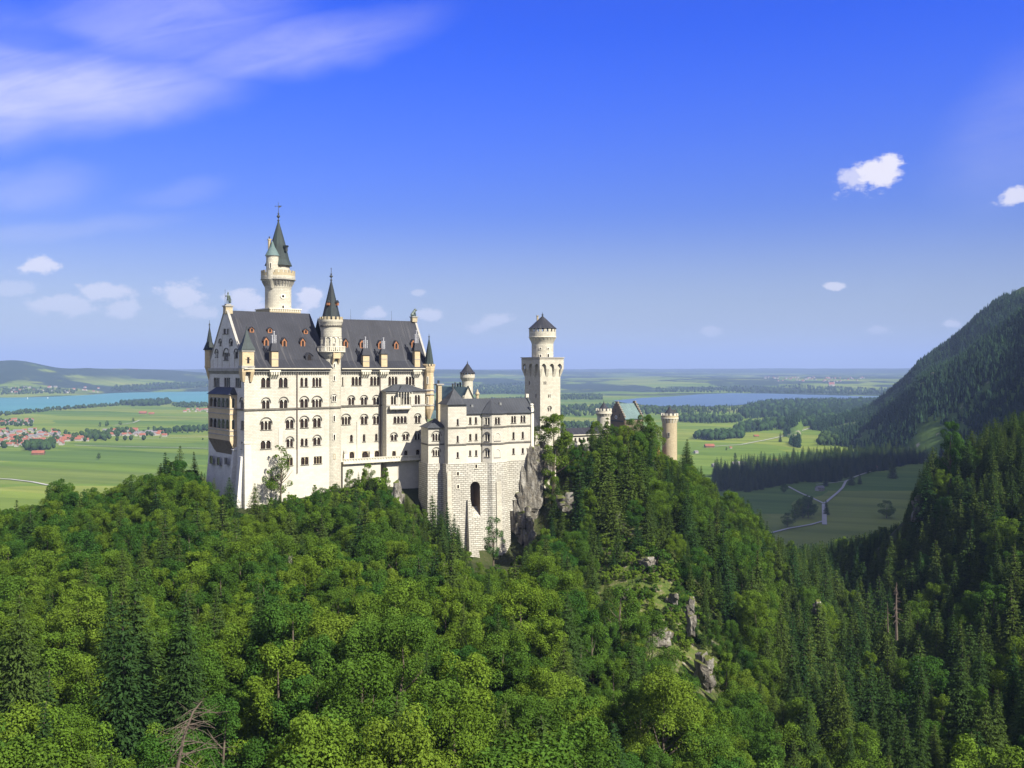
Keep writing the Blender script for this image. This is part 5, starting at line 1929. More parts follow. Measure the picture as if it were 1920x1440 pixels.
def seg_wall(fr, u0, u1, ztop, rows, off, T, name="wall", ret=6.0, zbot=None, blind=()):
    rs = rects(fr, rows, off)
    mb = MB()
    zb = zk0 if zbot is None else zbot
    wall(mb, fr, u0, u1, zk2, ztop, [r for r, n, h in rs if r[2] > zk2], off=off, m=0)
    wall(mb, fr, u0, u1, zb, zk2, [r for r, n, h in rs if r[2] <= zk2], off=off, m=1)
    for u in (u0, u1):
        q = [fr.P(u, off - ret, zb), fr.P(u, off, zb), fr.P(u, off, ztop), fr.P(u, off - ret, ztop)]
        mb.poly(q if u == u0 else q[::-1], 0)
    w = part(mb, name, [M['stone'], M['smooth']], T)
    for r, n, h in rs:
        window(T, fr, r, n, off, bool(h), pier=0.22)
    return w


sc = MB()      # string courses collected per block below


def strings(fr, u0, u1, off, e0=0.0, e1=0.0):
    for zz in (zk1, zk2):
        sc.fbox(fr, u0 - e0, u1 + e1, off - 0.4, off + 0.28, zz - 0.3, zz + 0.3, 0)


# tower block
k1a, k1b = FK.U(840, 3.0), FK.U(874.5, 3.0)
zk1top = kzK(758, 3)
seg_wall(FK, k1a, k1b, zk1top, [(856, 785.5, 860.4, 797.5, 1, 0), (856, 817, 860.4, 829.5, 1, 0), (856, 847.5, 860.4, 858.5, 1, 0)], 3.0, TK, ret=9)
strings(FK, k1a, k1b, 3.0, 0.28, 0.28)
mb = MB()
pyramid(mb, FK, k1a - 0.9, k1b + 0.9, -6.9, 3.9, zk1top + 0.02, ((k1a + k1b) / 2 + 0.3, -1.5, kzK(728, 0)), 0, (0.42, zk1top + 2.2))
part(mb, "tower_roof", [M['slate2']], TK)
# recessed middle
k2b = FK.U(902.5, 1.0)
seg_wall(FK, k1b, k2b, zke, [(879.3, 782.5, 884, 795, 1, 0), (890, 782, 894.7, 794.5, 1, 0), (879.4, 813.5, 884, 826, 1, 0), (890.6, 813, 895.2, 825.5, 1, 0), (879.3, 844.5, 883.6, 855, 1, 0), (890.6, 844, 895, 855, 1, 0)], 1.0, TK)
strings(FK, k1b, k2b, 1.0)
# polygonal bay: two chamfers and a front
k3a, k3b = FK.U(903.5, 1.0), FK.U(949.5, 1.0)
w3 = k3b - k3a
dep = 4.3
ch = 3.0
c1 = FR(FK.P(k3a, 1.0, 0)[0], FK.P(k3a, 1.0, 0)[1], FK.deg - 90)   # left cheek (faces left)
front_u0, front_u1 = k3a + ch, k3b - ch
FKl = FR(FK.P(k3a, dep - ch * 0.9, 0)[0], FK.P(k3a, dep - ch * 0.9, 0)[1], FK.deg - math.degrees(math.atan2(ch * 0.9, ch)))
ll = math.hypot(ch, ch * 0.9)
pr = FK.P(front_u1, dep, 0)
FKr = FR(pr[0], pr[1], FK.deg + math.degrees(math.atan2(ch * 0.9, ch)))
polyb = [(k3a, 1.0), (k3a, dep - ch * 0.9), (front_u0, dep), (front_u1, dep), (k3b, dep - ch * 0.9), (k3b, 1.0)]


def win_u(fr, uc, w, py0, py1):
    y = fr.P(uc, 0, 0)[1]
    return (uc - w / 2, uc + w / 2, kz(py1, y), kz(py0, y))


mb = MB()
mb.poly([FK.P(k3a, 0.5, zk0), FK.P(k3a, dep - ch * 0.9, zk0), FK.P(k3a, dep - ch * 0.9, zke), FK.P(k3a, 0.5, zke)], 0)
mb.poly([FK.P(k3b, 0.5, zk0), FK.P(k3b, dep - ch * 0.9, zk0), FK.P(k3b, dep - ch * 0.9, zke), FK.P(k3b, 0.5, zke)][::-1], 0)
HL = [(win_u(FKl, ll / 2, 2.1, 783, 796), 2, 0), (win_u(FKl, ll / 2, 2.1, 813.5, 827), 2, 1), (win_u(FKl, ll / 2, 2.0, 843.5, 856.5), 2, 1)]
HF = [(win_u(FK, 0, 1, 1, 1), 0, 0)]
uf = (front_u0 + front_u1) / 2
yf = FK.P(uf, dep, 0)[1]
HF = [((uf - 1.15, uf + 1.15, kz(795.5, yf), kz(782.5, yf)), 2, 0)]
for fr, a, b, hs, off in ((FKl, 0, ll, HL, 0.0), (FK, front_u0, front_u1, HF, dep), (FKr, 0, ll, [], 0.0)):
    wall(mb, fr, a, b, zk2, zke, [r for r, n, h in hs if r[2] > zk2], off=off, m=0)
    wall(mb, fr, a, b, zk0, zk2, [r for r, n, h in hs if r[2] <= zk2], off=off, m=1)
    for zz in (zk1, zk2):
        sc.fbox(fr, a - 0.12, b + 0.12, off - 0.4, off + 0.28, zz - 0.3, zz + 0.3, 0)
bayk = part(mb, "polygonal_bay", [M['stone'], M['smooth']], TK)
for r, n, h in HL:
    window(bayk, FKl, r, n, 0.0, bool(h))
for r, n, h in HF:
    window(bayk, FK, r, n, dep, bool(h))
mb = MB()
for py0, py1 in ((812, 826), (842.5, 857)):      # blind arches
    za, zb_ = kz(py1, yf), kz(py0, yf)
    hood_ring(mb, FK, uf, zb_ - 1.2, 1.25, 0.2, dep, 0.16, m=0, drop=zb_ - 1.2 - za)
    mb.fbox(FK, uf - 1.5, uf + 1.5, dep - 0.05, dep + 0.24, za - 0.25, za, 1)
part(mb, "blind_arch", [M['column'], M['greytrim']], bayk)
# right part
k4b = FK.U(1001, 1.0)
seg_wall(FK, k3b, k4b, zke + 0.3, [(958.4, 780, 967.6, 793, 2, 0), (975.8, 779, 985.2, 792, 2, 0), (960.6, 810, 965, 823.5, 1, 0), (978, 809.5, 982.5, 822.5, 1, 0), (960.6, 840.5, 965, 851.5, 1, 0), (978, 840, 982.5, 850.5, 1, 0)], 1.0, TK, ret=12)
strings(FK, k3b, k4b, 1.0)
part(sc, "string_course", [M['moss_shade']], TK)
mb = MB()
kp = FK.U(998.5, 1.4)
mb.fbox(FK, kp - 0.55, kp + 0.55, -0.5, 1.45, zk0, kzK(766), 0)
q = FK.P(kp, 0.6, 0)
mb.lathe(q[0], q[1], [(0.7, kzK(766)), (0.85, kzK(765)), (0.85, kzK(764)), (0.5, kzK(763.5)), (0.75, kzK(761.5)), (0.75, kzK(759.5)), (0.45, kzK(758.3))], 10, 0)
part(mb, "corner_pillar", [M['column']], TK)
# roofs
mb = MB()
zrk = kzK(747, -6)
kr0, kr1 = k1b - 1.0, k4b - 0.2
gable_roof(mb, FK, kr0, kr1, [(1.6, zke + 0.1), (-6.0, zrk)], 12.0, 0)
# polygonal cap over the bay
cx_, cn_ = (k3a + k3b) / 2, -3.0
zap = kzK(749, -2)
pts = [(k3a - 0.4, 0.2), (k3a - 0.5, dep - ch * 0.9 + 0.3), (front_u0 - 0.2, dep + 0.5), (front_u1 + 0.2, dep + 0.5), (k3b + 0.5, dep - ch * 0.9 + 0.3), (k3b + 0.4, 0.2)]
for a, b in zip(pts[:-1], pts[1:]):
    mb.poly([FK.P(*a, zke + 0.12), FK.P(*b, zke + 0.12), FK.P(cx_, cn_, zap)], 0)
    mb.poly([FK.P(*a, zke - 0.15), FK.P(*b, zke - 0.15), FK.P(*b, zke + 0.12), FK.P(*a, zke + 0.12)], 0)
mb.poly([FK.P(*p, zke - 0.15) for p in reversed(pts)], 0)
part(mb, "roof", [M['slate2']], TK)
mb = MB()
for px, py in ((885, 762), (938, 758)):
    u, n, zz = slope_hit(FK, [(1.6, zke + 0.1), (-6.0, zrk)], 12, px, py)
    mb = MB()
    mb.ftaper(FK, (u - 0.5, u + 0.5, n - 1.5, n + 0.5), (u - 0.4, u + 0.4, n - 1.8, n + 0.2), zz - 0.3, zz + 0.7, 0)
    part(mb, "roof_hatch", [M['metal']], TK)
# gable wall at the right end with its copings
mb = MB()
e = kr1
mb.poly([FK.P(e - 0.1, 1.2, zk0), FK.P(e - 0.1, -13.2, zk0), FK.P(e - 0.1, -13.2, zke), FK.P(e - 0.1, -6.0, zrk + 0.5), FK.P(e - 0.1, 1.2, zke)], 0)
for s in (0, 1):
    a, b = ((1.6, zke - 0.2), (-6.0, zrk - 0.1)) if s == 0 else ((-13.6, zke - 0.2), (-6.0, zrk - 0.1))
    q = [FK.P(e - 0.1, a[0], a[1]), FK.P(e + 0.7, a[0], a[1]), FK.P(e + 0.7, b[0], b[1]), FK.P(e - 0.1, b[0], b[1])]
    q2 = [(p[0], p[1], p[2] + 0.8) for p in q]
    mb.hexa(q if s == 0 else q[::-1], q2 if s == 0 else q2[::-1], 1)
mb.fbox(FK, e - 0.3, e + 0.9, -6.8, -5.4, zrk, zrk + 1.6, 2)
part(mb, "gable_wall", [M['stone'], M['metal'], M['trim']], TK)
# low block at the left, joined to the terrace
k0a, k0b = FK.U(803, -1.5), FK.U(834, -1.5)
zk0top = kzK(800, -1.5)
seg_wall(FK, k0a, k0b, zk0top, [(810.5, 813, 826, 826.5, 3, 1), (811, 843.5, 825, 855, 3, 1)], -1.5, TK, ret=9)
mb = MB()
for zz in (zk2,):
    mb.fbox(FK, k0a - 0.28, k0b, -10, -1.22, zz - 0.3, zz + 0.3, 0)
part(mb, "string_course", [M['moss_shade']], TK)
mb = MB()
pyramid(mb, FK, k0a - 0.8, k0b + 0.6, -11.0, -0.7, zk0top + 0.02, ((k0a + k0b) / 2 + 1.2, -6.5, zk0top + 3.6), 0)
part(mb, "tower_roof", [M['slate2']], TK)

# the tall rusticated base: three masses, a vaulted opening, a steep raking buttress
TB = bpy.data.objects.new("stone_base", None)
zbb = -84.0
mb = MB()
# under the left block
mb.ftaper(FK, (k0a - 1.2, k0b + 1.0, -12, 0.6), (k0a - 0.35, k0b + 0.2, -12, -1.1), zbb, zk0, 0)
# under the tower block and middle, with the vaulted opening cut right through the face
v0, v1 = FK.U(880.8, 3.2), FK.U(899.0, 3.2)
z_in = kzK(902, 3.2)
zspr = z_in - (v1 - v0) / 2
ua0, ub0_ = k1a - 0.9, k2b + 0.2


def bn(z):                                   # batter: how far the face stands out at height z
    return 3.35 + (zk0 - z) * 0.045


def bq(u, z):
    return FK.P(u, bn(z), z)


def facequad(u0, u1, z0, z1, m=0):
    n = max(1, int((z1 - z0) / 4))
    for i in range(n):
        a, b = z0 + (z1 - z0) * i / n, z0 + (z1 - z0) * (i + 1) / n
        mb.poly([bq(u0, a), bq(u1, a), bq(u1, b), bq(u0, b)], m)


facequad(ua0, v0, zbb, zk0)
facequad(v1, ub0_ + 2.5, zbb, zk0)
arc = [((v0 + v1) / 2 + (v1 - v0) / 2 * math.cos(math.pi * (1 - k / 12)), zspr + (v1 - v0) / 2 * math.sin(math.pi * (1 - k / 12))) for k in range(13)]
for (a, za), (b, zb_) in zip(arc[:-1], arc[1:]):
    mb.poly([bq(a, za), bq(b, zb_), bq(b, zk0), bq(a, zk0)], 0)
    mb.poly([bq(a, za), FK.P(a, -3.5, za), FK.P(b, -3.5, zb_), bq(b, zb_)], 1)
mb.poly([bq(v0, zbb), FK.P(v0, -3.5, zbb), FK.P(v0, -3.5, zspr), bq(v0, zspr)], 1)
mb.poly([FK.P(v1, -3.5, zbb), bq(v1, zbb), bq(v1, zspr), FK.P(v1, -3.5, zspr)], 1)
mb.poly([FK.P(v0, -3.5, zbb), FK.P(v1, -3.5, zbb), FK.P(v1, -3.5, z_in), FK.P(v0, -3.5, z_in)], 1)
mb.poly([FK.P(ua0, -9, zbb), bq(ua0, zbb), bq(ua0, zk0), FK.P(ua0, -9, zk0)], 0)
mb.poly([bq(ua0, zk0), bq(ub0_ + 2.5, zk0), FK.P(ub0_ + 2.5, -6, zk0), FK.P(ua0, -6, zk0)], 2)
mb.poly([bq(v0, kzK(968, 3.2)), bq(v1, kzK(968, 3.2)), FK.P(v1, 0.5, kzK(950, 2)), FK.P(v0, 0.5, kzK(950, 2))], 0)
mb.poly([bq(v0, zbb), bq(v1, zbb), bq(v1, kzK(968, 3.2)), bq(v0, kzK(968, 3.2))], 0)
# polygonal bastion under the bay
pb = [(k3a - 0.3, 0.5), (k3a - 0.3, dep - ch * 0.9 + 0.25), (front_u0 - 0.1, dep + 0.35), (front_u1 + 0.1, dep + 0.35), (k3b + 0.3, dep - ch * 0.9 + 0.25), (k3b + 0.3, 0.5)]


def grow(p, k):
    cu = (k3a + k3b) / 2
    return (p[0] + (p[0] - cu) * k * 0.16, p[1] + (k * 2.3 if p[1] > 0.6 else 0))


nl = 8
for i in range(nl):
    za, zb_ = zbb + (zk0 - zbb) * i / nl, zbb + (zk0 - zbb) * (i + 1) / nl
    ka, kb = 1 - i / nl, 1 - (i + 1) / nl
    for a, b in zip(pb[:-1], pb[1:]):
        mb.poly([FK.P(*grow(a, ka), za), FK.P(*grow(b, ka), za), FK.P(*grow(b, kb), zb_), FK.P(*grow(a, kb), zb_)], 0)
mb.poly([FK.P(*p, zk0) for p in pb], 2)
# under the right part, down to the cliff
mb.ftaper(FK, (k3b + 0.2, FK.U(960, 1.0), -4, 2.0), (k3b + 0.2, FK.U(957, 1.0), -4, 1.3), kzK(960), zk0, 0)
mb.ftaper(FK, (FK.U(957, 1.0), k4b + 1.2, -13, 1.0), (FK.U(957, 1.0), k4b, -13, 0.95), zk0 - 16, zk0, 0)
part(mb, "stone_base", [M['rough'], M['brownstone'], M['smooth']], TK, label="high rusticated stone base with a vaulted opening")
bpy.data.objects.remove(TB)
mb = MB()
mb.ftaper(FK, (k1a - 1.6, k1a + 1.4, 2, 7.5), (k1a - 0.6, k1a + 0.9, 2, 3.9), zbb, zk0 - 3.0, 0)
mb.ftaper(FK, (v0 - 2.2, v0 + 3.6, 2, 9.5), (v0 - 1.5, v0 - 0.3, 2, 4.9), zbb, kzK(935, 4), 1)
mb.ftaper(FK, (uf - 1.2, uf + 1.3, 3, 7.4), (uf - 0.9, uf + 1.0, 3, 5.4), zbb, kzK(905, 5), 0)
part(mb, "buttress", [M['tower_stone'], M['rough']], TK)
for px, a, b in ((858.5, 885, 892), (858.5, 909, 916), (893, 871, 878)):
    u = FK.U(px, 3.6)
    y = FK.P(u, 3.6, 0)[1]
    za, zb_ = kz(b, y), kz(a, y)
    n_ = bn((za + zb_) / 2)
    mb = MB()
    mb.fbox(FK, u - 0.75, u - 0.42, n_ - 0.3, n_ + 0.18, za, zb_ + 0.2)
    mb.fbox(FK, u + 0.42, u + 0.75, n_ - 0.3, n_ + 0.18, za, zb_ + 0.2)
    mb.fbox(FK, u - 0.42, u + 0.42, n_ - 0.3, n_ + 0.18, zb_, zb_ + 0.2)
    mb.fbox(FK, u - 0.8, u + 0.8, n_ - 0.3, n_ + 0.3, za - 0.2, za)
    s_ = part(mb, "slit_window", [M['trim']], TK)
    mb = MB()
    mb.poly([FK.P(u - 0.42, n_ + 0.03, za), FK.P(u + 0.42, n_ + 0.03, za), FK.P(u + 0.42, n_ + 0.03, zb_), FK.P(u - 0.42, n_ + 0.03, zb_)])
    part(mb, "pane", [M['glass']], s_)

# pale retaining wall to the right of the house
mb = MB()
fw_ = FR(X_at(1001, 392), 392.0, 12)
mb.fbox(fw_, 0, 9.5, -3, 0, -50, kz(843, 392), 0)
mb.fbox(fw_, -0.1, 9.7, -3.1, 0.2, kz(843, 392), kz(841.5, 392), 0)
single(mb, "retaining_wall", [M['trim']], (fw_.o[0], fw_.o[1], -50.0), "low pale retaining wall between the annex house and the big leafy tree", "wall")

# ------------------------------------------------------------------ the knights' house behind, green copper roof with cream gable
G0 = (X_at(860.5, 411), 411.0)
FG = FR(*G0, 33.0)
TG = thing("knights_house", "castle house with green copper roof and small cream gable, just right of the palace", "castle building", (*G0, BASE), "castle buildings")
gw, gl = 9.2, 24.0
zge, zgr = -17.0, kz(727, 411)
mb = MB()
wall(mb, FG, 0, gw, BASE, zge, [])
mb.poly([FG.P(0, 0, zge), FG.P(gw, 0, zge), FG.P(gw / 2, 0, zgr)], 0)
mb.poly([FG.P(0, -gl, BASE), FG.P(0, 0, BASE), FG.P(0, 0, zge), FG.P(0, -gl, zge)], 0)
mb.poly([FG.P(gw, 0, BASE), FG.P(gw, -gl, BASE), FG.P(gw, -gl, zge), FG.P(gw, 0, zge)], 0)
part(mb, "gable_wall", [M['tower_stone']], TG)
mb = MB()
for s in (0, 1):
    a = -0.9 if s == 0 else gw + 0.9
    za = zge - 0.9 * (zgr - zge) / (gw / 2)
    q = [FG.P(a, -0.35, za), FG.P(gw / 2, -0.35, zgr + 0.25), FG.P(gw / 2, -gl, zgr + 0.25), FG.P(a, -gl, za)]
    mb.poly(q if s else q[::-1], 0)
    if s == 0:   # long lower skirt of the green roof towards the palace
        mb.poly([FG.P(a - 7.0, -2.0, za - 3.0), FG.P(a, -0.6, za), FG.P(a, -gl, za), FG.P(a - 7.0, -gl, za - 3.0)], 0)
part(mb, "roof", [M['verd']], TG)
mb = MB()
for s in (0, 1):
    a = -0.7 if s == 0 else gw + 0.7
    za = zge - 0.7 * (zgr - zge) / (gw / 2)
    for nn_, dz, m_ in ((0.25, 0.0, 0), (0.5, 0.42, 1)):
        lo_ = [FG.P(a, nn_, za - 0.2 + dz), FG.P(a, -0.5, za - 0.2 + dz), FG.P(a, -0.5, za + 0.35 + dz), FG.P(a, nn_, za + 0.35 + dz)]
        hi_ = [FG.P(gw / 2, nn_, zgr - 0.2 + dz), FG.P(gw / 2, -0.5, zgr - 0.2 + dz), FG.P(gw / 2, -0.5, zgr + 0.35 + dz), FG.P(gw / 2, nn_, zgr + 0.35 + dz)]
        for i in range(4):
            j = (i + 1) % 4
            mb.poly([lo_[i], lo_[j], hi_[j], hi_[i]] if s == 0 else [hi_[i], hi_[j], lo_[j], lo_[i]], m_)
part(mb, "gable_coping", [M['trim'], M['copper']], TG)
mb = MB()
hood_ring(mb, FG, gw / 2, zge + 1.2, 1.3, 0.25, 0, 0.2, m=0, drop=1.6)
part(mb, "blind_arch", [M['greytrim']], TG)
ux_, zx_ = FG.at(868.6, 742)
window(TG, FG, (ux_ - 0.5, ux_ + 0.5, kz(747, 412), kz(742, 412)), 1, 0.6, sill=False, recess=0.0)
# stacks beside the palace corner
mb = MB()
fx = FR(X_at(823, 404), 404, 33)
mb.fbox(fx, -0.9, 0.9, -0.9, 0.9, -24, kz(722, 404), 0)
mb.fbox(fx, -1.6, 1.9, -1.2, 1.2, kz(722, 404), kz(719.5, 404), 1)
mb.lathe(fx.o[0] - 0.2, fx.o[1], [(0.45, kz(719.5, 404)), (0.5, kz(713, 404))], 10, 2)
part(mb, "chimney", [M['buff'], M['greytrim'], M['metal']], TG)
mb = MB()
fx = FR(X_at(856, 424), 424, 33)
for i in range(4):
    c = (i - 1.5) * 1.3
    mb.lathe(fx.P(c, 0, 0)[0], fx.P(c, 0, 0)[1], [(0.4, -9), (0.45, kz(719 - (i % 2) * 2, 424))], 8, 0)
part(mb, "chimney", [M['metal']], TG)
# slim round turret behind the gable
RX, RY_ = X_at(876.5, 424), 424.0
TR = thing("watch_turret", "small round cream turret with machicolated head and dark bell roof behind the green copper roof", "castle tower", (RX, RY_, BASE), "castle towers")
z = lambda py: kz(py, RY_ - 2)
mb = MB()
mb.lathe(RX, RY_, [(2.45, BASE), (2.45, z(715)), (3.2, z(709)), (3.3, z(708)), (3.3, z(702.5))], 24, 0)
part(mb, "tower_shaft", [M['tower_stone']], TR)
mb = MB()
mb.ringboxes(RX, RY_, 2.4, 3.34, z(715), z(708.5), 14, 0.5, 0, 0.1, None, True)
mb.ringboxes(RX, RY_, 3.0, 3.3, z(702.5), z(699.8), 14, 0.6)
part(mb, "battlement", [M['tower_stone']], TR)
mb = MB()
mb.lathe(RX, RY_, [(3.75, z(699.8)), (2.6, z(695.5)), (1.3, z(687.5)), (0.1, z(680.5))], 16)
part(mb, "cone_roof", [M['slate']], TR)
mb = MB()
finial(mb, RX, RY_, z(681), 1.2, 0.3)
part(mb, "finial", [M['metal']], TR)
cyl_window(TR, RX, RY_, 2.45, 880.5, 727, 731.5, 0.5)
mb = MB()
mb.lathe(X_at(895, 428), 428, [(0.7, -24), (0.7, kz(741, 428)), (1.0, kz(739.5, 428)), (1.0, kz(737.5, 428)), (0.5, kz(735, 428)), (0.08, kz(729, 428))], 8, 0)
single(mb, "pinnacle", [M['buff']], (X_at(895, 428), 428.0, -24.0), "small buff stone pinnacle right of the cream gable", "pinnacle")

# ------------------------------------------------------------------ gatehouse with stepped gables, its towers and the low connecting range
J0 = (X_at(1171, 480), 480.0)
FJ = FR(*J0, 36.0)
TJ = thing("gatehouse", "brown stone gatehouse with stepped gables, clock and green copper roof among the trees", "castle building", (*J0, BASE), "castle buildings")
jw, jl = 12.0, 13.0
zje, zjr = kz(784, 480), kz(757, 484)
FJW = FR(FJ.P(0, -jw, 0)[0], FJ.P(0, -jw, 0)[1], 36 - 90)


def stepped(mb, fr, off, n, w, zb, ze, zr, th, m=0, m2=1):
    rise = (zr + 1.0 - ze) / n
    for i in range(n):
        a = w / 2 * i / n
        mb.fbox(fr, a, w - a, off - th, off, ze + rise * i - (0 if i else ze - zb), ze + rise * (i + 1), m)
        for c in ((a - 0.12, a + w / 2 / n + 0.1), (w - a - w / 2 / n - 0.1, w - a + 0.12)):
            mb.fbox(fr, c[0], c[1], off - th - 0.12, off + 0.12, ze + rise * (i + 1), ze + rise * (i + 1) + 0.22, m2)


mb = MB()
stepped(mb, FJW, 0.0, 7, jw, BASE, zje, zjr, 0.8)
part(mb, "stepped_gable", [M['brownstone'], M['greytrim']], TJ)
FJE = FR(FJ.P(jl, -jw, 0)[0], FJ.P(jl, -jw, 0)[1], 36 - 90)
mb = MB()
stepped(mb, FJE, 0.8, 7, jw, BASE, zje, zjr, 0.8)
part(mb, "stepped_gable", [M['brownstone'], M['greytrim']], TJ)
mb = MB()
wall(mb, FJ, 0, jl, BASE, zje, [])
part(mb, "wall", [M['brownstone']], TJ)
mb = MB()
gable_roof(mb, FJ, 0.02, jl - 0.82, [(0.5, zje - 0.4), (-jw / 2, zjr)], jw)
part(mb, "roof", [M['verd']], TJ)
# clock on the gable
uc, zc_ = FJW.at(1155.2, 782.2)
mb = MB()
ring = lambda r, n_, k: FJW.P(uc + r * math.sin(2 * math.pi * k / 24), n_, zc_ + r * math.cos(2 * math.pi * k / 24))
for k in range(24):
    mb.poly([ring(0.62, 0.12, k + 1), ring(0.62, 0.12, k), ring(0.86, 0.12, k), ring(0.86, 0.12, k + 1)], 0)
    mb.poly([ring(0.86, 0.12, k + 1), ring(0.86, 0.12, k), ring(0.86, -0.02, k), ring(0.86, -0.02, k + 1)], 0)
mb.poly([ring(0.62, 0.08, 23 - k) for k in range(24)], 1)
ck = part(mb, "clock", [M['clock'], M['glass']], TJ)
mb = MB()
for ang, L_ in ((0.5, 0.36), (2.6, 0.5)):
    d = (math.sin(ang), math.cos(ang))
    a, b = (uc, zc_), (uc + d[0] * L_, zc_ + d[1] * L_)
    p_ = (-d[1] * 0.05, d[0] * 0.05)
    mb.poly([FJW.P(a[0] - p_[0], 0.14, a[1] - p_[1]), FJW.P(b[0] - p_[0], 0.14, b[1] - p_[1]), FJW.P(b[0] + p_[0], 0.14, b[1] + p_[1]), FJW.P(a[0] + p_[0], 0.14, a[1] + p_[1])])
part(mb, "clock_hand", [M['clock']], ck)
mb = MB()
mb.fbox(FJW, 1.5, jw - 0.5, -0.02, 0.35, kz(790.5, 484), kz(788, 484))
part(mb, "string_course", [M['metal']], TJ)
for px, a, b in ((1148.5, 775.5, 781), (1154.3, 766, 772.5), (1162, 776, 781.5)):
    u_, z_ = FJW.at(px, b)
    mb = MB()
    mb.fbox(FJW, u_ - 0.3, u_ + 0.3, -0.1, 0.05, z_, FJW.at(px, a)[1])
    part(mb, "slit_window", [M['glass']], TJ)
# brick gate wing below, orange with white corners
mb = MB()
fb_ = FR(X_at(1212, 462), 462.0, 36)
mb.fbox(fb_, 0, 9.0, -10, 0, BASE, kz(838, 462), 0)
mb.fbox(fb_, -0.3, 0.9, -1.2, 0.15, BASE, kz(838, 462), 1)
mb.fbox(fb_, -2.8, 0, -9, -0.6, BASE, kz(852, 462), 2)
mb.ftaper(fb_, (-0.4, 9.4, -10.4, 0.4), (1.5, 7.5, -6.5, -4.5), kz(838, 462), kz(828, 462), 3)
part(mb, "gate_wing", [M['brick'], M['clock'], M['smooth'], M['slate2']], TJ, label="orange brick gate wing with white corners half hidden by branches")


def gate_tower(px, Y, r, rh, pys, mat, lab, base, extra=False):
    x = X_at(px, Y)
    top, cren, hb, cb, ap, cone_b = pys
    z_ = lambda py: kz(py, Y - r)
    T = thing("gate_tower", lab, "castle tower", (x, Y, base), "castle towers")
    mb = MB()
    mb.lathe(x, Y, [(r * 1.02, base), (r, z_(cb)), (r * 1.05, z_(cb - 2)), (rh * 0.97, z_(hb + 1)), (rh, z_(hb)), (rh, z_(cren))], 28, 0)
    part(mb, "tower_shaft", [M[mat]], T)
    mb = MB()
    mb.ringboxes(x, Y, r * 0.97, rh * 1.01, z_(cb + 1), z_(hb), 16, 0.48, 0, 0, None, True)
    mb.lathe(x, Y, [(rh, z_(hb - 0.2)), (rh * 1.05, z_(hb - 0.5)), (rh * 1.05, z_(hb - 1.6)), (rh, z_(hb - 1.9))], 28, 0, False)
    part(mb, "corbel_ring", [M['trim']], T)
    mb = MB()
    mb.ringboxes(x, Y, rh * 0.88, rh, z_(cren), z_(top), 12, 0.55)
    part(mb, "battlement", [M['trim']], T)
    mb = MB()
    mb.lathe(x, Y, [(rh * 0.74, z_(cone_b + 2)), (rh * 0.66, z_(cone_b)), (rh * 0.3, z_((cone_b + ap) / 2)), (0.06, z_(ap))], 16)
    part(mb, "cone_roof", [M['slate']], T)
    mb = MB()
    finial(mb, x, Y, z_(ap) - 0.1, 1.0, 0.2)
    part(mb, "finial", [M['metal']], T)
    return T, x, Y


Tg, x_, y_ = gate_tower(1255.5, 470, 3.65, 4.3, (775.5, 779.5, 785.5, 793, 762.5, 776), 'buff', "round sandy gate tower with battlements and short cone roof, standing clear of the trees", -66.0)
cyl_window(Tg, x_, y_, 3.65, 1254, 811, 819, 0.8, frame='greytrim')
mb = MB()
fd = FR(x_, y_, 30)
mb.fbox(fd, 0.6, 2.9, -1.2, 1.4, kz(776, 466), kz(769, 466))
part(mb, "roof_hatch", [M['metal']], Tg)
gate_tower(1132.0, 476, 3.3, 4.0, (766.5, 770.5, 776, 781, 754, 767.5), 'tower_stone', "smaller round gate tower with battlements peeping over the spruces beside the stepped gable", -60.0)

RG0 = (X_at(1057, 438), 438.0)
FRg = FR(*RG0, 25)
TRg = thing("connecting_range", "long low white range with dark roof between the square tower and the gatehouse", "castle building", (*RG0, BASE), "castle buildings")
mb = MB()
hr = []
for i in range(9):
    a = 1.2 + i * 2.2
    hr.append((a, a + 1.1, kz(829, 440), kz(821, 440)))
wall(mb, FRg, 0, 22, BASE, kz(814.5, 440), hr)
mb.poly([FRg.P(22, 0, BASE), FRg.P(22, -8, BASE), FRg.P(22, -8, -30), FRg.P(22, 0, -30)], 0)
part(mb, "wall", [M['smooth']], TRg)
for r in hr:
    window(TRg, FRg, r, 1, 0.0, sill=False)
mb = MB()
gable_roof(mb, FRg, -0.5, 22.5, [(0.8, kz(814.8, 440)), (-4.5, kz(802.5, 444))], 9.0)
part(mb, "roof", [M['slate']], TRg)
mb = MB()
mb.fbox(FRg, -0.5, 22.5, 0.62, 0.86, kz(816.5, 440), kz(814.9, 440))
part(mb, "gutter", [M['trim']], TRg)

# ------------------------------------------------------------------ statues on the gables, bird
q = FW.P(WA / 2, -0.9, 0)
kx, ky, kz0 = q[0], q[1], zR + 2.4
mb = MB()
fk = FR(kx, ky, 0)


def limb(pts, rads, m=0):
    mb.tube([fk.P(*p) for p in pts], rads, 8, m)


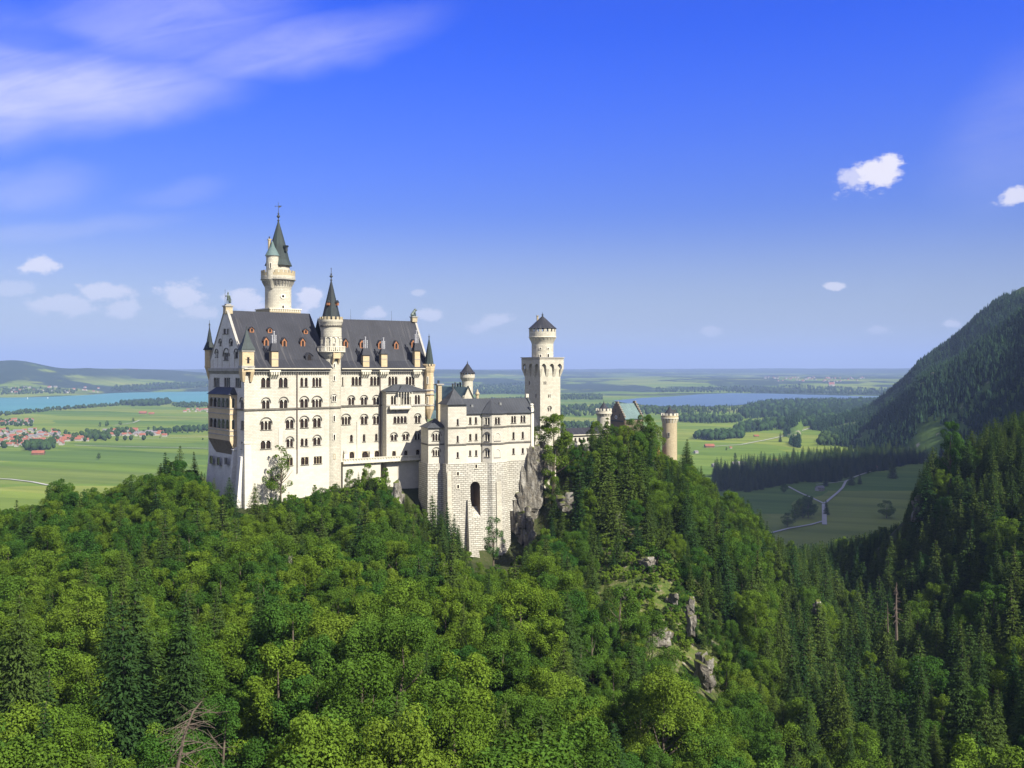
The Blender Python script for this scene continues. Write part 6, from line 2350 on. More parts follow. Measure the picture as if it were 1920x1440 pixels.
limb([(-0.32, 0, kz0), (-0.34, 0.05, kz0 + 0.9), (-0.22, 0, kz0 + 1.9)], [0.17, 0.2, 0.27])
limb([(0.36, 0.1, kz0), (0.36, 0.18, kz0 + 0.9), (0.22, 0, kz0 + 1.9)], [0.17, 0.2, 0.27])
limb([(0, 0, kz0 + 1.7), (0, 0.02, kz0 + 2.2), (0, 0.05, kz0 + 2.9), (0, 0, kz0 + 3.35), (0, 0, kz0 + 3.6)], [0.45, 0.42, 0.56, 0.4, 0.17])
mb.ball(fk.P(0, 0.02, kz0 + 3.9), 0.3, 0, 10, 7, (1, 1, 1.2))
mb.lathe(kx, ky, [(0.33, kz0 + 4.0), (0.26, kz0 + 4.25), (0.05, kz0 + 4.6)], 8)
limb([(-0.5, 0, kz0 + 3.15), (-0.85, 0.2, kz0 + 2.7), (-0.95, 0.35, kz0 + 3.3)], [0.19, 0.16, 0.11])
limb([(0.5, 0, kz0 + 3.15), (0.75, 0.2, kz0 + 2.5), (0.85, 0.4, kz0 + 1.9)], [0.19, 0.16, 0.12])
limb([(0.45, -0.35, kz0 + 3.1), (0.55, -0.45, kz0 + 1.8), (0.6, -0.5, kz0 + 0.4)], [0.35, 0.45, 0.5])
TKn = thing("knight_statue", "dark bronze knight statue holding a spear and shield on the west gable peak", "statue", (kx, ky, kz0))
part(mb, "knight_figure", [M['bronze']], TKn, smooth=True)
mb = MB()
mb.tube([fk.P(-0.98, 0.36, kz0), fk.P(-0.98, 0.36, kz0 + 5.0), fk.P(-0.98, 0.36, kz0 + 5.7)], [0.06, 0.06, 0.01], 6)
part(mb, "spear", [M['metal']], TKn)
mb = MB()
sp_ = [fk.P(0.95 + 0.42 * math.cos(t) * (1 if t < math.pi or t > 2 * math.pi else 1), 0.55, kz0 + 1.35 + 0.75 * math.sin(t)) for t in [2 * math.pi * k / 12 for k in range(12)]]
sb_ = [(p[0], p[1] + 0.14, p[2]) for p in sp_]
mb.poly(sp_)
mb.poly(sb_[::-1])
for k in range(12):
    mb.poly([sp_[k], sb_[k], sb_[(k + 1) % 12], sp_[(k + 1) % 12]])
part(mb, "shield", [M['bronze']], TKn)
# seated lion on the east gable
q = FB.P(LB, -WB / 2, 0)
lx, ly, lz = q[0], q[1], zRB + 2.0
fl = FR(lx, ly, 32)
mb = MB()
tub = lambda pts, rads: mb.tube([fl.P(*p) for p in pts], rads, 9)
tub([(-0.9, 0, lz + 0.1), (-0.8, 0, lz + 0.7), (-0.3, 0, lz + 1.5), (0.25, 0, lz + 2.2), (0.5, 0, lz + 2.7)], [0.5, 0.75, 0.62, 0.62, 0.5])
mb.ball(fl.P(0.62, 0, lz + 2.75), 0.62, 0, 10, 7, (1, 1, 1.1))
mb.ball(fl.P(1.0, 0, lz + 2.85), 0.4, 0, 10, 7)
tub([(1.15, 0, lz + 2.75), (1.5, 0, lz + 2.65)], [0.26, 0.2])
for s in (-1, 1):
    tub([(0.45, 0.32 * s, lz + 1.9), (0.7, 0.32 * s, lz + 0.9), (0.75, 0.32 * s, lz + 0.1), (1.05, 0.32 * s, lz + 0.08)], [0.28, 0.2, 0.17, 0.15])
    tub([(-0.7, 0.5 * s, lz + 0.7), (-0.1, 0.55 * s, lz + 0.5), (-0.25, 0.55 * s, lz + 0.12), (0.3, 0.5 * s, lz + 0.1)], [0.42, 0.3, 0.2, 0.15])
    mb.ball(fl.P(0.75, 0.35 * s, lz + 3.3), 0.14, 0, 6, 4)
tub([(-1.1, 0, lz + 0.3), (-1.5, 0.2, lz + 0.6), (-1.4, 0.3, lz + 1.3)], [0.12, 0.1, 0.12])
single(mb, "lion_statue", [M['bronze']], (lx, ly, lz), "green bronze lion seated on the east gable peak", "statue", smooth=True)
# ------------------------------------------------------------------ tree models (unit: metres, base at the origin)
def leaf_quads(P, Nrm, size, g, aspect=0.62):
    """one small rhombic spray per row of P, facing roughly along Nrm"""
    n = len(P)
    t = g.normal(size=(n, 3))
    t -= (t * Nrm).sum(1)[:, None] * Nrm
    t /= np.linalg.norm(t, axis=1)[:, None] + 1e-9
    b = np.cross(Nrm, t)
    s = size[:, None]
    V = np.stack([P - t * s * 0.5, P + b * s * aspect * 0.5 + Nrm * s * 0.08, P + t * s * 0.5, P - b * s * aspect * 0.5 + Nrm * s * 0.08], 1)
    return V.reshape(-1, 3)


def broad_crown(seed, H, Rr, base=0.22, nblob=42, per=190, leaf=0.46, squash=0.8, top=0.5):
    g = np.random.default_rng(seed)
    cz, hz = H * (1 + base) / 2, H * (1 - base) / 2
    V, T = [], []
    k = 0
    phase = g.uniform(0, 6.28)
    while k < nblob:
        # blob centres spread through an uneven ovoid, thickest below the middle
        t = g.uniform(-0.92, 0.90)
        rad = math.sqrt(max(0.0, 1 - (abs(t) ** (2.0 if t > 0 else 3.2)))) * (1.0 - 0.34 * max(t, 0))
        a = g.uniform(0, 6.283)
        lob = 1.0 + 0.16 * math.sin(3 * a + phase) + 0.1 * math.sin(5 * a - phase * 2)
        rr = rad * Rr * math.sqrt(g.uniform(0.15, 1)) * 0.84 * lob
        c = np.array([math.cos(a) * rr, math.sin(a) * rr, cz + t * hz])
        br = Rr * g.uniform(0.18, 0.34) * (1.0 - 0.35 * max(t, 0))
        m = int(per * (br / (Rr * 0.28)) ** 1.6)
        d = g.normal(size=(m, 3))
        out = np.array([math.cos(a), math.sin(a), 0.4 + t])
        d = d + out / np.linalg.norm(out) * 0.55 + np.array([0, 0, 0.25])
        d /= np.linalg.norm(d, axis=1)[:, None]
        r = br * g.uniform(0.55, 1.08, m) ** 0.8
        # flattened tiers, like layered beech sprays
        ax = np.array([math.cos(a) * 0.75, math.sin(a) * 0.75, 0.8])
        ax /= np.linalg.norm(ax)
        P = c + d * r[:, None] * np.array([1.05, 1.05, squash]) + ax * ((d @ ax) * r * 0.28)[:, None]
        Nn = d * 0.6 + np.array([0, 0, 0.36]) + g.normal(size=(m, 3)) * 0.42
        Nn /= np.linalg.norm(Nn, axis=1)[:, None]
        V.append(leaf_quads(P, Nn, leaf * g.uniform(0.6, 1.35, m), g))
        T.append(np.clip(g.normal(0.5, 0.13, m) + g.uniform(-0.17, 0.17), 0, 1))
        k += 1
    V = np.concatenate(V)
    return V, np.arange(len(V)).reshape(-1, 4), np.concatenate(T)


def spruce_crown(seed, H, Rr, base=0.06, levels=30, leaf=1.0, dens=1.0, ragged=0.25, power=0.85):
    g = np.random.default_rng(seed)
    Ps, Ns, Ss, Ts, Ds = [], [], [], [], []
    for i in range(levels):
        t = (i + g.uniform(-0.3, 0.3)) / levels
        t = min(max(t, 0.0), 0.985)
        z = H * (base + (1 - base) * t)
        L = Rr * (1 - t) ** power * (0.75 + 0.25 * min(1, t * 6 + 0.4)) + 0.12
        nb = int((6 + 7 * (1 - t)) * dens) + 2
        a0 = g.uniform(0, 6.28)
        for b in range(nb):
            a = a0 + 6.283 * b / nb + g.uniform(-0.25, 0.25)
            ln = L * g.uniform(1 - ragged * 1.6, 1 + ragged)
            droop = g.uniform(0.25, 0.55) * (1.15 - 0.7 * t)
            tone = g.uniform(0.25, 0.75)
            m = max(3, int(ln / 0.34 * dens))
            s = (np.arange(m) + g.uniform(0.2, 0.8, m)) / m
            x = s * ln
            zz = z - droop * x * (1 - 0.45 * s) + 0.04 * x
            side = g.normal(0, 0.16, m) * ln * (0.4 + 0.6 * (1 - np.abs(2 * s - 1)))
            P = np.stack([np.cos(a) * x - np.sin(a) * side, np.sin(a) * x + np.cos(a) * side, zz - np.abs(side) * 0.25 - g.uniform(0, 0.25, m)], 1)
            N_ = np.stack([np.full(m, math.cos(a) * 0.35), np.full(m, math.sin(a) * 0.35), np.full(m, 0.85)], 1) + g.normal(size=(m, 3)) * 0.32
            D_ = np.stack([np.cos(a) + g.normal(0, 0.45, m), np.sin(a) + g.normal(0, 0.45, m), np.full(m, -0.45)], 1)
            Ps.append(P), Ns.append(N_), Ds.append(D_)
            Ss.append(leaf * g.uniform(0.6, 1.2, m) * (0.62 + 0.38 * (1 - t)))
            Ts.append(np.clip(tone + s * 0.2 - 0.1 + g.normal(0, 0.1, m), 0, 1))
    P, N_, D_, Sz, T = map(np.concatenate, (Ps, Ns, Ds, Ss, Ts))
    N_ /= np.linalg.norm(N_, axis=1)[:, None]
    D_ -= (D_ * N_).sum(1)[:, None] * N_
    D_ /= np.linalg.norm(D_, axis=1)[:, None] + 1e-9
    B_ = np.cross(N_, D_)
    s = Sz[:, None]
    V = np.stack([P - D_ * s * 0.35, P + B_ * s * 0.21 + D_ * s * 0.1, P + D_ * s * 0.75, P - B_ * s * 0.21 + D_ * s * 0.1], 1).reshape(-1, 3)
    # leader
    return V, np.arange(len(V)).reshape(-1, 4), T


def trunk_mesh(name, H, r, limbs, seed, mat):
    g = random.Random(seed)
    mb = MB()
    pts = [(0, 0, -1.5)]
    rad = [r * 1.25]
    for k in range(1, 7):
        t = k / 6
        pts.append((g.uniform(-0.12, 0.12) * k * 0.4, g.uniform(-0.12, 0.12) * k * 0.4, H * t))
        rad.append(r * (1 - t) ** 0.8 + 0.02)
    mb.tube(pts, rad, 6)
    for _ in range(limbs):
        t = g.uniform(0.25, 0.75)
        a = g.uniform(0, 6.28)
        L = H * 0.26 * (1.1 - t) + 0.6
        p0 = (0, 0, H * t)
        p1 = (math.cos(a) * L * 0.5, math.sin(a) * L * 0.5, H * t + L * 0.45)
        p2 = (math.cos(a) * L, math.sin(a) * L, H * t + L * 1.05)
        mb.tube([p0, p1, p2], [r * 0.42 * (1 - t) + 0.05, r * 0.28 * (1 - t) + 0.04, 0.02], 5)
    return mb.mesh(name, [mat])


def crown_mesh(name, VFT, mat):
    V, Fq, T = VFT
    return npmesh(name, V, Fq, [mat], attrs={'tone': ('FACE', T)})


BROAD, LIGHT, SPRUCE, SLIM = [], [], [], []
for k, (H, r, b, nb, per, lf, sq, sd) in enumerate([(18, 5.6, 0.14, 48, 640, 0.275, 0.92, 1), (17, 6.0, 0.12, 54, 600, 0.27, 0.8, 2), (19, 5.0, 0.18, 44, 640, 0.27, 0.95, 3), (16, 5.4, 0.10, 46, 620, 0.265, 0.85, 4),
                                                     (18, 6.6, 0.14, 60, 590, 0.275, 0.78, 5), (20, 5.2, 0.16, 48, 620, 0.27, 1.05, 6), (17, 4.4, 0.12, 40, 640, 0.26, 1.1, 7), (21, 4.2, 0.12, 42, 640, 0.265, 1.15, 8)]):
    cm = crown_mesh("broad_crown", broad_crown(100 + sd, H, r, b, nb, per, lf, sq), M['leaf'])
    tm = trunk_mesh("broad_trunk", H * 0.86, 0.32, 7, sd, M['bark'])
    BROAD.append((cm, tm, H, r))
    if k in (0, 2, 4, 7):
        c2 = cm.copy()
        c2.materials[0] = M['leaf_light']
        LIGHT.append((c2, tm, H, r))
for k, (H, r, lv, ra, pw) in enumerate([(24, 5.0, 36, 0.22, 0.85), (22, 4.6, 34, 0.28, 0.8), (25, 4.6, 38, 0.2, 0.95), (20, 4.9, 30, 0.3, 0.75), (23, 4.2, 34, 0.32, 0.9)]):
    cm = crown_mesh("spruce_crown", spruce_crown(300 + k, H, r, 0.05, lv, 0.85, 1.6, ra, pw), M['needle'])
    tm = trunk_mesh("spruce_trunk", H * 0.99, 0.26, 0, 40 + k, M['bark'])
    SPRUCE.append((cm, tm, H, r))
FINE = []                                  # closer-built spruces for those nearest the viewer
for k, (H, r, lv, ra, pw) in enumerate([(24, 4.8, 46, 0.22, 0.85), (22, 4.4, 42, 0.28, 0.8), (25, 4.5, 48, 0.2, 0.95)]):
    cm = crown_mesh("spruce_crown", spruce_crown(340 + k, H, r, 0.05, lv, 0.55, 2.6, ra, pw), M['needle'])
    FINE.append((cm, trunk_mesh("spruce_trunk", H * 0.99, 0.26, 0, 48 + k, M['bark']), H, r))
SHRUB = []
for k in range(3):
    cm = crown_mesh("shrub_crown", broad_crown(500 + k, 3.4, 2.1, 0.0, 20, 110, 0.34, 0.8), M['leaf'] if k else M['leaf_light'])
    tm = trunk_mesh("shrub_stem", 2.2, 0.09, 5, 60 + k, M['bark'])
    SHRUB.append((cm, tm, 3.4, 2.1))
# a thin young tree: open crown, trunk and limbs clearly seen
THIN = []
for k in range(2):
    g_ = broad_crown(520 + k, 15, 3.6, 0.22, 26, 190, 0.3, 0.8)
    THIN.append((crown_mesh("thin_crown", g_, M['leaf']), trunk_mesh("thin_trunk", 13.5, 0.24, 16, 80 + k, M['bark']), 15, 3.3))

# ------------------------------------------------------------------ where the trees stand
LIM = [(-200, 940), (0, 938), (40, 942), (70, 922), (95, 905), (110, 897), (150, 903), (190, 905), (225, 890), (265, 872), (285, 862), (305, 850), (322, 836), (345, 838), (362, 862), (380, 880), (400, 892), (425, 905), (438, 930), (455, 958), (478, 955),
       (500, 925), (525, 912), (600, 908), (640, 900), (655, 882), (700, 872), (735, 884), (752, 925), (775, 948), (790, 955), (806, 940), (850, 945), (872, 1010), (890, 1060), (905, 1045), (955, 1060), (970, 1020), (1005, 990), (1015, 870), (1030, 800), (1060, 815),
       (1100, 830), (1122, 800), (1140, 795), (1160, 800), (1205, 790), (1222, 800), (1236, 850), (1275, 850), (1283, 835), (1300, 858), (1325, 880), (1340, 893), (1365, 928), (1400, 925), (1422, 945), (1445, 985), (1470, 1005), (1490, 1008), (1520, 1015), (1560, 1005), (1600, 1000),
       (1650, 985), (1690, 975), (1708, 925), (1722, 875), (1750, 830), (1780, 792), (1810, 800), (1850, 785), (1900, 762), (2200, 730)]
LIMX, LIMY = np.array([p[0] for p in LIM]), np.array([p[1] for p in LIM])


def limit(px):
    return np.interp(px, LIMX, LIMY)


FOOT = []                                  # ground plans the trees keep out of: frame, u0, u1, n0, n1
FOOT += [(FA, -3, LA + 3, -WA - 2, 3.5), (FB, -4, LB + 4, -WB - 3, 9), (FK, FK.U(797), FK.U(957) + 0.5, -14, 9.5), (FK, FK.U(950), k4b + 2.5, -14, 5.5), (fq, -9, 9, -9, 9), (FG, -9, gw + 2, -gl - 3, 1), (FJ, -2, jl + 2, -jw - 2, 1.5), (fb_, -4, 11, -12, 1.0), (FRg, -1, 23, -10, 1.0), (fw_, -1, 11, -4, 1)]


def in_foot(x, y):
    bad = np.zeros(len(x), bool)
    for fr, a, b, c, d in FOOT:
        dx, dy = x - fr.o[0], y - fr.o[1]
        u, n = dx * fr.u[0] + dy * fr.u[1], dx * fr.n[0] + dy * fr.n[1]
        bad |= (u > a) & (u < b) & (n > c) & (n < d)
    for (x0, y0, r0) in ((SX, SY, 5), (X_at(1255.5, 470), 470, 6), (X_at(1132, 476), 476, 6)):
        bad |= (x - x0) ** 2 + (y - y0) ** 2 < r0 * r0
    return bad


NSCRUB = [0]


def scatter_hill():
    g = np.random.default_rng(77)
    pts = []
    y = 74.0
    while y < 760:
        st = 6.9 if y < 380 else 6.4
        half = 0.62 * y + 14
        n = int(2 * half / st)
        xs = -half + (np.arange(n) + 0.5 + g.uniform(-0.38, 0.38, n)) * st
        ys = y + g.uniform(-0.38, 0.38, n) * st
        pts.append(np.stack([xs, ys], 1))
        y += st
    # a closer sowing for the scrub on the open crag and under the palace walls
    for (x0, x1, y0, y1, stp) in ((12, 82, 215, 345, 3.0), (-100, -28, 328, 364, 2.7), (-34, 22, 340, 372, 3.2)):
        q = np.stack(np.meshgrid(np.arange(x0, x1, stp), np.arange(y0, y1, stp)), -1).reshape(-1, 2)
        pts.append(q + g.uniform(-0.45, 0.45, q.shape) * stp)
    NSCRUB[0] = sum(len(q) for q in pts[-3:])
    P = np.concatenate(pts)
    sc_ = np.zeros(len(P), bool)
    sc_[-NSCRUB[0]:] = True
    sc_ = sc_[(P[:, 0] < 335) & (P[:, 1] < 985)]
    P = P[(P[:, 0] < 335) & (P[:, 1] < 985)]
    x, y = P[:, 0], P[:, 1]
    z = hill_z(x, y)
    px = CX + x / y * F
    ok = ~in_foot(x, y) & (z > PLAIN - 6)
    return x[ok], y[ok], z[ok], px[ok], sc_[ok]


def smooth_bump(v, a, b):
    t = np.clip((v - a) / (b - a), 0, 1)
    return t * t * (3 - 2 * t)


tx_, ty_, tz_, tpx, scrub = scatter_hill()
g = np.random.default_rng(99)
n_ = len(tx_)
gpy = H0 - tz_ / ty_ * F                     # where the ground is seen
tpy = gpy - 15 / ty_ * F
# share of conifers by place
conif = np.full(n_, 0.15)
conif = np.where((tpx < 260) & (ty_ < 170), 0.62, conif)
conif = np.where((tpx > 260) & (tpx < 520) & (ty_ > 255), 0.36, conif)
conif = np.where((tpx > 420) & (tpx < 760) & (ty_ > 262), 0.5, conif)
conif = np.where((tpx < 380) & (ty_ > 300), 0.22, conif)
conif = np.where((tpx > 760) & (tpx < 900) & (ty_ > 285), 0.7, conif)
conif = np.where((tpx > 980) & (ty_ > 310), 0.58, conif)
conif = np.where((tpx > 1040) & (tpx < 1340) & (ty_ > 170) & (ty_ < 300), 0.36, conif)
conif = np.where((tpx > 1300) & (ty_ > 200), 0.55, conif)
conif = np.where((tpx > 1440) & (ty_ > 120), 0.86, conif)
conif = np.where((tpx > 1460) & (ty_ > 300), 0.93, conif)
is_con = g.uniform(0, 1, n_) < np.clip(conif + vnoise(tx_, ty_, 30, 61, 2) * 0.25 * (conif < 0.8), 0, 0.97)
ga = grass_amount(tx_, ty_)
Hn = np.where(is_con, g.uniform(11, 27, n_), g.uniform(11.5, 22.5, n_)) * (1 + 0.14 * vnoise(tx_, ty_, 40, 62, 2))
Hn = np.where((tpx > 1440), Hn * 1.05, Hn)
# the open crag: few, low trees
crag = np.exp(-(((tx_ - 43) / 19.0) ** 2 + ((ty_ - 288) / 50.0) ** 2))
drop = (g.uniform(0, 1, n_) < crag * 1.03 - 0.12) & ~scrub
Hn = Hn * (1 - 0.62 * np.clip(crag * 1.2, 0, 1))
# steep rock under the ladies' house and around the palace foot stays open / shrubby
near_wall = np.exp(-(((tx_ + 62) / 26.0) ** 2 + ((ty_ - 343) / 11.0) ** 2))
Hn = Hn * (1 - 0.72 * np.clip(near_wall * 1.3, 0, 1))
Hn = np.where(scrub, g.uniform(1.2, 4.2, n_) * (1 - 0.3 * crag), Hn)
is_con |= (crag > 0.35) & ~scrub & (g.uniform(0, 1, n_) < 0.3)
is_con &= ~(scrub & (g.uniform(0, 1, n_) < 0.8))
scr_zone = np.maximum(np.clip(crag * 1.6, 0, 1) * 0.85, np.clip(near_wall * 1.8, 0, 1))
scr_zone = np.maximum(scr_zone, ((tx_ > -34) & (tx_ < 22) & (ty_ > 336) & (ty_ < 374)) * 0.75)
drop |= scrub & (g.uniform(0, 1, n_) > scr_zone)
drop |= ~scrub & (near_wall > 0.5) & (g.uniform(0, 1, n_) < 0.6)
cliff = (np.abs(tx_ - 6) < 11) & (np.abs(ty_ - 382) < 12)
drop |= cliff
# nearest the viewer: fewer, bigger trees
near_v = smooth_bump(-ty_, -230, -130)
Hn = np.where(scrub, Hn, Hn * (1 + 0.30 * near_v))
tz_ = tz_ - 3.5 * near_v
drop |= ~scrub & (g.uniform(0, 1, n_) < 0.30 * near_v)
# gaps where bare rock shows through
for rpx, ry, rw in ((866, 292, 26), (822, 300, 24), (1235, 255, 40), (1326, 244, 22), (1300, 268, 16), (540, 283, 16)):
    drop |= (np.abs(tpx - rpx) < rw) & (ty_ > ry - 24) & (ty_ < ry + 2)
keep = ~drop
# keep the tops under the line where the photo shows building, meadow or sky
half = Hn * 0.0
top_py = H0 - (tz_ + Hn) / ty_ * F
rr_ = np.where(is_con, Hn * 0.08, Hn * 0.30) / ty_ * F
lim = np.maximum.reduce([limit(tpx), np.where(is_con, 0, limit(tpx - rr_ * 0.7)), np.where(is_con, 0, limit(tpx + rr_ * 0.7))])
lim = lim + g.uniform(0, 26, n_) * np.clip(300 / ty_, 0.6, 1)
over = top_py < lim
Hmax = -(lim - H0) / F * ty_ - tz_
Hn = np.where(over, Hmax, Hn)
keep &= Hn > np.where(scrub, 1.1, 3.0)
keep &= (H0 - (tz_ + Hn) / ty_ * F) < 1452
# cull what is buried behind nearer crowns
order = np.argsort(ty_)
bins = np.full(520, 1e9)
vis = np.zeros(n_, bool)
for i in order:
    if not keep[i]:
        continue
    t_py = H0 - (tz_[i] + Hn[i]) / ty_[i] * F
    r = max(rr_[i], 2)
    b0, b1 = int((tpx[i] - r + 120) / 5), int((tpx[i] + r + 120) / 5) + 1
    b0, b1 = max(0, b0), min(len(bins), b1)
    if b0 >= b1:
        continue
    seg_ = bins[b0:b1]
    if (seg_ > t_py - 14).any():
        vis[i] = True
        mid_ = (b0 + b1) // 2
        low = t_py + (rr_[i] * 0.9 if not is_con[i] else Hn[i] * 0.35 / ty_[i] * F)
        w_ = max(1, int((b1 - b0) * (0.35 if not is_con[i] else 0.22)))
        s0, s1 = max(0, mid_ - w_), min(len(bins), mid_ + w_ + 1)
        bins[s0:s1] = np.minimum(bins[s0:s1], low)
idx = np.nonzero(vis)[0]
app = Hn[idx] / ty_[idx] * np.where(is_con[idx], 1.0, 1.0)


def zone(px, y, con):
    """a phrase that says where in the scene a tree of the mass stands"""
    if px > 1430:
        return ("on the shaded slope across the gorge" if (px > 1640 and y < 560) else "in the gorge between the castle hill and the shaded slope")
    if px > 1010:
        return "on the crag below the gatehouse" if y > 200 else "at the foot of the crag below the gatehouse"
    if px > 640:
        return "on the slope below the rough stone base" if y > 170 else "near the viewer below the rough stone base"
    if y < 150:
        return "near the viewer on the wooded slope below the gable end"
    if y > 285:
        return "along the hilltop under the shaded gable wall"
    return "on the wooded slope below the west wing"


def plant(name, model, x, y, z, h, label, cat, group=None, wide=1.0, rot=None, trunk=True, tilt=0.0):
    cm, tm, H, r = model
    s = h / H
    e = bpy.data.objects.new(name, None)
    C.objects.link(e)
    e.location = (x, y, z)
    e.rotation_euler = (rnd.gauss(0, 0.025), rnd.gauss(0, 0.025), rnd.uniform(0, 6.283) if rot is None else rot)
    k2 = rnd.uniform(0.9, 1.1)
    e.scale = (s * wide * k2, s * wide / k2, s)
    tag(e, label, cat, group)
    c = bpy.data.objects.new("crown", cm)
    C.objects.link(c)
    c.parent = e
    if trunk:
        t = bpy.data.objects.new("trunk", tm)
        C.objects.link(t)
        t.parent = e
    return e


# single trees the photo picks out: kind, column, top row, distance, base row or None, label
PICKS = [
    ('spruce', 334, 833, 352, "tallest dark spruce on the hilltop left of the gable end"),
    ('spruce', 316, 846, 349, "dark spruce just left of the tallest hilltop spruce"),
    ('spruce', 367, 845, 372, "shaded dark spruce peeping out beside the gable wall"),
    ('broad', 112, 897, 322, "rounded leafy tree alone on the skyline above the meadow"),
    ('spruce', 30, 935, 318, "spruce tip at the far left end of the hilltop"),
    ('spruce', 430, 893, 327, "spruce standing in front of the gable wall foot"),
    ('spruce', 478, 905, 326, "spruce in front of the cream wall right of the corner buttress"),
    ('thin', 526, 834, 342.5, "thin open tree with visible branches in front of the cream south wall"),
    ('spruce', 815, 925, 345, "dark spruce before the rough stone base, left one of the pair"),
    ('spruce', 842, 938, 343, "dark spruce before the rough stone base, right one of the pair"),
    ('thin', 925, 968, 348, "slender leafy tree in front of the rough stone bastion"),
    ('tall', 1038, 772, 393, "big bright leafy tree between the annex house and the crag spruces"),
    ('spruce', 1132, 778, 354, "tallest spruce before the stepped gable of the gatehouse"),
    ('light', 1168, 796, 404, "yellow green leafy tree right of the tallest crag spruce"),
    ('broad', 1208, 774, 412, "dark broad leafy tree left of the sandy gate tower"),
    ('spruce', 1150, 880, 336, "spruce hanging over the gray crag below the gatehouse"),
    ('broad', 1062, 806, 402, "leafy tree right behind the big bright leafy tree"),
    ('spruce', 1108, 806, 408, "spruce just left of the tallest crag spruce"),
    ('spruce', 1122, 812, 396, "spruce in front of the tallest crag spruce"),
    ('spruce', 1113, 792, 414, "spruce before the smaller gate tower, left one"),
    ('spruce', 1146, 796, 412, "spruce before the stepped gable, lower than the tallest"),
    ('broad', 1118, 790, 432, "leafy tree before the smaller gate tower, right beside its spruce"),
    ('broad', 1145, 793, 434, "leafy tree before the stepped gable of the gatehouse"),
    ('broad', 1092, 822, 398, "leafy tree hiding the long low range"),
    ('spruce', 1150, 800, 410, "spruce between the tallest crag spruce and the gatehouse roof"),
    ('broad', 1188, 786, 410, "round leafy tree in front of the copper gatehouse roof"),
    ('broad', 1222, 790, 416, "leafy tree left of the sandy gate tower, lower than its neighbour"),
    ('spruce', 1174, 826, 352, "dark spruce below the yellow green tree on the crag top"),
    ('spruce', 1204, 842, 362, "dark spruce in front of the gate wing"),
    ('spruce', 1092, 852, 352, "spruce at the upper edge of the dark hollow beside the cliff"),
    ('spruce', 1062, 892, 352, "dark spruce right of the tall gray cliff"),
    ('broad', 1035, 880, 388, "leafy tree rooted on the cliff shoulder"),
    ('spruce', 1140, 880, 380, "dark spruce on the upper crag, left of the hanging one"),
    ('spruce', 1108, 900, 372, "dark spruce on the upper crag above the gray rock patch"),
    ('light', 1262, 866, 440, "bright leafy tree at the foot of the sandy gate tower"),
    ('thin', 1238, 842, 438, "thin pine with brownish branches before the orange brick gate wing"),
    ('spruce', 1286, 822, 446, "small dark spruce right of the sandy gate tower"),
    ('spruce', 1314, 872, 432, "dark spruce on the ridge below the sandy gate tower"),
    ('light', 1368, 922, 405, "bright leafy tree on the ridge edge above the meadow"),
    ('broad', 1782, 786, 452, "leafy tree on top of the shaded slope against the mountain"),
    ('spruce', 1735, 865, 440, "spruce at the cliff edge of the shaded slope"),
    ('light', 1822, 1372, 142, "yellow green tree low on the shaded slope among dark spruces"),
    ('light', 1240, 1265, 168, "yellow green leafy tree at the foot of the crag"),
    ('light', 560, 1330, 112, "bright leafy tree near the viewer right of the bare dead tree"),
    ('light', 745, 1330, 108, "bright leafy tree near the viewer, lower middle of the slope"),
    ('broad', 655, 880, 357, "leafy bush tree at the left end of the terrace wall"),
    ('broad', 690, 868, 359, "leafy bush tree below the terrace parapet, topmost of its clump"),
    ('light', 722, 876, 358, "bright bush tree below the terrace parapet beside the pale rock rib"),
    ('broad', 628, 905, 353, "leafy bush tree under the round stair tower"),
    ('broad', 778, 945, 353, "leafy bush tree at the left foot of the rough stone base"),
    ('spruce', 764, 925, 351, "small spruce beside the pale rock rib under the terrace"),
    ('light', 590, 908, 350, "bright bush under the cream south wall left of the stair tower"),
    ('light', 130, 1330, 118, "small yellowish spruce-like leafy tree near the viewer at the left"),
]
KIND = {'tall': LIGHT[-1:], 'spruce': SPRUCE, 'broad': BROAD, 'light': LIGHT, 'thin': THIN}
NAME = {'tall': 'leafy_tree', 'spruce': 'spruce_tree', 'broad': 'leafy_tree', 'light': 'leafy_tree', 'thin': 'young_tree'}
taken = []
for i, (k, px, py, Y, lab) in enumerate(PICKS):
    x = X_at(px, Y)
    z = float(hill_z(np.array([x]), np.array([Y]))[0])
    h = Z_at(py, Y) - z
    if h < 4:
        z = Z_at(py, Y) - 6
        h = 6
    m = KIND[k][i % len(KIND[k])]
    wide = 1.0 if k != 'spruce' else (1.15 if h > 20 else 1.0)
    if k == 'tall':
        wide = 1.45
    if h > 26:
        wide *= 0.95
    elif k == 'spruce' and h < 17:
        wide *= 1.35
    plant(NAME[k], m, x, Y, z - 0.2, h + 0.2, lab, "tree", None, wide)
    taken.append((x, Y, m[3] * h / m[2] * 0.7))

tk = np.array(taken)
d_ok = np.ones(len(idx), bool)
for j, i in enumerate(idx):
    dd = np.hypot(tk[:, 0] - tx_[i], tk[:, 1] - ty_[i])
    d_ok[j] = not (dd < tk[:, 2]).any()
idx, app = idx[d_ok], app[d_ok]


def top_n(mask, n):
    c = np.nonzero(mask)[0]
    return c[np.argsort(-app[c])][:n]


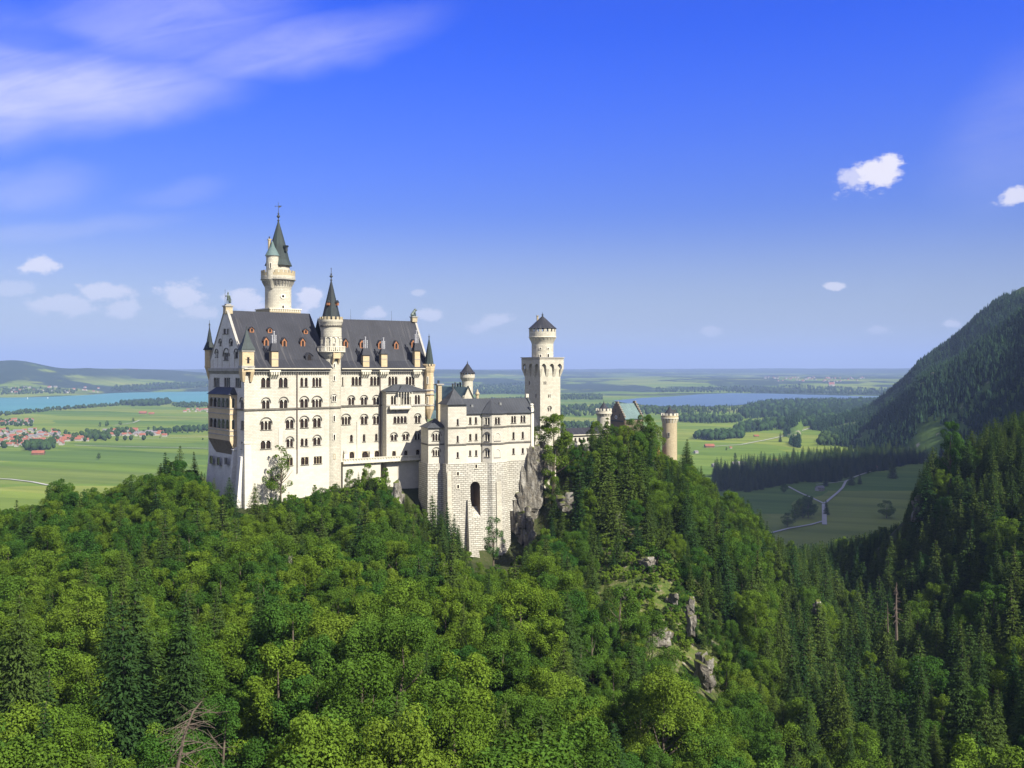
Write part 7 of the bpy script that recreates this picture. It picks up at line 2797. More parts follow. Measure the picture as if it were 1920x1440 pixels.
small = Hn[idx] < 6.5
inframe = (tpx[idx] > -40) & (tpx[idx] < 1960)
pick_b = top_n(~is_con[idx] & ~small & inframe, 285)
pick_c = top_n(is_con[idx] & ~small & inframe, 285)
pick_s = top_n(small & ~is_con[idx] & inframe, 298)
pick_c = np.concatenate([pick_c, top_n(small & is_con[idx] & inframe, 12)])
chosen = np.zeros(len(idx), bool)
GROUPS = {}
for which, kind in ((pick_b, 'b'), (pick_c, 'c'), (pick_s, 's')):
    for j in which:
        chosen[j] = True
        i = idx[j]
        x, y, z, h = float(tx_[i]), float(ty_[i]), float(tz_[i]), float(Hn[i])
        zn = zone(tpx[i], y, is_con[i])
        lt = (kind == 'b' and rnd.random() < (0.07 if tpx[i] < 1440 else 0.03) + (0.12 if y < 130 else 0) + 0.4 * min(1.0, float(crag[i]) * 1.5))
        if kind == 'c':
            m, nm, w = rnd.choice(FINE if y < 235 else SPRUCE), 'spruce_tree', rnd.uniform(0.9, 1.2)
            if h < 14:
                w *= 1.25
            lab = "dark green spruce " + zn
        elif kind == 'b':
            m, nm, w = rnd.choice(LIGHT if lt else BROAD), 'leafy_tree', rnd.uniform(0.92, 1.12)
            if h < 11:
                w *= 1.25
            lab = ("bright yellow green leafy tree " if lt else "green leafy tree ") + zn
        else:
            m, nm, w = (SHRUB[0] if rnd.random() < 0.5 else rnd.choice(SHRUB)), 'shrub', rnd.uniform(0.9, 1.3)
            lab = "low leafy shrub " + zn
        plant(nm, m, x, y, z - 0.3, h + 0.3, lab, "shrub" if kind == 's' else "tree", lab.replace("tree", "trees").replace("spruce", "spruces").replace("shrub", "shrubs"), w)


# ------------------------------------------------------------------ the rest of each wood: one object per mass, drawn through geometry nodes
def proto_collection(name, models):
    col = bpy.data.collections.new(name)
    for k, (cm, tm, H, r) in enumerate(models):
        o = bpy.data.objects.new(f"{name}_{k}", cm)
        col.objects.link(o)
    return col


PC = {'c': proto_collection("spruce_models", SPRUCE), 'b': proto_collection("leafy_models", BROAD)}
PH = {'c': [m[2] for m in SPRUCE], 'b': [m[2] for m in BROAD]}


def mass(name, P, S, I, RZ, col, label=None):
    """stuff: points that carry size, model and turn; geometry nodes stand a tree on each"""
    me = bpy.data.meshes.new(name)
    me.vertices.add(len(P))
    me.vertices.foreach_set("co", np.asarray(P, np.float32).ravel())
    for an, dt, vals in (("size", 'FLOAT', S), ("pick", 'INT', I), ("turn", 'FLOAT', RZ)):
        at = me.attributes.new(an, dt, 'POINT')
        at.data.foreach_set("value", np.asarray(vals, np.float32 if dt == 'FLOAT' else np.int32))
    o = bpy.data.objects.new(name, me)
    C.objects.link(o)
    tag(o, label, None, None, "stuff")
    ng = bpy.data.node_groups.new(name, 'GeometryNodeTree')
    ng.interface.new_socket("Geometry", in_out='INPUT', socket_type='NodeSocketGeometry')
    ng.interface.new_socket("Geometry", in_out='OUTPUT', socket_type='NodeSocketGeometry')
    N, L = ng.nodes, ng.links
    gi, go = N.new('NodeGroupInput'), N.new('NodeGroupOutput')
    ip = N.new('GeometryNodeInstanceOnPoints')
    ci = N.new('GeometryNodeCollectionInfo')
    ci.inputs['Collection'].default_value = col
    ci.inputs['Separate Children'].default_value = True
    ci.inputs['Reset Children'].default_value = True
    mp = N.new('GeometryNodeMeshToPoints')
    L.new(gi.outputs[0], mp.inputs['Mesh'])
    L.new(mp.outputs[0], ip.inputs['Points'])
    L.new(ci.outputs[0], ip.inputs['Instance'])
    ip.inputs['Pick Instance'].default_value = True

    def attr(nm, typ):
        a = N.new('GeometryNodeInputNamedAttribute')
        a.data_type = typ
        a.inputs['Name'].default_value = nm
        return a.outputs['Attribute']
    L.new(attr("pick", 'INT'), ip.inputs['Instance Index'])
    L.new(attr("size", 'FLOAT'), ip.inputs['Scale'])
    cb = N.new('ShaderNodeCombineXYZ')
    L.new(attr("turn", 'FLOAT'), cb.inputs[2])
    L.new(cb.outputs[0], ip.inputs['Rotation'])
    L.new(ip.outputs[0], go.inputs[0])
    md = o.modifiers.new("trees", 'NODES')
    md.node_group = ng
    return o


def far_mass(name, rest, kind):
    g2 = np.random.default_rng(len(rest))
    if not len(rest):
        return
    I = g2.integers(0, len(PH[kind]), len(rest))
    Hm = np.array(PH[kind])[I]
    mass(name, np.stack([tx_[rest], ty_[rest], tz_[rest] - 0.3], 1), Hn[rest] / Hm, I, g2.uniform(0, 6.28, len(rest)), PC[kind])


rest = idx[~chosen]
far_mass("spruce_wood", rest[is_con[rest] & (tpx[rest] > 1430)], 'c')
far_mass("hillside_spruce_wood", rest[is_con[rest] & (tpx[rest] <= 1430)], 'c')
far_mass("hillside_leafy_wood", rest[~is_con[rest]], 'b')
print("TREES", len(idx), "b", len(pick_b), "c", len(pick_c), "s", len(pick_s), "rest", len(rest), "con rest", int(is_con[rest].sum()))
# ------------------------------------------------------------------ rock faces
def rock_mesh(name, w, d, h, seed):
    """a crag: broken angular blocks fused into one body, then weathered"""
    import bmesh
    g = random.Random(seed)
    off = Vector((g.uniform(0, 90), g.uniform(0, 90), g.uniform(0, 90)))
    out = bmesh.new()
    n = 7 + int(h * w / 60)
    for k in range(n):
        t = k / max(n - 1, 1)
        cz = (t - 0.5) * h * 0.82
        s_ = 1.0 - 0.35 * abs(2 * t - 0.75)
        c = Vector((g.uniform(-0.3, 0.3) * w * s_, g.uniform(-0.15, 0.2) * d, cz))
        bm = bmesh.new()
        hw, hd, hh = w * g.uniform(0.22, 0.42) * s_ + 0.4, d * g.uniform(0.3, 0.5), h * g.uniform(0.16, 0.34) + 0.6
        tilt = g.uniform(-0.25, 0.25)
        for _ in range(22):
            q = Vector((g.uniform(-1, 1), g.uniform(-1, 1), g.uniform(-1, 1)))
            m_ = max(abs(q.x), abs(q.y), abs(q.z))
            q = q / m_ * g.uniform(0.8, 1.0)
            bm.verts.new(c + Vector((q.x * hw + q.z * hh * tilt, q.y * hd, q.z * hh)))
        r = bmesh.ops.convex_hull(bm, input=bm.verts)
        junk = [e for e in r['geom_interior'] if isinstance(e, bmesh.types.BMVert)]
        bmesh.ops.delete(bm, geom=junk, context='VERTS')
        bmesh.ops.subdivide_edges(bm, edges=bm.edges, cuts=3, use_grid_fill=True)
        for v in bm.verts:
            q = v.co * 0.45 + off
            q.z *= 0.45
            v.co += Vector((noise.noise(q), noise.noise(q + Vector((9, 2, 5))), noise.noise(q + Vector((3, 7, 1))) * 0.6)) * 0.95 + Vector((noise.noise(q * 3.1), noise.noise(q * 3.1 + Vector((5, 5, 5))), 0)) * 0.4
        me_ = bpy.data.meshes.new("tmp")
        bm.to_mesh(me_)
        bm.free()
        out.from_mesh(me_)
        bpy.data.meshes.remove(me_)
    me = bpy.data.meshes.new(name)
    out.to_mesh(me)
    out.free()
    me.materials.append(M['rock'])
    return me


ROCKS = [
    (986, 940, 389, 13.0, 9, 36, 3, 0.42, "tall gray cliff face right under the annex house"),
    (1012, 880, 393, 8.0, 8, 16, 17, 0.3, "brown topped cliff shoulder beside the retaining wall"),
    (984, 985, 383, 6.5, 5, 10, 4, 0.42, "mossy rock ledge at the foot of the cliff"),
    (994, 1010, 380, 5.0, 4, 13, 5, 0.42, "square rock pillar below the mossy ledge"),
    (866, 1128, 290, 5.0, 5, 16, 6, 0.2, "white limestone rib in the trees below the stone base"),
    (822, 1082, 300, 8.0, 5, 7, 7, 0.1, "broken pale rocks below the stone base"),
    (745, 948, 350, 4.0, 5, 14, 8, -0.3, "pale slanting rock rib below the terrace"),
    (540, 1062, 283, 6.0, 5, 5, 9, 0.0, "small brown rock patch in the wooded slope below the west wing"),
    (1235, 1197, 256, 10.0, 4, 4, 10, 0.25, "gray rock band across the open crag"),
    (1322, 1262, 247, 4.5, 5, 8, 11, 0.3, "white limestone pillar at the lower edge of the crag"),
    (1297, 1155, 268, 2.6, 4, 7.5, 12, 0.3, "narrow white rock rib on the crag"),
    (1168, 1114, 288, 4.0, 4, 2.4, 41, 0.2, "low gray rock step on the upper crag"),
    (1215, 1054, 304, 4.5, 4, 2.2, 42, -0.2, "low gray rock step below the hanging spruce"),
    (1262, 1122, 278, 3.2, 3, 2.0, 43, 0.3, "small pale rock in the grass of the crag"),
    (1062, 945, 352, 7.0, 5, 6, 13, 0.0, "gray rock patch in the trees left of the crag"),
    (1155, 985, 345, 10.0, 6, 7, 14, 0.0, "gray rock knob under the hanging spruce"),
    (1080, 1135, 268, 6.0, 5, 7, 15, 0.0, "gray boulder face left of the open crag"),
    (1724, 958, 443, 5.0, 6, 13, 16, -0.6, "pale cliff edge of the shaded slope"),
    (1535, 1140, 331, 3.0, 3, 3.4, 20, 0.0, "small pale rock on the ridge flank above the gorge"),
]
for (px, py, Y, w, d, h, sd, rz, lab) in ROCKS:
    o = link("rock_outcrop", rock_mesh("rock_outcrop", w, d, h, sd), lab, "rock", None, None, pt(px, py, Y))
    o.rotation_euler = (0, 0, rz)


# ------------------------------------------------------------------ far country: woods, villages, single trees
def ground_hit(px, py, zf=ground_z, y0=1100.0, y1=40000.0):
    ys = np.geomspace(y0, y1, 900)
    zr = (H0 - py) / F * ys
    zg = zf((px - CX) / F * ys, ys)
    k = np.nonzero(zr <= zg)[0]
    y = ys[k[0]] if len(k) else ys[-1]
    return ((px - CX) / F * y, float(y), float(zf(np.array([(px - CX) / F * y]), np.array([y]))[0]))


def lp_conifer(g, tiers=3, sides=7):
    V, T = [], []
    for t in range(tiers):
        zb = 0.10 + 0.28 * t
        zt = min(1.0, zb + 0.46 - 0.02 * t) if t < tiers - 1 else 1.0
        r = 0.17 * (1 - t / (tiers + 0.3))
        i0 = len(V)
        V.append((0, 0, zt))
        for s in range(sides):
            a = 6.283 * s / sides + t * 0.5
            k = r * (1.15 if s % 2 else 0.72) * g.uniform(0.85, 1.15)
            V.append((math.cos(a) * k, math.sin(a) * k, zb + g.uniform(-0.03, 0.03)))
        for s in range(sides):
            T.append((i0, i0 + 1 + s, i0 + 1 + (s + 1) % sides))
    return np.array(V), np.array(T)


def lp_leafy(g, seg=7, rings=5):
    V, T = [(0, 0, 0.06)], []
    for j in range(1, rings):
        ph = math.pi * j / rings
        for s in range(seg):
            a = 6.283 * s / seg + j * 0.4
            k = 0.40 * math.sin(ph) * g.uniform(0.72, 1.22)
            V.append((math.cos(a) * k, math.sin(a) * k, 0.53 - 0.47 * math.cos(ph) + g.uniform(-0.06, 0.06)))
    V.append((0, 0, 1.0))
    n = len(V) - 1
    for s in range(seg):
        T.append((0, 1 + (s + 1) % seg, 1 + s))
        T.append((n, n - seg + s, n - seg + (s + 1) % seg))
    for j in range(rings - 2):
        for s in range(seg):
            a, b = 1 + j * seg + s, 1 + j * seg + (s + 1) % seg
            T.append((a, b, b + seg))
            T.append((a, b + seg, a + seg))
    return np.array(V), np.array(T)


g5 = np.random.default_rng(5)
LPC = [lp_conifer(g5) for _ in range(6)]
LPB = [lp_leafy(g5) for _ in range(6)]


def wood(name, P, Hs, leafy=0.0, mat=None, seed=1, mid=None):
    """stuff: a far wood drawn as one mesh of many small trees"""
    g = np.random.default_rng(seed)
    Vs, Fs, Ts, Ms, o = [], [], [], [], 0
    for i in range(len(P)):
        lf = g.uniform() < leafy
        v, f = (LPB if lf else LPC)[g.integers(6)]
        a = g.uniform(0, 6.283)
        h = Hs[i]
        w = h * g.uniform(0.85, 1.25)
        ca, sa = math.cos(a), math.sin(a)
        q = np.stack([(v[:, 0] * ca - v[:, 1] * sa) * w + P[i][0], (v[:, 0] * sa + v[:, 1] * ca) * w + P[i][1], v[:, 2] * h + P[i][2] - 0.4], 1)
        Vs.append(q)
        Fs.append(f + o)
        Ts.append(np.full(len(f), np.clip(g.normal(0.5, 0.22), 0, 1)))
        Ms.append(np.full(len(f), 1 if lf else 0))
        o += len(v)
    me = npmesh(name, np.concatenate(Vs), np.concatenate(Fs), [M['far_needle'], M['far_leaf']], False, np.concatenate(Ms), {'tone': ('FACE', np.concatenate(Ts))})
    return link(name, me, kind="stuff")


def inside(poly, x, y):
    r = np.zeros(len(x), bool)
    n = len(poly)
    for i in range(n):
        (x0, y0), (x1, y1) = poly[i], poly[(i + 1) % n]
        c = ((y0 > y) != (y1 > y)) & (x < (x1 - x0) * (y - y0) / (y1 - y0 + 1e-12) + x0)
        r ^= c
    return r


def fill(poly, n, seed):
    """n random spots on the plain inside an outline given by photo pixels (spread evenly over the ground)"""
    g = np.random.default_rng(seed)
    G = np.array([plane_pt(a, b) for a, b in poly])
    lo, hi = G.min(0), G.max(0)
    out = np.zeros((0, 2))
    for _ in range(60):
        q = lo + (hi - lo) * g.uniform(0, 1, (n * 3, 2))
        out = np.concatenate([out, q[inside([tuple(p) for p in G], q[:, 0], q[:, 1])]])
        if len(out) >= n:
            break
    out = out[:n]
    z = ground_z(out[:, 0], out[:, 1])
    return np.c_[out, z]


def H_(n, a, b, seed):
    return np.random.default_rng(seed).uniform(a, b, n)


def band(name, poly, n, a, b, leafy, seed):
    P = fill(poly, n, seed)
    return wood(name, P, H_(len(P), a, b, seed), leafy, seed=seed)


# dark spruce belt across the valley and its outliers
BELT = fill([(1338, 920), (1400, 923), (1445, 915), (1500, 903), (1560, 905), (1600, 893), (1660, 882), (1700, 872), (1760, 868), (1760, 848), (1640, 852), (1540, 862), (1440, 877), (1400, 882), (1340, 892)], 1250, 3)
gb = np.random.default_rng(31)
Ib = gb.integers(0, len(SPRUCE), len(BELT))
mass("valley_spruce_wood", BELT, gb.triangular(13, 24, 42, len(BELT)) / np.array(PH['c'])[Ib], Ib, gb.uniform(0, 6.28, len(BELT)), PC['c'])
band("plain_wood", [(1385, 776), (1400, 786), (1480, 785), (1600, 778), (1720, 772), (1720, 752), (1600, 752), (1500, 753), (1430, 756), (1400, 762)], 3400, 22, 32, 0.1, 4)
band("plain_wood", [(1375, 816), (1400, 813), (1500, 801), (1560, 797), (1640, 794), (1720, 788), (1720, 780), (1600, 783), (1480, 790), (1400, 798), (1378, 806)], 1100, 18, 28, 0.3, 5)
band("plain_wood", [(1300, 824), (1340, 826), (1392, 822), (1390, 815), (1340, 815), (1305, 818)], 140, 14, 24, 0.7, 6)
band("plain_wood", [(1275, 792), (1330, 795), (1390, 792), (1390, 784), (1330, 785), (1275, 784)], 260, 16, 26, 0.35, 7)
band("plain_wood", [(1045, 812), (1120, 810), (1120, 795), (1045, 796)], 130, 14, 24, 0.4, 8)
band("plain_wood", [(1045, 782), (1400, 776), (1400, 764), (1280, 766), (1045, 768)], 700, 16, 26, 0.25, 9)
band("plain_wood", [(1045, 764), (1160, 760), (1230, 766), (1150, 770), (1045, 770)], 260, 16, 24, 0.3, 10)
band("plain_wood", [(1045, 750), (1130, 750), (1130, 742), (1045, 742)], 500, 16, 26, 0.2, 11)
band("plain_wood", [(1230, 736), (1330, 736), (1500, 738), (1680, 742), (1690, 733), (1500, 729), (1330, 730), (1230, 731)], 1500, 18, 28, 0.2, 12)
band("plain_wood", [(880, 740), (985, 738), (985, 726), (880, 728)], 800, 18, 28, 0.2, 13)
band("plain_wood", [(800, 762), (985, 757), (985, 748), (800, 752)], 420, 16, 26, 0.2, 14)
band("foothill_wood", [(1530, 834), (1555, 812), (1600, 800), (1660, 790), (1720, 800), (1720, 838), (1620, 842)], 1200, 14, 24, 0.15, 15)
# left: lake shore trees and grove
band("shore_wood", [(-60, 784), (0, 777.5), (95, 768), (140, 764.5), (235, 758), (235, 760), (140, 767.5), (95, 771), (0, 781), (-60, 788)], 260, 10, 20, 0.7, 16)
band("shore_wood", [(226, 758), (262, 755), (312, 753), (322, 757), (300, 761), (250, 762)], 520, 20, 30, 0.15, 17)
band("shore_wood", [(318, 761), (345, 757), (400, 758.5), (400, 763), (345, 765)], 160, 12, 20, 0.6, 18)
band("village_wood", [(50, 846), (98, 845), (100, 833), (60, 835), (45, 840)], 70, 14, 22, 0.85, 19)
band("village_wood", [(158, 826), (205, 824), (208, 812), (165, 813)], 70, 12, 20, 0.85, 20)
band("village_wood", [(300, 812), (400, 808), (400, 803), (340, 804), (305, 807)], 80, 10, 18, 0.85, 21)
band("shore_wood", [(-60, 746), (0, 743.5), (140, 740), (145, 737), (0, 739), (-60, 741)], 420, 14, 24, 0.5, 22)
band("shore_wood", [(205, 736.5), (300, 733.5), (400, 730.5), (400, 727), (300, 729), (215, 732)], 900, 18, 28, 0.3, 23)

# the mountain's wood
g6 = np.random.default_rng(6)
mx, my = [], []
n_try = 75000
mx, my = g6.uniform(600, 1560, n_try), g6.uniform(1350, 3450, n_try)
mz = mt_z(mx, my)
mpx, mpy = CX + mx / my * F, H0 - mz / my * F
dens = 0.58 + 1.7 * vnoise(mx, my, 150, 71, 4)
okm = (mpx > 1470) & (mpx < 2010) & (mpy < 905) & (mz > -206) & (g6.uniform(0, 1, n_try) < dens)
# keep only what faces the viewer (not behind the crest)
okm &= my < 3400
P = np.stack([mx, my, mz], 1)[okm]
wood("mountain_wood", P, g6.triangular(9, 20, 34, len(P)), 0.0, seed=9)
for px, py, w, h, sd, lab in ((1752, 712, 34, 22, 31, "pale rock slab high on the right mountain, largest of three"), (1734, 726, 22, 18, 32, "pale rock slab on the right mountain, lowest of three"), (1768, 698, 18, 14, 33, "pale rock slab on the right mountain, highest of three")):
    x, y, z = ground_hit(px, py, mt_z, 1400, 3300)
    o = link("rock_outcrop", rock_mesh("rock_outcrop", w, 14, h, sd), lab, "rock", None, None, (x, y + 2, z + 2))
    o.rotation_euler = (0.5, 0.3, 0.2)
# trees along the skyline of the spur, tall enough to be told apart
RIDGE = [(1886, 541, 26), (1906, 540, 20), (1872, 556, 18), (1862, 566, 16), (1846, 582, 22), (1830, 588, 24), (1815, 612, 16), (1800, 625, 18), (1786, 640, 16), (1773, 637, 22), (1757, 656, 18), (1745, 652, 30), (1732, 672, 20), (1722, 680, 18), (1712, 690, 22),
         (1700, 708, 34), (1690, 722, 28), (1680, 735, 26), (1672, 742, 32)]


def low_tree(name, kind, x, y, z, h, w, label, group=None, mat=None):
    v, f = (LPC if kind == 'c' else LPB)[rnd.randrange(6)]
    key = (kind, id(v))
    me = LOWM.get(key)
    if me is None:
        me = LOWM[key] = npmesh(name, v, f, [M['far_needle'] if kind == 'c' else M['far_leaf']], False, attrs={'tone': ('FACE', np.clip(np.random.default_rng(len(LOWM)).normal(0.5, 0.2, len(f)), 0, 1))})
    o = link(name, me, label, "tree", group, None, (x, y, z - 0.4))
    o.scale = (h * w, h * w, h)
    o.rotation_euler = (0, 0, rnd.uniform(0, 6.28))
    return o


LOWM = {}
for px, py, hp in RIDGE:
    # find the crest of the mountain along this column
    ys = np.linspace(1500, 2700, 240)
    zs = mt_z((px - CX) / F * ys, ys)
    sl = zs / ys
    k = int(np.argmax(sl))
    y = float(ys[k])
    low_tree("ridge_spruce", 'c', (px - CX) / F * y, y, float(zs[k]), max(12, hp * 0.75 / F * y), 0.9, "small spruce standing on the skyline of the right mountain", "spruces on the mountain skyline")
MEADOW = [(185, 862, 'b', 15, 'dark tree alone in the left meadow between village and hilltop'), (1463, 829, 'c', 30, 'dark spruce alone in the bright right meadow, left of two'), (1500, 827, 'c', 24, 'dark spruce alone in the bright right meadow, right of two'),
          (1362, 846, 'b', 10, 'round bush on the right meadow beside the barns'), (1403, 862, 'c', 11, 'small conifer by the white farm houses, left one'), (1413, 862, 'c', 10, 'small conifer by the white farm houses, right one'), (1378, 860, 'b', 14, 'round tree behind the white farm houses'),
          (1674, 897, 'c', 46, 'tall dark spruce standing before the belt at the top of the path'), (1596, 910, 'c', 32, 'dark spruce where the path bends'), (1612, 908, 'c', 22, 'smaller dark spruce where the path bends'), (1548, 912, 'c', 28, 'dark spruce right above the white hut'),
          (1470, 924, 'b', 15, 'dark bush at the upper left end of the path'), (1550, 965, 'c', 22, 'dark spruce beside the lower end of the path'), (1662, 972, 'b', 24, 'dark leafy tree on the shaded meadow edge'), (1476, 988, 'b', 18, 'low dark tree at the lower left track'),
          (250, 790, 'b', 14, 'round tree left of three on the far left meadow'), (200, 800, 'b', 22, 'tall round tree above the village road'), (187, 802, 'b', 20, 'dark tree at the left end of the village road'), (225, 797, 'b', 14, 'pale round tree by the lane above the village'),
          (258, 818, 'b', 7, 'small meadow tree in front of the last village houses'), (300, 822, 'b', 6, 'small meadow tree near the road, left of the castle gable'), (380, 825, 'b', 6, 'small meadow tree beside the castle gable')]
for px, py, kd, h, lab in MEADOW:
    x, y, z = ground_hit(px, py)
    plant("meadow_tree", rnd.choice(SPRUCE if kd == 'c' else BROAD), x, y, z - 0.4, h, lab, "tree", None, 1.0 if kd == 'c' else 1.25)
GR = [(1497, 968), (1505, 972), (1512, 960), (1490, 975), (1503, 962), (1515, 972), (1521, 966)]
for px, py in GR:
    x, y, z = ground_hit(px, py)
    plant("meadow_tree", rnd.choice(BROAD), x, y, z - 0.4, rnd.uniform(20, 29), "dark leafy tree in the clump on the shaded meadow below the path fork", "tree", "clump of trees below the path fork", 1.1)
for k in range(14):
    x, y, z = ground_hit(262 + k * 10 + rnd.uniform(-3, 3), 814 - k * 0.25)
    low_tree("roadside_tree", 'b', x, y, z, rnd.uniform(5, 8), 1.1, "small round tree in the row along the far road left of the castle", "row of small trees along the far road")


# ------------------------------------------------------------------ village houses, barns, boats
def house_mesh(w, l, h, rise, over=0.7):
    b, r = MB(), MB()
    fr = FR(0, 0, 0)
    b.fbox(fr, -l / 2, l / 2, -w / 2, w / 2, -0.5, h)
    for s in (-1, 1):
        b.poly([(s * l / 2, -w / 2, h), (s * l / 2, w / 2, h), (s * l / 2, 0, h + rise - 0.1)] if s > 0 else [(s * l / 2, w / 2, h), (s * l / 2, -w / 2, h), (s * l / 2, 0, h + rise - 0.1)])
    for s in (-1, 1):      # rows of windows on the long walls, on the gable end
        for k in range(int(l / 3)):
            u = -l / 2 + 1.5 + k * 3
            for z0 in ((0.9, 2.0), (3.4, 4.4)) if h > 4.2 else ((0.9, 2.0),):
                y_ = s * (w / 2 + 0.03)
                q = [(u - 0.5, y_, z0[0]), (u + 0.5, y_, z0[0]), (u + 0.5, y_, z0[1]), (u - 0.5, y_, z0[1])]
                b.poly(q if s < 0 else q[::-1], 1)
    e = over
    k = rise / (w / 2)
    for s in (-1, 1):
        q = [(-l / 2 - e, s * (w / 2 + e), h - e * k), (l / 2 + e, s * (w / 2 + e), h - e * k), (l / 2 + e, 0, h + rise), (-l / 2 - e, 0, h + rise)]
        q2 = [(p[0], p[1], p[2] + 0.25) for p in q]
        r.hexa(q if s < 0 else q[::-1], q2 if s < 0 else q2[::-1])
    return b, r


HOUSES = []
for k, (w, l, h, rise, wm, rm) in enumerate([(10, 13, 5.2, 4.0, 'housewall', 'tile'), (12, 16, 5.6, 4.6, 'housewall', 'tile'), (9, 11, 4.6, 3.6, 'housewall', 'tile'), (12, 20, 5.0, 4.8, 'housewall', 'tile_grey'), (14, 26, 5.0, 5.0, 'timber', 'tile'), (9, 12, 4.8, 3.6, 'housewall', 'tile_grey')]):
    b, r = house_mesh(w, l, h, rise)
    HOUSES.append((b.mesh("house_wall", [M[wm], M['glass']]), r.mesh("house_roof", [M[rm]])))


def house(px, py, k, rz, s, label, group, name="village_house", cat="house", pos=None):
    x, y, z = pos or ground_hit(px, py)
    o = link(name, HOUSES[k][0], label, cat, group, None, (x, y, z))
    o.rotation_euler = (0, 0, rz)
    o.scale = (s, s, s)
    r = bpy.data.objects.new("roof", HOUSES[k][1])
    C.objects.link(r)
    r.parent = o
    return o


VILL = [((0, 60), (788, 797), 26, "red roofed house in the hamlet above the main village", (0, 2, 2, 5)), ((-10, 115), (806, 822), 42, "red roofed house at the upper edge of the left village", (0, 1, 2, 3, 5)), ((-10, 60), (824, 838), 26, "red roofed house in the middle of the left village", (0, 1, 1, 2)),
        ((40, 120), (826, 836), 14, "big red roofed farm house in front of the left village", (1, 1, 0)), ((104, 165), (820, 828), 16, "red roofed house in the row between village and tree clump", (0, 1, 1, 2)), ((196, 262), (808, 818), 18, "house beyond the tree clump on the far road", (0, 1, 2, 3)), ((255, 312), (812, 819), 11, "house at the right end of the far road", (3, 5, 1, 3)),
        ((346, 400), (768, 773), 14, "red roofed house by the lake, close to the castle gable", (0, 1, 2))]
for (x0, x1), (y0, y1), n, lab, ks in VILL:
    used = []
    for _ in range(n):
        for _t in range(20):
            px, py = rnd.uniform(x0, x1), rnd.uniform(y0, y1)
            if all(abs(px - a) > 5.5 or abs(py - b) > 2.2 for a, b in used):
                break
        used.append((px, py))
        house(px, py, rnd.choice(ks), rnd.choice((0.2, 0.3, 1.75, 0.1)) + rnd.uniform(-0.15, 0.15), rnd.uniform(0.8, 1.1), lab, lab.replace("house", "houses"))
for k in range(170):
    x0, x1, y0, y1 = rnd.choice([(0, 110, 806, 842), (0, 60, 790, 800), (100, 270, 812, 828), (200, 320, 806, 818)])
    x, y, z = ground_hit(rnd.uniform(x0, x1), rnd.uniform(y0, y1))
    low_tree("garden_tree", 'b', x, y, z, rnd.uniform(9, 17), 0.95, "round dark tree between the houses of the left village", "garden trees in the left village")
house(268, 776, 4, 0.2, 1.2, "brown field barn alone on the far left meadow", None, "field_barn", "barn")
house(284, 777, 4, 0.3, 0.9, "smaller field barn right of the barn on the far left meadow", None, "field_barn", "barn")
house(72, 853, 4, 0.2, 1.0, "red roofed barn in front of the dark village trees", None, "field_barn", "barn")
house(1330, 839, 4, 0.1, 0.9, "long red roofed barn on the bright right meadow", None, "field_barn", "barn")
house(1370, 841, 2, 0.2, 0.55, "tiny hut right of the long red roofed barn", None, "field_barn", "barn")
house(1418, 819, 4, 0.15, 0.55, "gray field hut in the middle of the bright right meadow", None, "field_barn", "barn")
house(1561, 796, 1, 0.25, 1.35, "red roofed farm house at the wood edge under the mountain", None, "farm_house", "house")
house(1381, 875, 3, 0.3, 1.0, "white farm house with gray roof behind the dark spruce belt", None, "farm_house", "house")
house(1394, 874, 5, 0.3, 1.1, "smaller white farm house right of the gray roofed one", None, "farm_house", "house")
house(1340, 876, 5, 0.3, 0.9, "white house half hidden at the left end of the spruce belt", None, "farm_house", "house")
house(1452, 868, 2, 0.3, 0.9, "small red house on the road behind the spruce belt", None, "farm_house", "house")
house(1305, 850, 5, 0.5, 0.8, "gray hut right of the sandy gate tower", None, "field_barn", "barn")
house(1537, 921, 5, 0.35, 1.0, "white walled hut with gray roof above the path fork", None, "field_barn", "barn")
house(1636, 880, 4, 0.3, 0.7, "red shed at the edge of the spruce belt by the path", None, "field_barn", "barn")
for _ in range(60):
    px = rnd.uniform(1430, 1620)
    py = rnd.uniform(707, 716)
    house(px, py, rnd.choice((0, 1, 2, 3)), rnd.uniform(0, 3), 1.5, "tiny pale house of the far town beyond the right lake", "houses of the far town beyond the right lake")
for _ in range(36):
    px = rnd.uniform(20, 190)
    py = rnd.uniform(726, 738)
    house(px, py, rnd.choice((0, 1, 2, 3)), rnd.uniform(0, 3), 1.3, "tiny house on the far shore of the left lake", "houses on the far shore of the left lake")
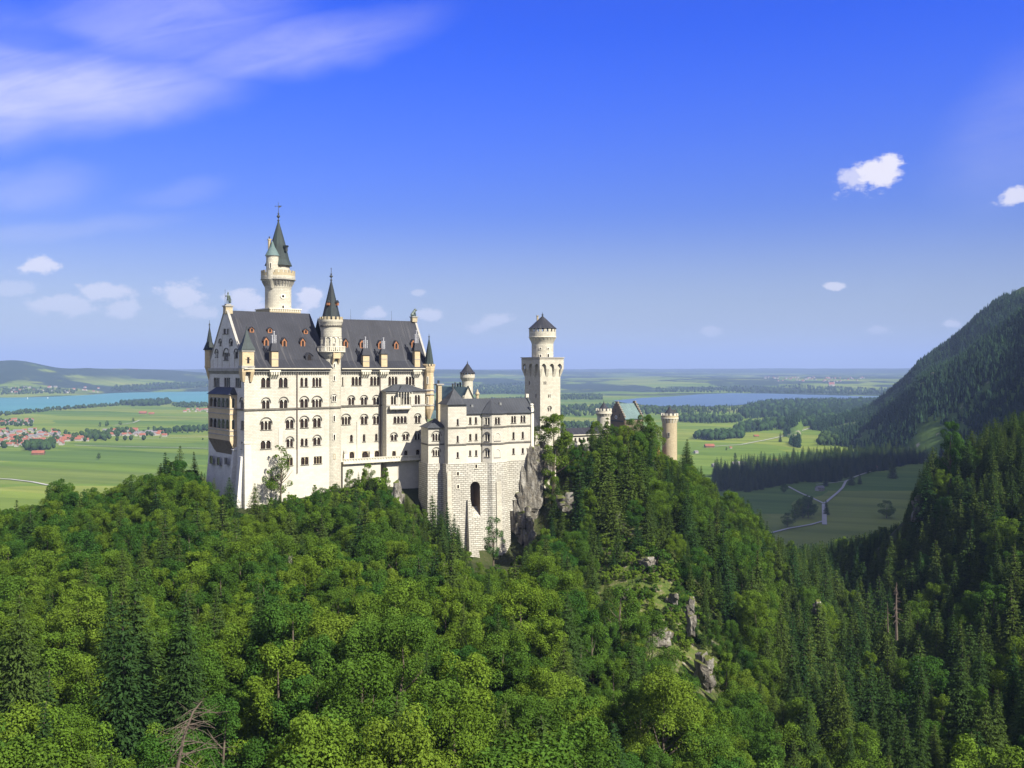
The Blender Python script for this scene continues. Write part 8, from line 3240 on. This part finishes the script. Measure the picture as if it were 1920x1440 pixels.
# white pilgrimage church far beyond the lake
x, y, z = ground_hit(1559, 725)
TCh = thing("church", "tiny white church with red roof and tower on the far plain", "church", (x, y, z))
b, r = house_mesh(26, 52, 22, 20)
for mb_, nm, mt_ in ((b, "nave", [M['housewall'], M['glass']]), (r, "roof", [M['tile']])):
    o = bpy.data.objects.new(nm, mb_.mesh(nm, mt_))
    C.objects.link(o)
    o.parent = TCh
mb = MB()
mb.fbox(FR(28, 6, 0), -6, 6, -6, 6, 0, 48)
mb.lathe(28, 6, [(8, 48), (7, 54), (3, 60), (0.2, 70)], 10, 1)
o = bpy.data.objects.new("church_tower", mb.mesh("church_tower", [M['housewall'], M['tile_grey']]))
C.objects.link(o)
o.parent = TCh
for px, py, lab in ((52, 748, "tiny white sailing boat on the left lake, nearer the edge"), (90, 747, "tiny white sailing boat on the left lake, right of the other")):
    Y = -(PLAIN + 3) * F / (py - H0)
    x, y, z = (px - CX) / F * Y, Y, PLAIN + 3
    TBo = thing("sailing_boat", lab, "boat", (x, y, z))
    mb = MB()
    fb2 = FR(x, y, 10)
    mb.ftaper(fb2, (-3.5, 3.0, -0.9, 0.9), (-4, 4.2, -1.3, 1.3), z - 0.4, z + 1.2)
    part(mb, "hull", [M['clock']], TBo)
    mb = MB()
    mb.tube([fb2.P(0, 0, z + 1), fb2.P(0, 0, z + 13)], [0.12, 0.06], 6)
    part(mb, "mast", [M['metal']], TBo)
    mb = MB()
    mb.poly([fb2.P(0.15, 0, z + 2), fb2.P(0.15, 0, z + 12.5), fb2.P(-4, 0.5, z + 2.2)])
    mb.poly([fb2.P(-4, 0.5, z + 2.2), fb2.P(0.15, 0.06, z + 12.5), fb2.P(0.15, 0.06, z + 2)])
    part(mb, "sail", [M['clock']], TBo)


# ------------------------------------------------------------------ bare trees
def dead_tree(name, pts, rads, nb, seed, label, spread=2.4, up=0.1, twigs=3):
    g = random.Random(seed)
    T = thing(name, label, "dead tree", pts[0])
    mb = MB()
    mb.tube(pts, rads, 8)
    part(mb, "trunk", [M['deadwood']], T)
    mb = MB()
    L = len(pts) - 1
    for k in range(nb):
        t = g.uniform(0.25, 0.97)
        i = min(int(t * L), L - 1)
        f = t * L - i
        p = Vector(pts[i]).lerp(Vector(pts[i + 1]), f)
        a = g.uniform(0, 6.283)
        ln = spread * (1.15 - 0.75 * t) * g.uniform(0.6, 1.3)
        q = [p]
        d = Vector((math.cos(a), math.sin(a), up + g.uniform(-0.25, 0.25)))
        for s in range(4):
            d = (d + Vector((g.uniform(-0.3, 0.3), g.uniform(-0.3, 0.3), g.uniform(-0.3, 0.12)))).normalized()
            q.append(q[-1] + d * ln / 4)
        r0 = rads[i] * 0.22 + 0.012
        mb.tube([tuple(v) for v in q], [r0, r0 * 0.8, r0 * 0.6, r0 * 0.4, 0.012], 5)
        for _ in range(twigs):
            s = g.randrange(1, 4)
            d2 = Vector((g.uniform(-1, 1), g.uniform(-1, 1), g.uniform(-0.4, 0.5))).normalized()
            mb.tube([tuple(q[s]), tuple(q[s] + d2 * ln * 0.22), tuple(q[s] + d2 * ln * 0.4 + Vector((0, 0, -0.1)))], [r0 * 0.4, r0 * 0.25, 0.01], 4)
    part(mb, "branch", [M['deadwood']], T)
    return T


dead_tree("dead_tree", [pt(330, 1560, 84), pt(333, 1440, 84), pt(345, 1380, 84), pt(362, 1335, 84.5), pt(378, 1315, 85)], [0.2, 0.17, 0.13, 0.085, 0.04], 30, 4, "bare bleached dead tree near the viewer at lower left", 4.4)
dead_tree("dead_tree", [pt(1681, 1200, 262), pt(1680, 1140, 262), pt(1681, 1092, 262)], [0.42, 0.3, 0.06], 40, 6, "tall bare gray trunk standing in the gorge", 2.0, -0.2, 2)
dead_tree("dead_tree", [pt(1665, 1185, 280), pt(1664, 1130, 280)], [0.2, 0.05], 12, 7, "thin bare stem left of the tall gray trunk", 1.2, -0.2, 1)
dead_tree("dead_tree", [pt(1042, 1050, 340), pt(1049, 1025, 341), pt(1053, 1005, 342)], [0.2, 0.14, 0.05], 16, 8, "leaning bare dead tree on the slope right of the rough stone base", 3.2, -0.3, 2)


# ------------------------------------------------------------------ visitors in the gate forecourt: too many and too small to count
def crowd():
    g = random.Random(3)
    mb = MB()
    fr = FR(X_at(1212, 452), 452.0, 30)
    for k in range(70):
        u, n = g.uniform(-4, 10), g.uniform(0.5, 5.5)
        x, y, _ = fr.P(u, n, 0)
        z = float(hill_z(np.array([x]), np.array([y]))[0])
        z = max(z, kz(897, 452)) + 0.0
        h = g.uniform(1.55, 1.85)
        m = g.randrange(3)
        w = 0.2
        mb.lathe(x, y, [(0.13, z), (0.17, z + h * 0.48), (0.21, z + h * 0.55), (0.24, z + h * 0.78), (0.08, z + h * 0.84), (0.07, z + h * 0.87), (0.11, z + h * 0.92), (0.09, z + h * 0.99), (0.02, z + h)], 8, m, False)
    mb.fbox(fr, -6, 12, -2, 6.5, kz(897, 452) - 3, kz(897, 452) - 0.02, 3)
    return single(mb, "crowd", [plain('dark clothing', (0.04, 0.035, 0.05), 0.9), plain('pale clothing', (0.5, 0.45, 0.42), 0.9), plain('red clothing', (0.3, 0.07, 0.06), 0.9), M['track']], (fr.o[0], fr.o[1], kz(897, 452)), kind="stuff")


crowd()

# ------------------------------------------------------------------ the air
hz = bpy.data.meshes.new("haze")
L_ = 64000.0
v = [(-L_, -300, -262), (L_, -300, -262), (L_, L_, -262), (-L_, L_, -262), (-L_, -300, 990), (L_, -300, 990), (L_, L_, 990), (-L_, L_, 990)]
hz.from_pydata(v, [], [(3, 2, 1, 0), (4, 5, 6, 7), (0, 1, 5, 4), (1, 2, 6, 5), (2, 3, 7, 6), (3, 0, 4, 7)])
t = NT("haze air")
pv = t.n('ShaderNodeVolumePrincipled')
t.inp(pv, 'Color', (0.40, 0.54, 0.86))
t.inp(pv, 'Density', 5.0e-5)
t.inp(pv, 'Anisotropy', 0.0)
t.t.links.new(pv.outputs[0], t.out.inputs['Volume'])
hz.materials.append(t.mat)
link("haze", hz, kind="stuff")
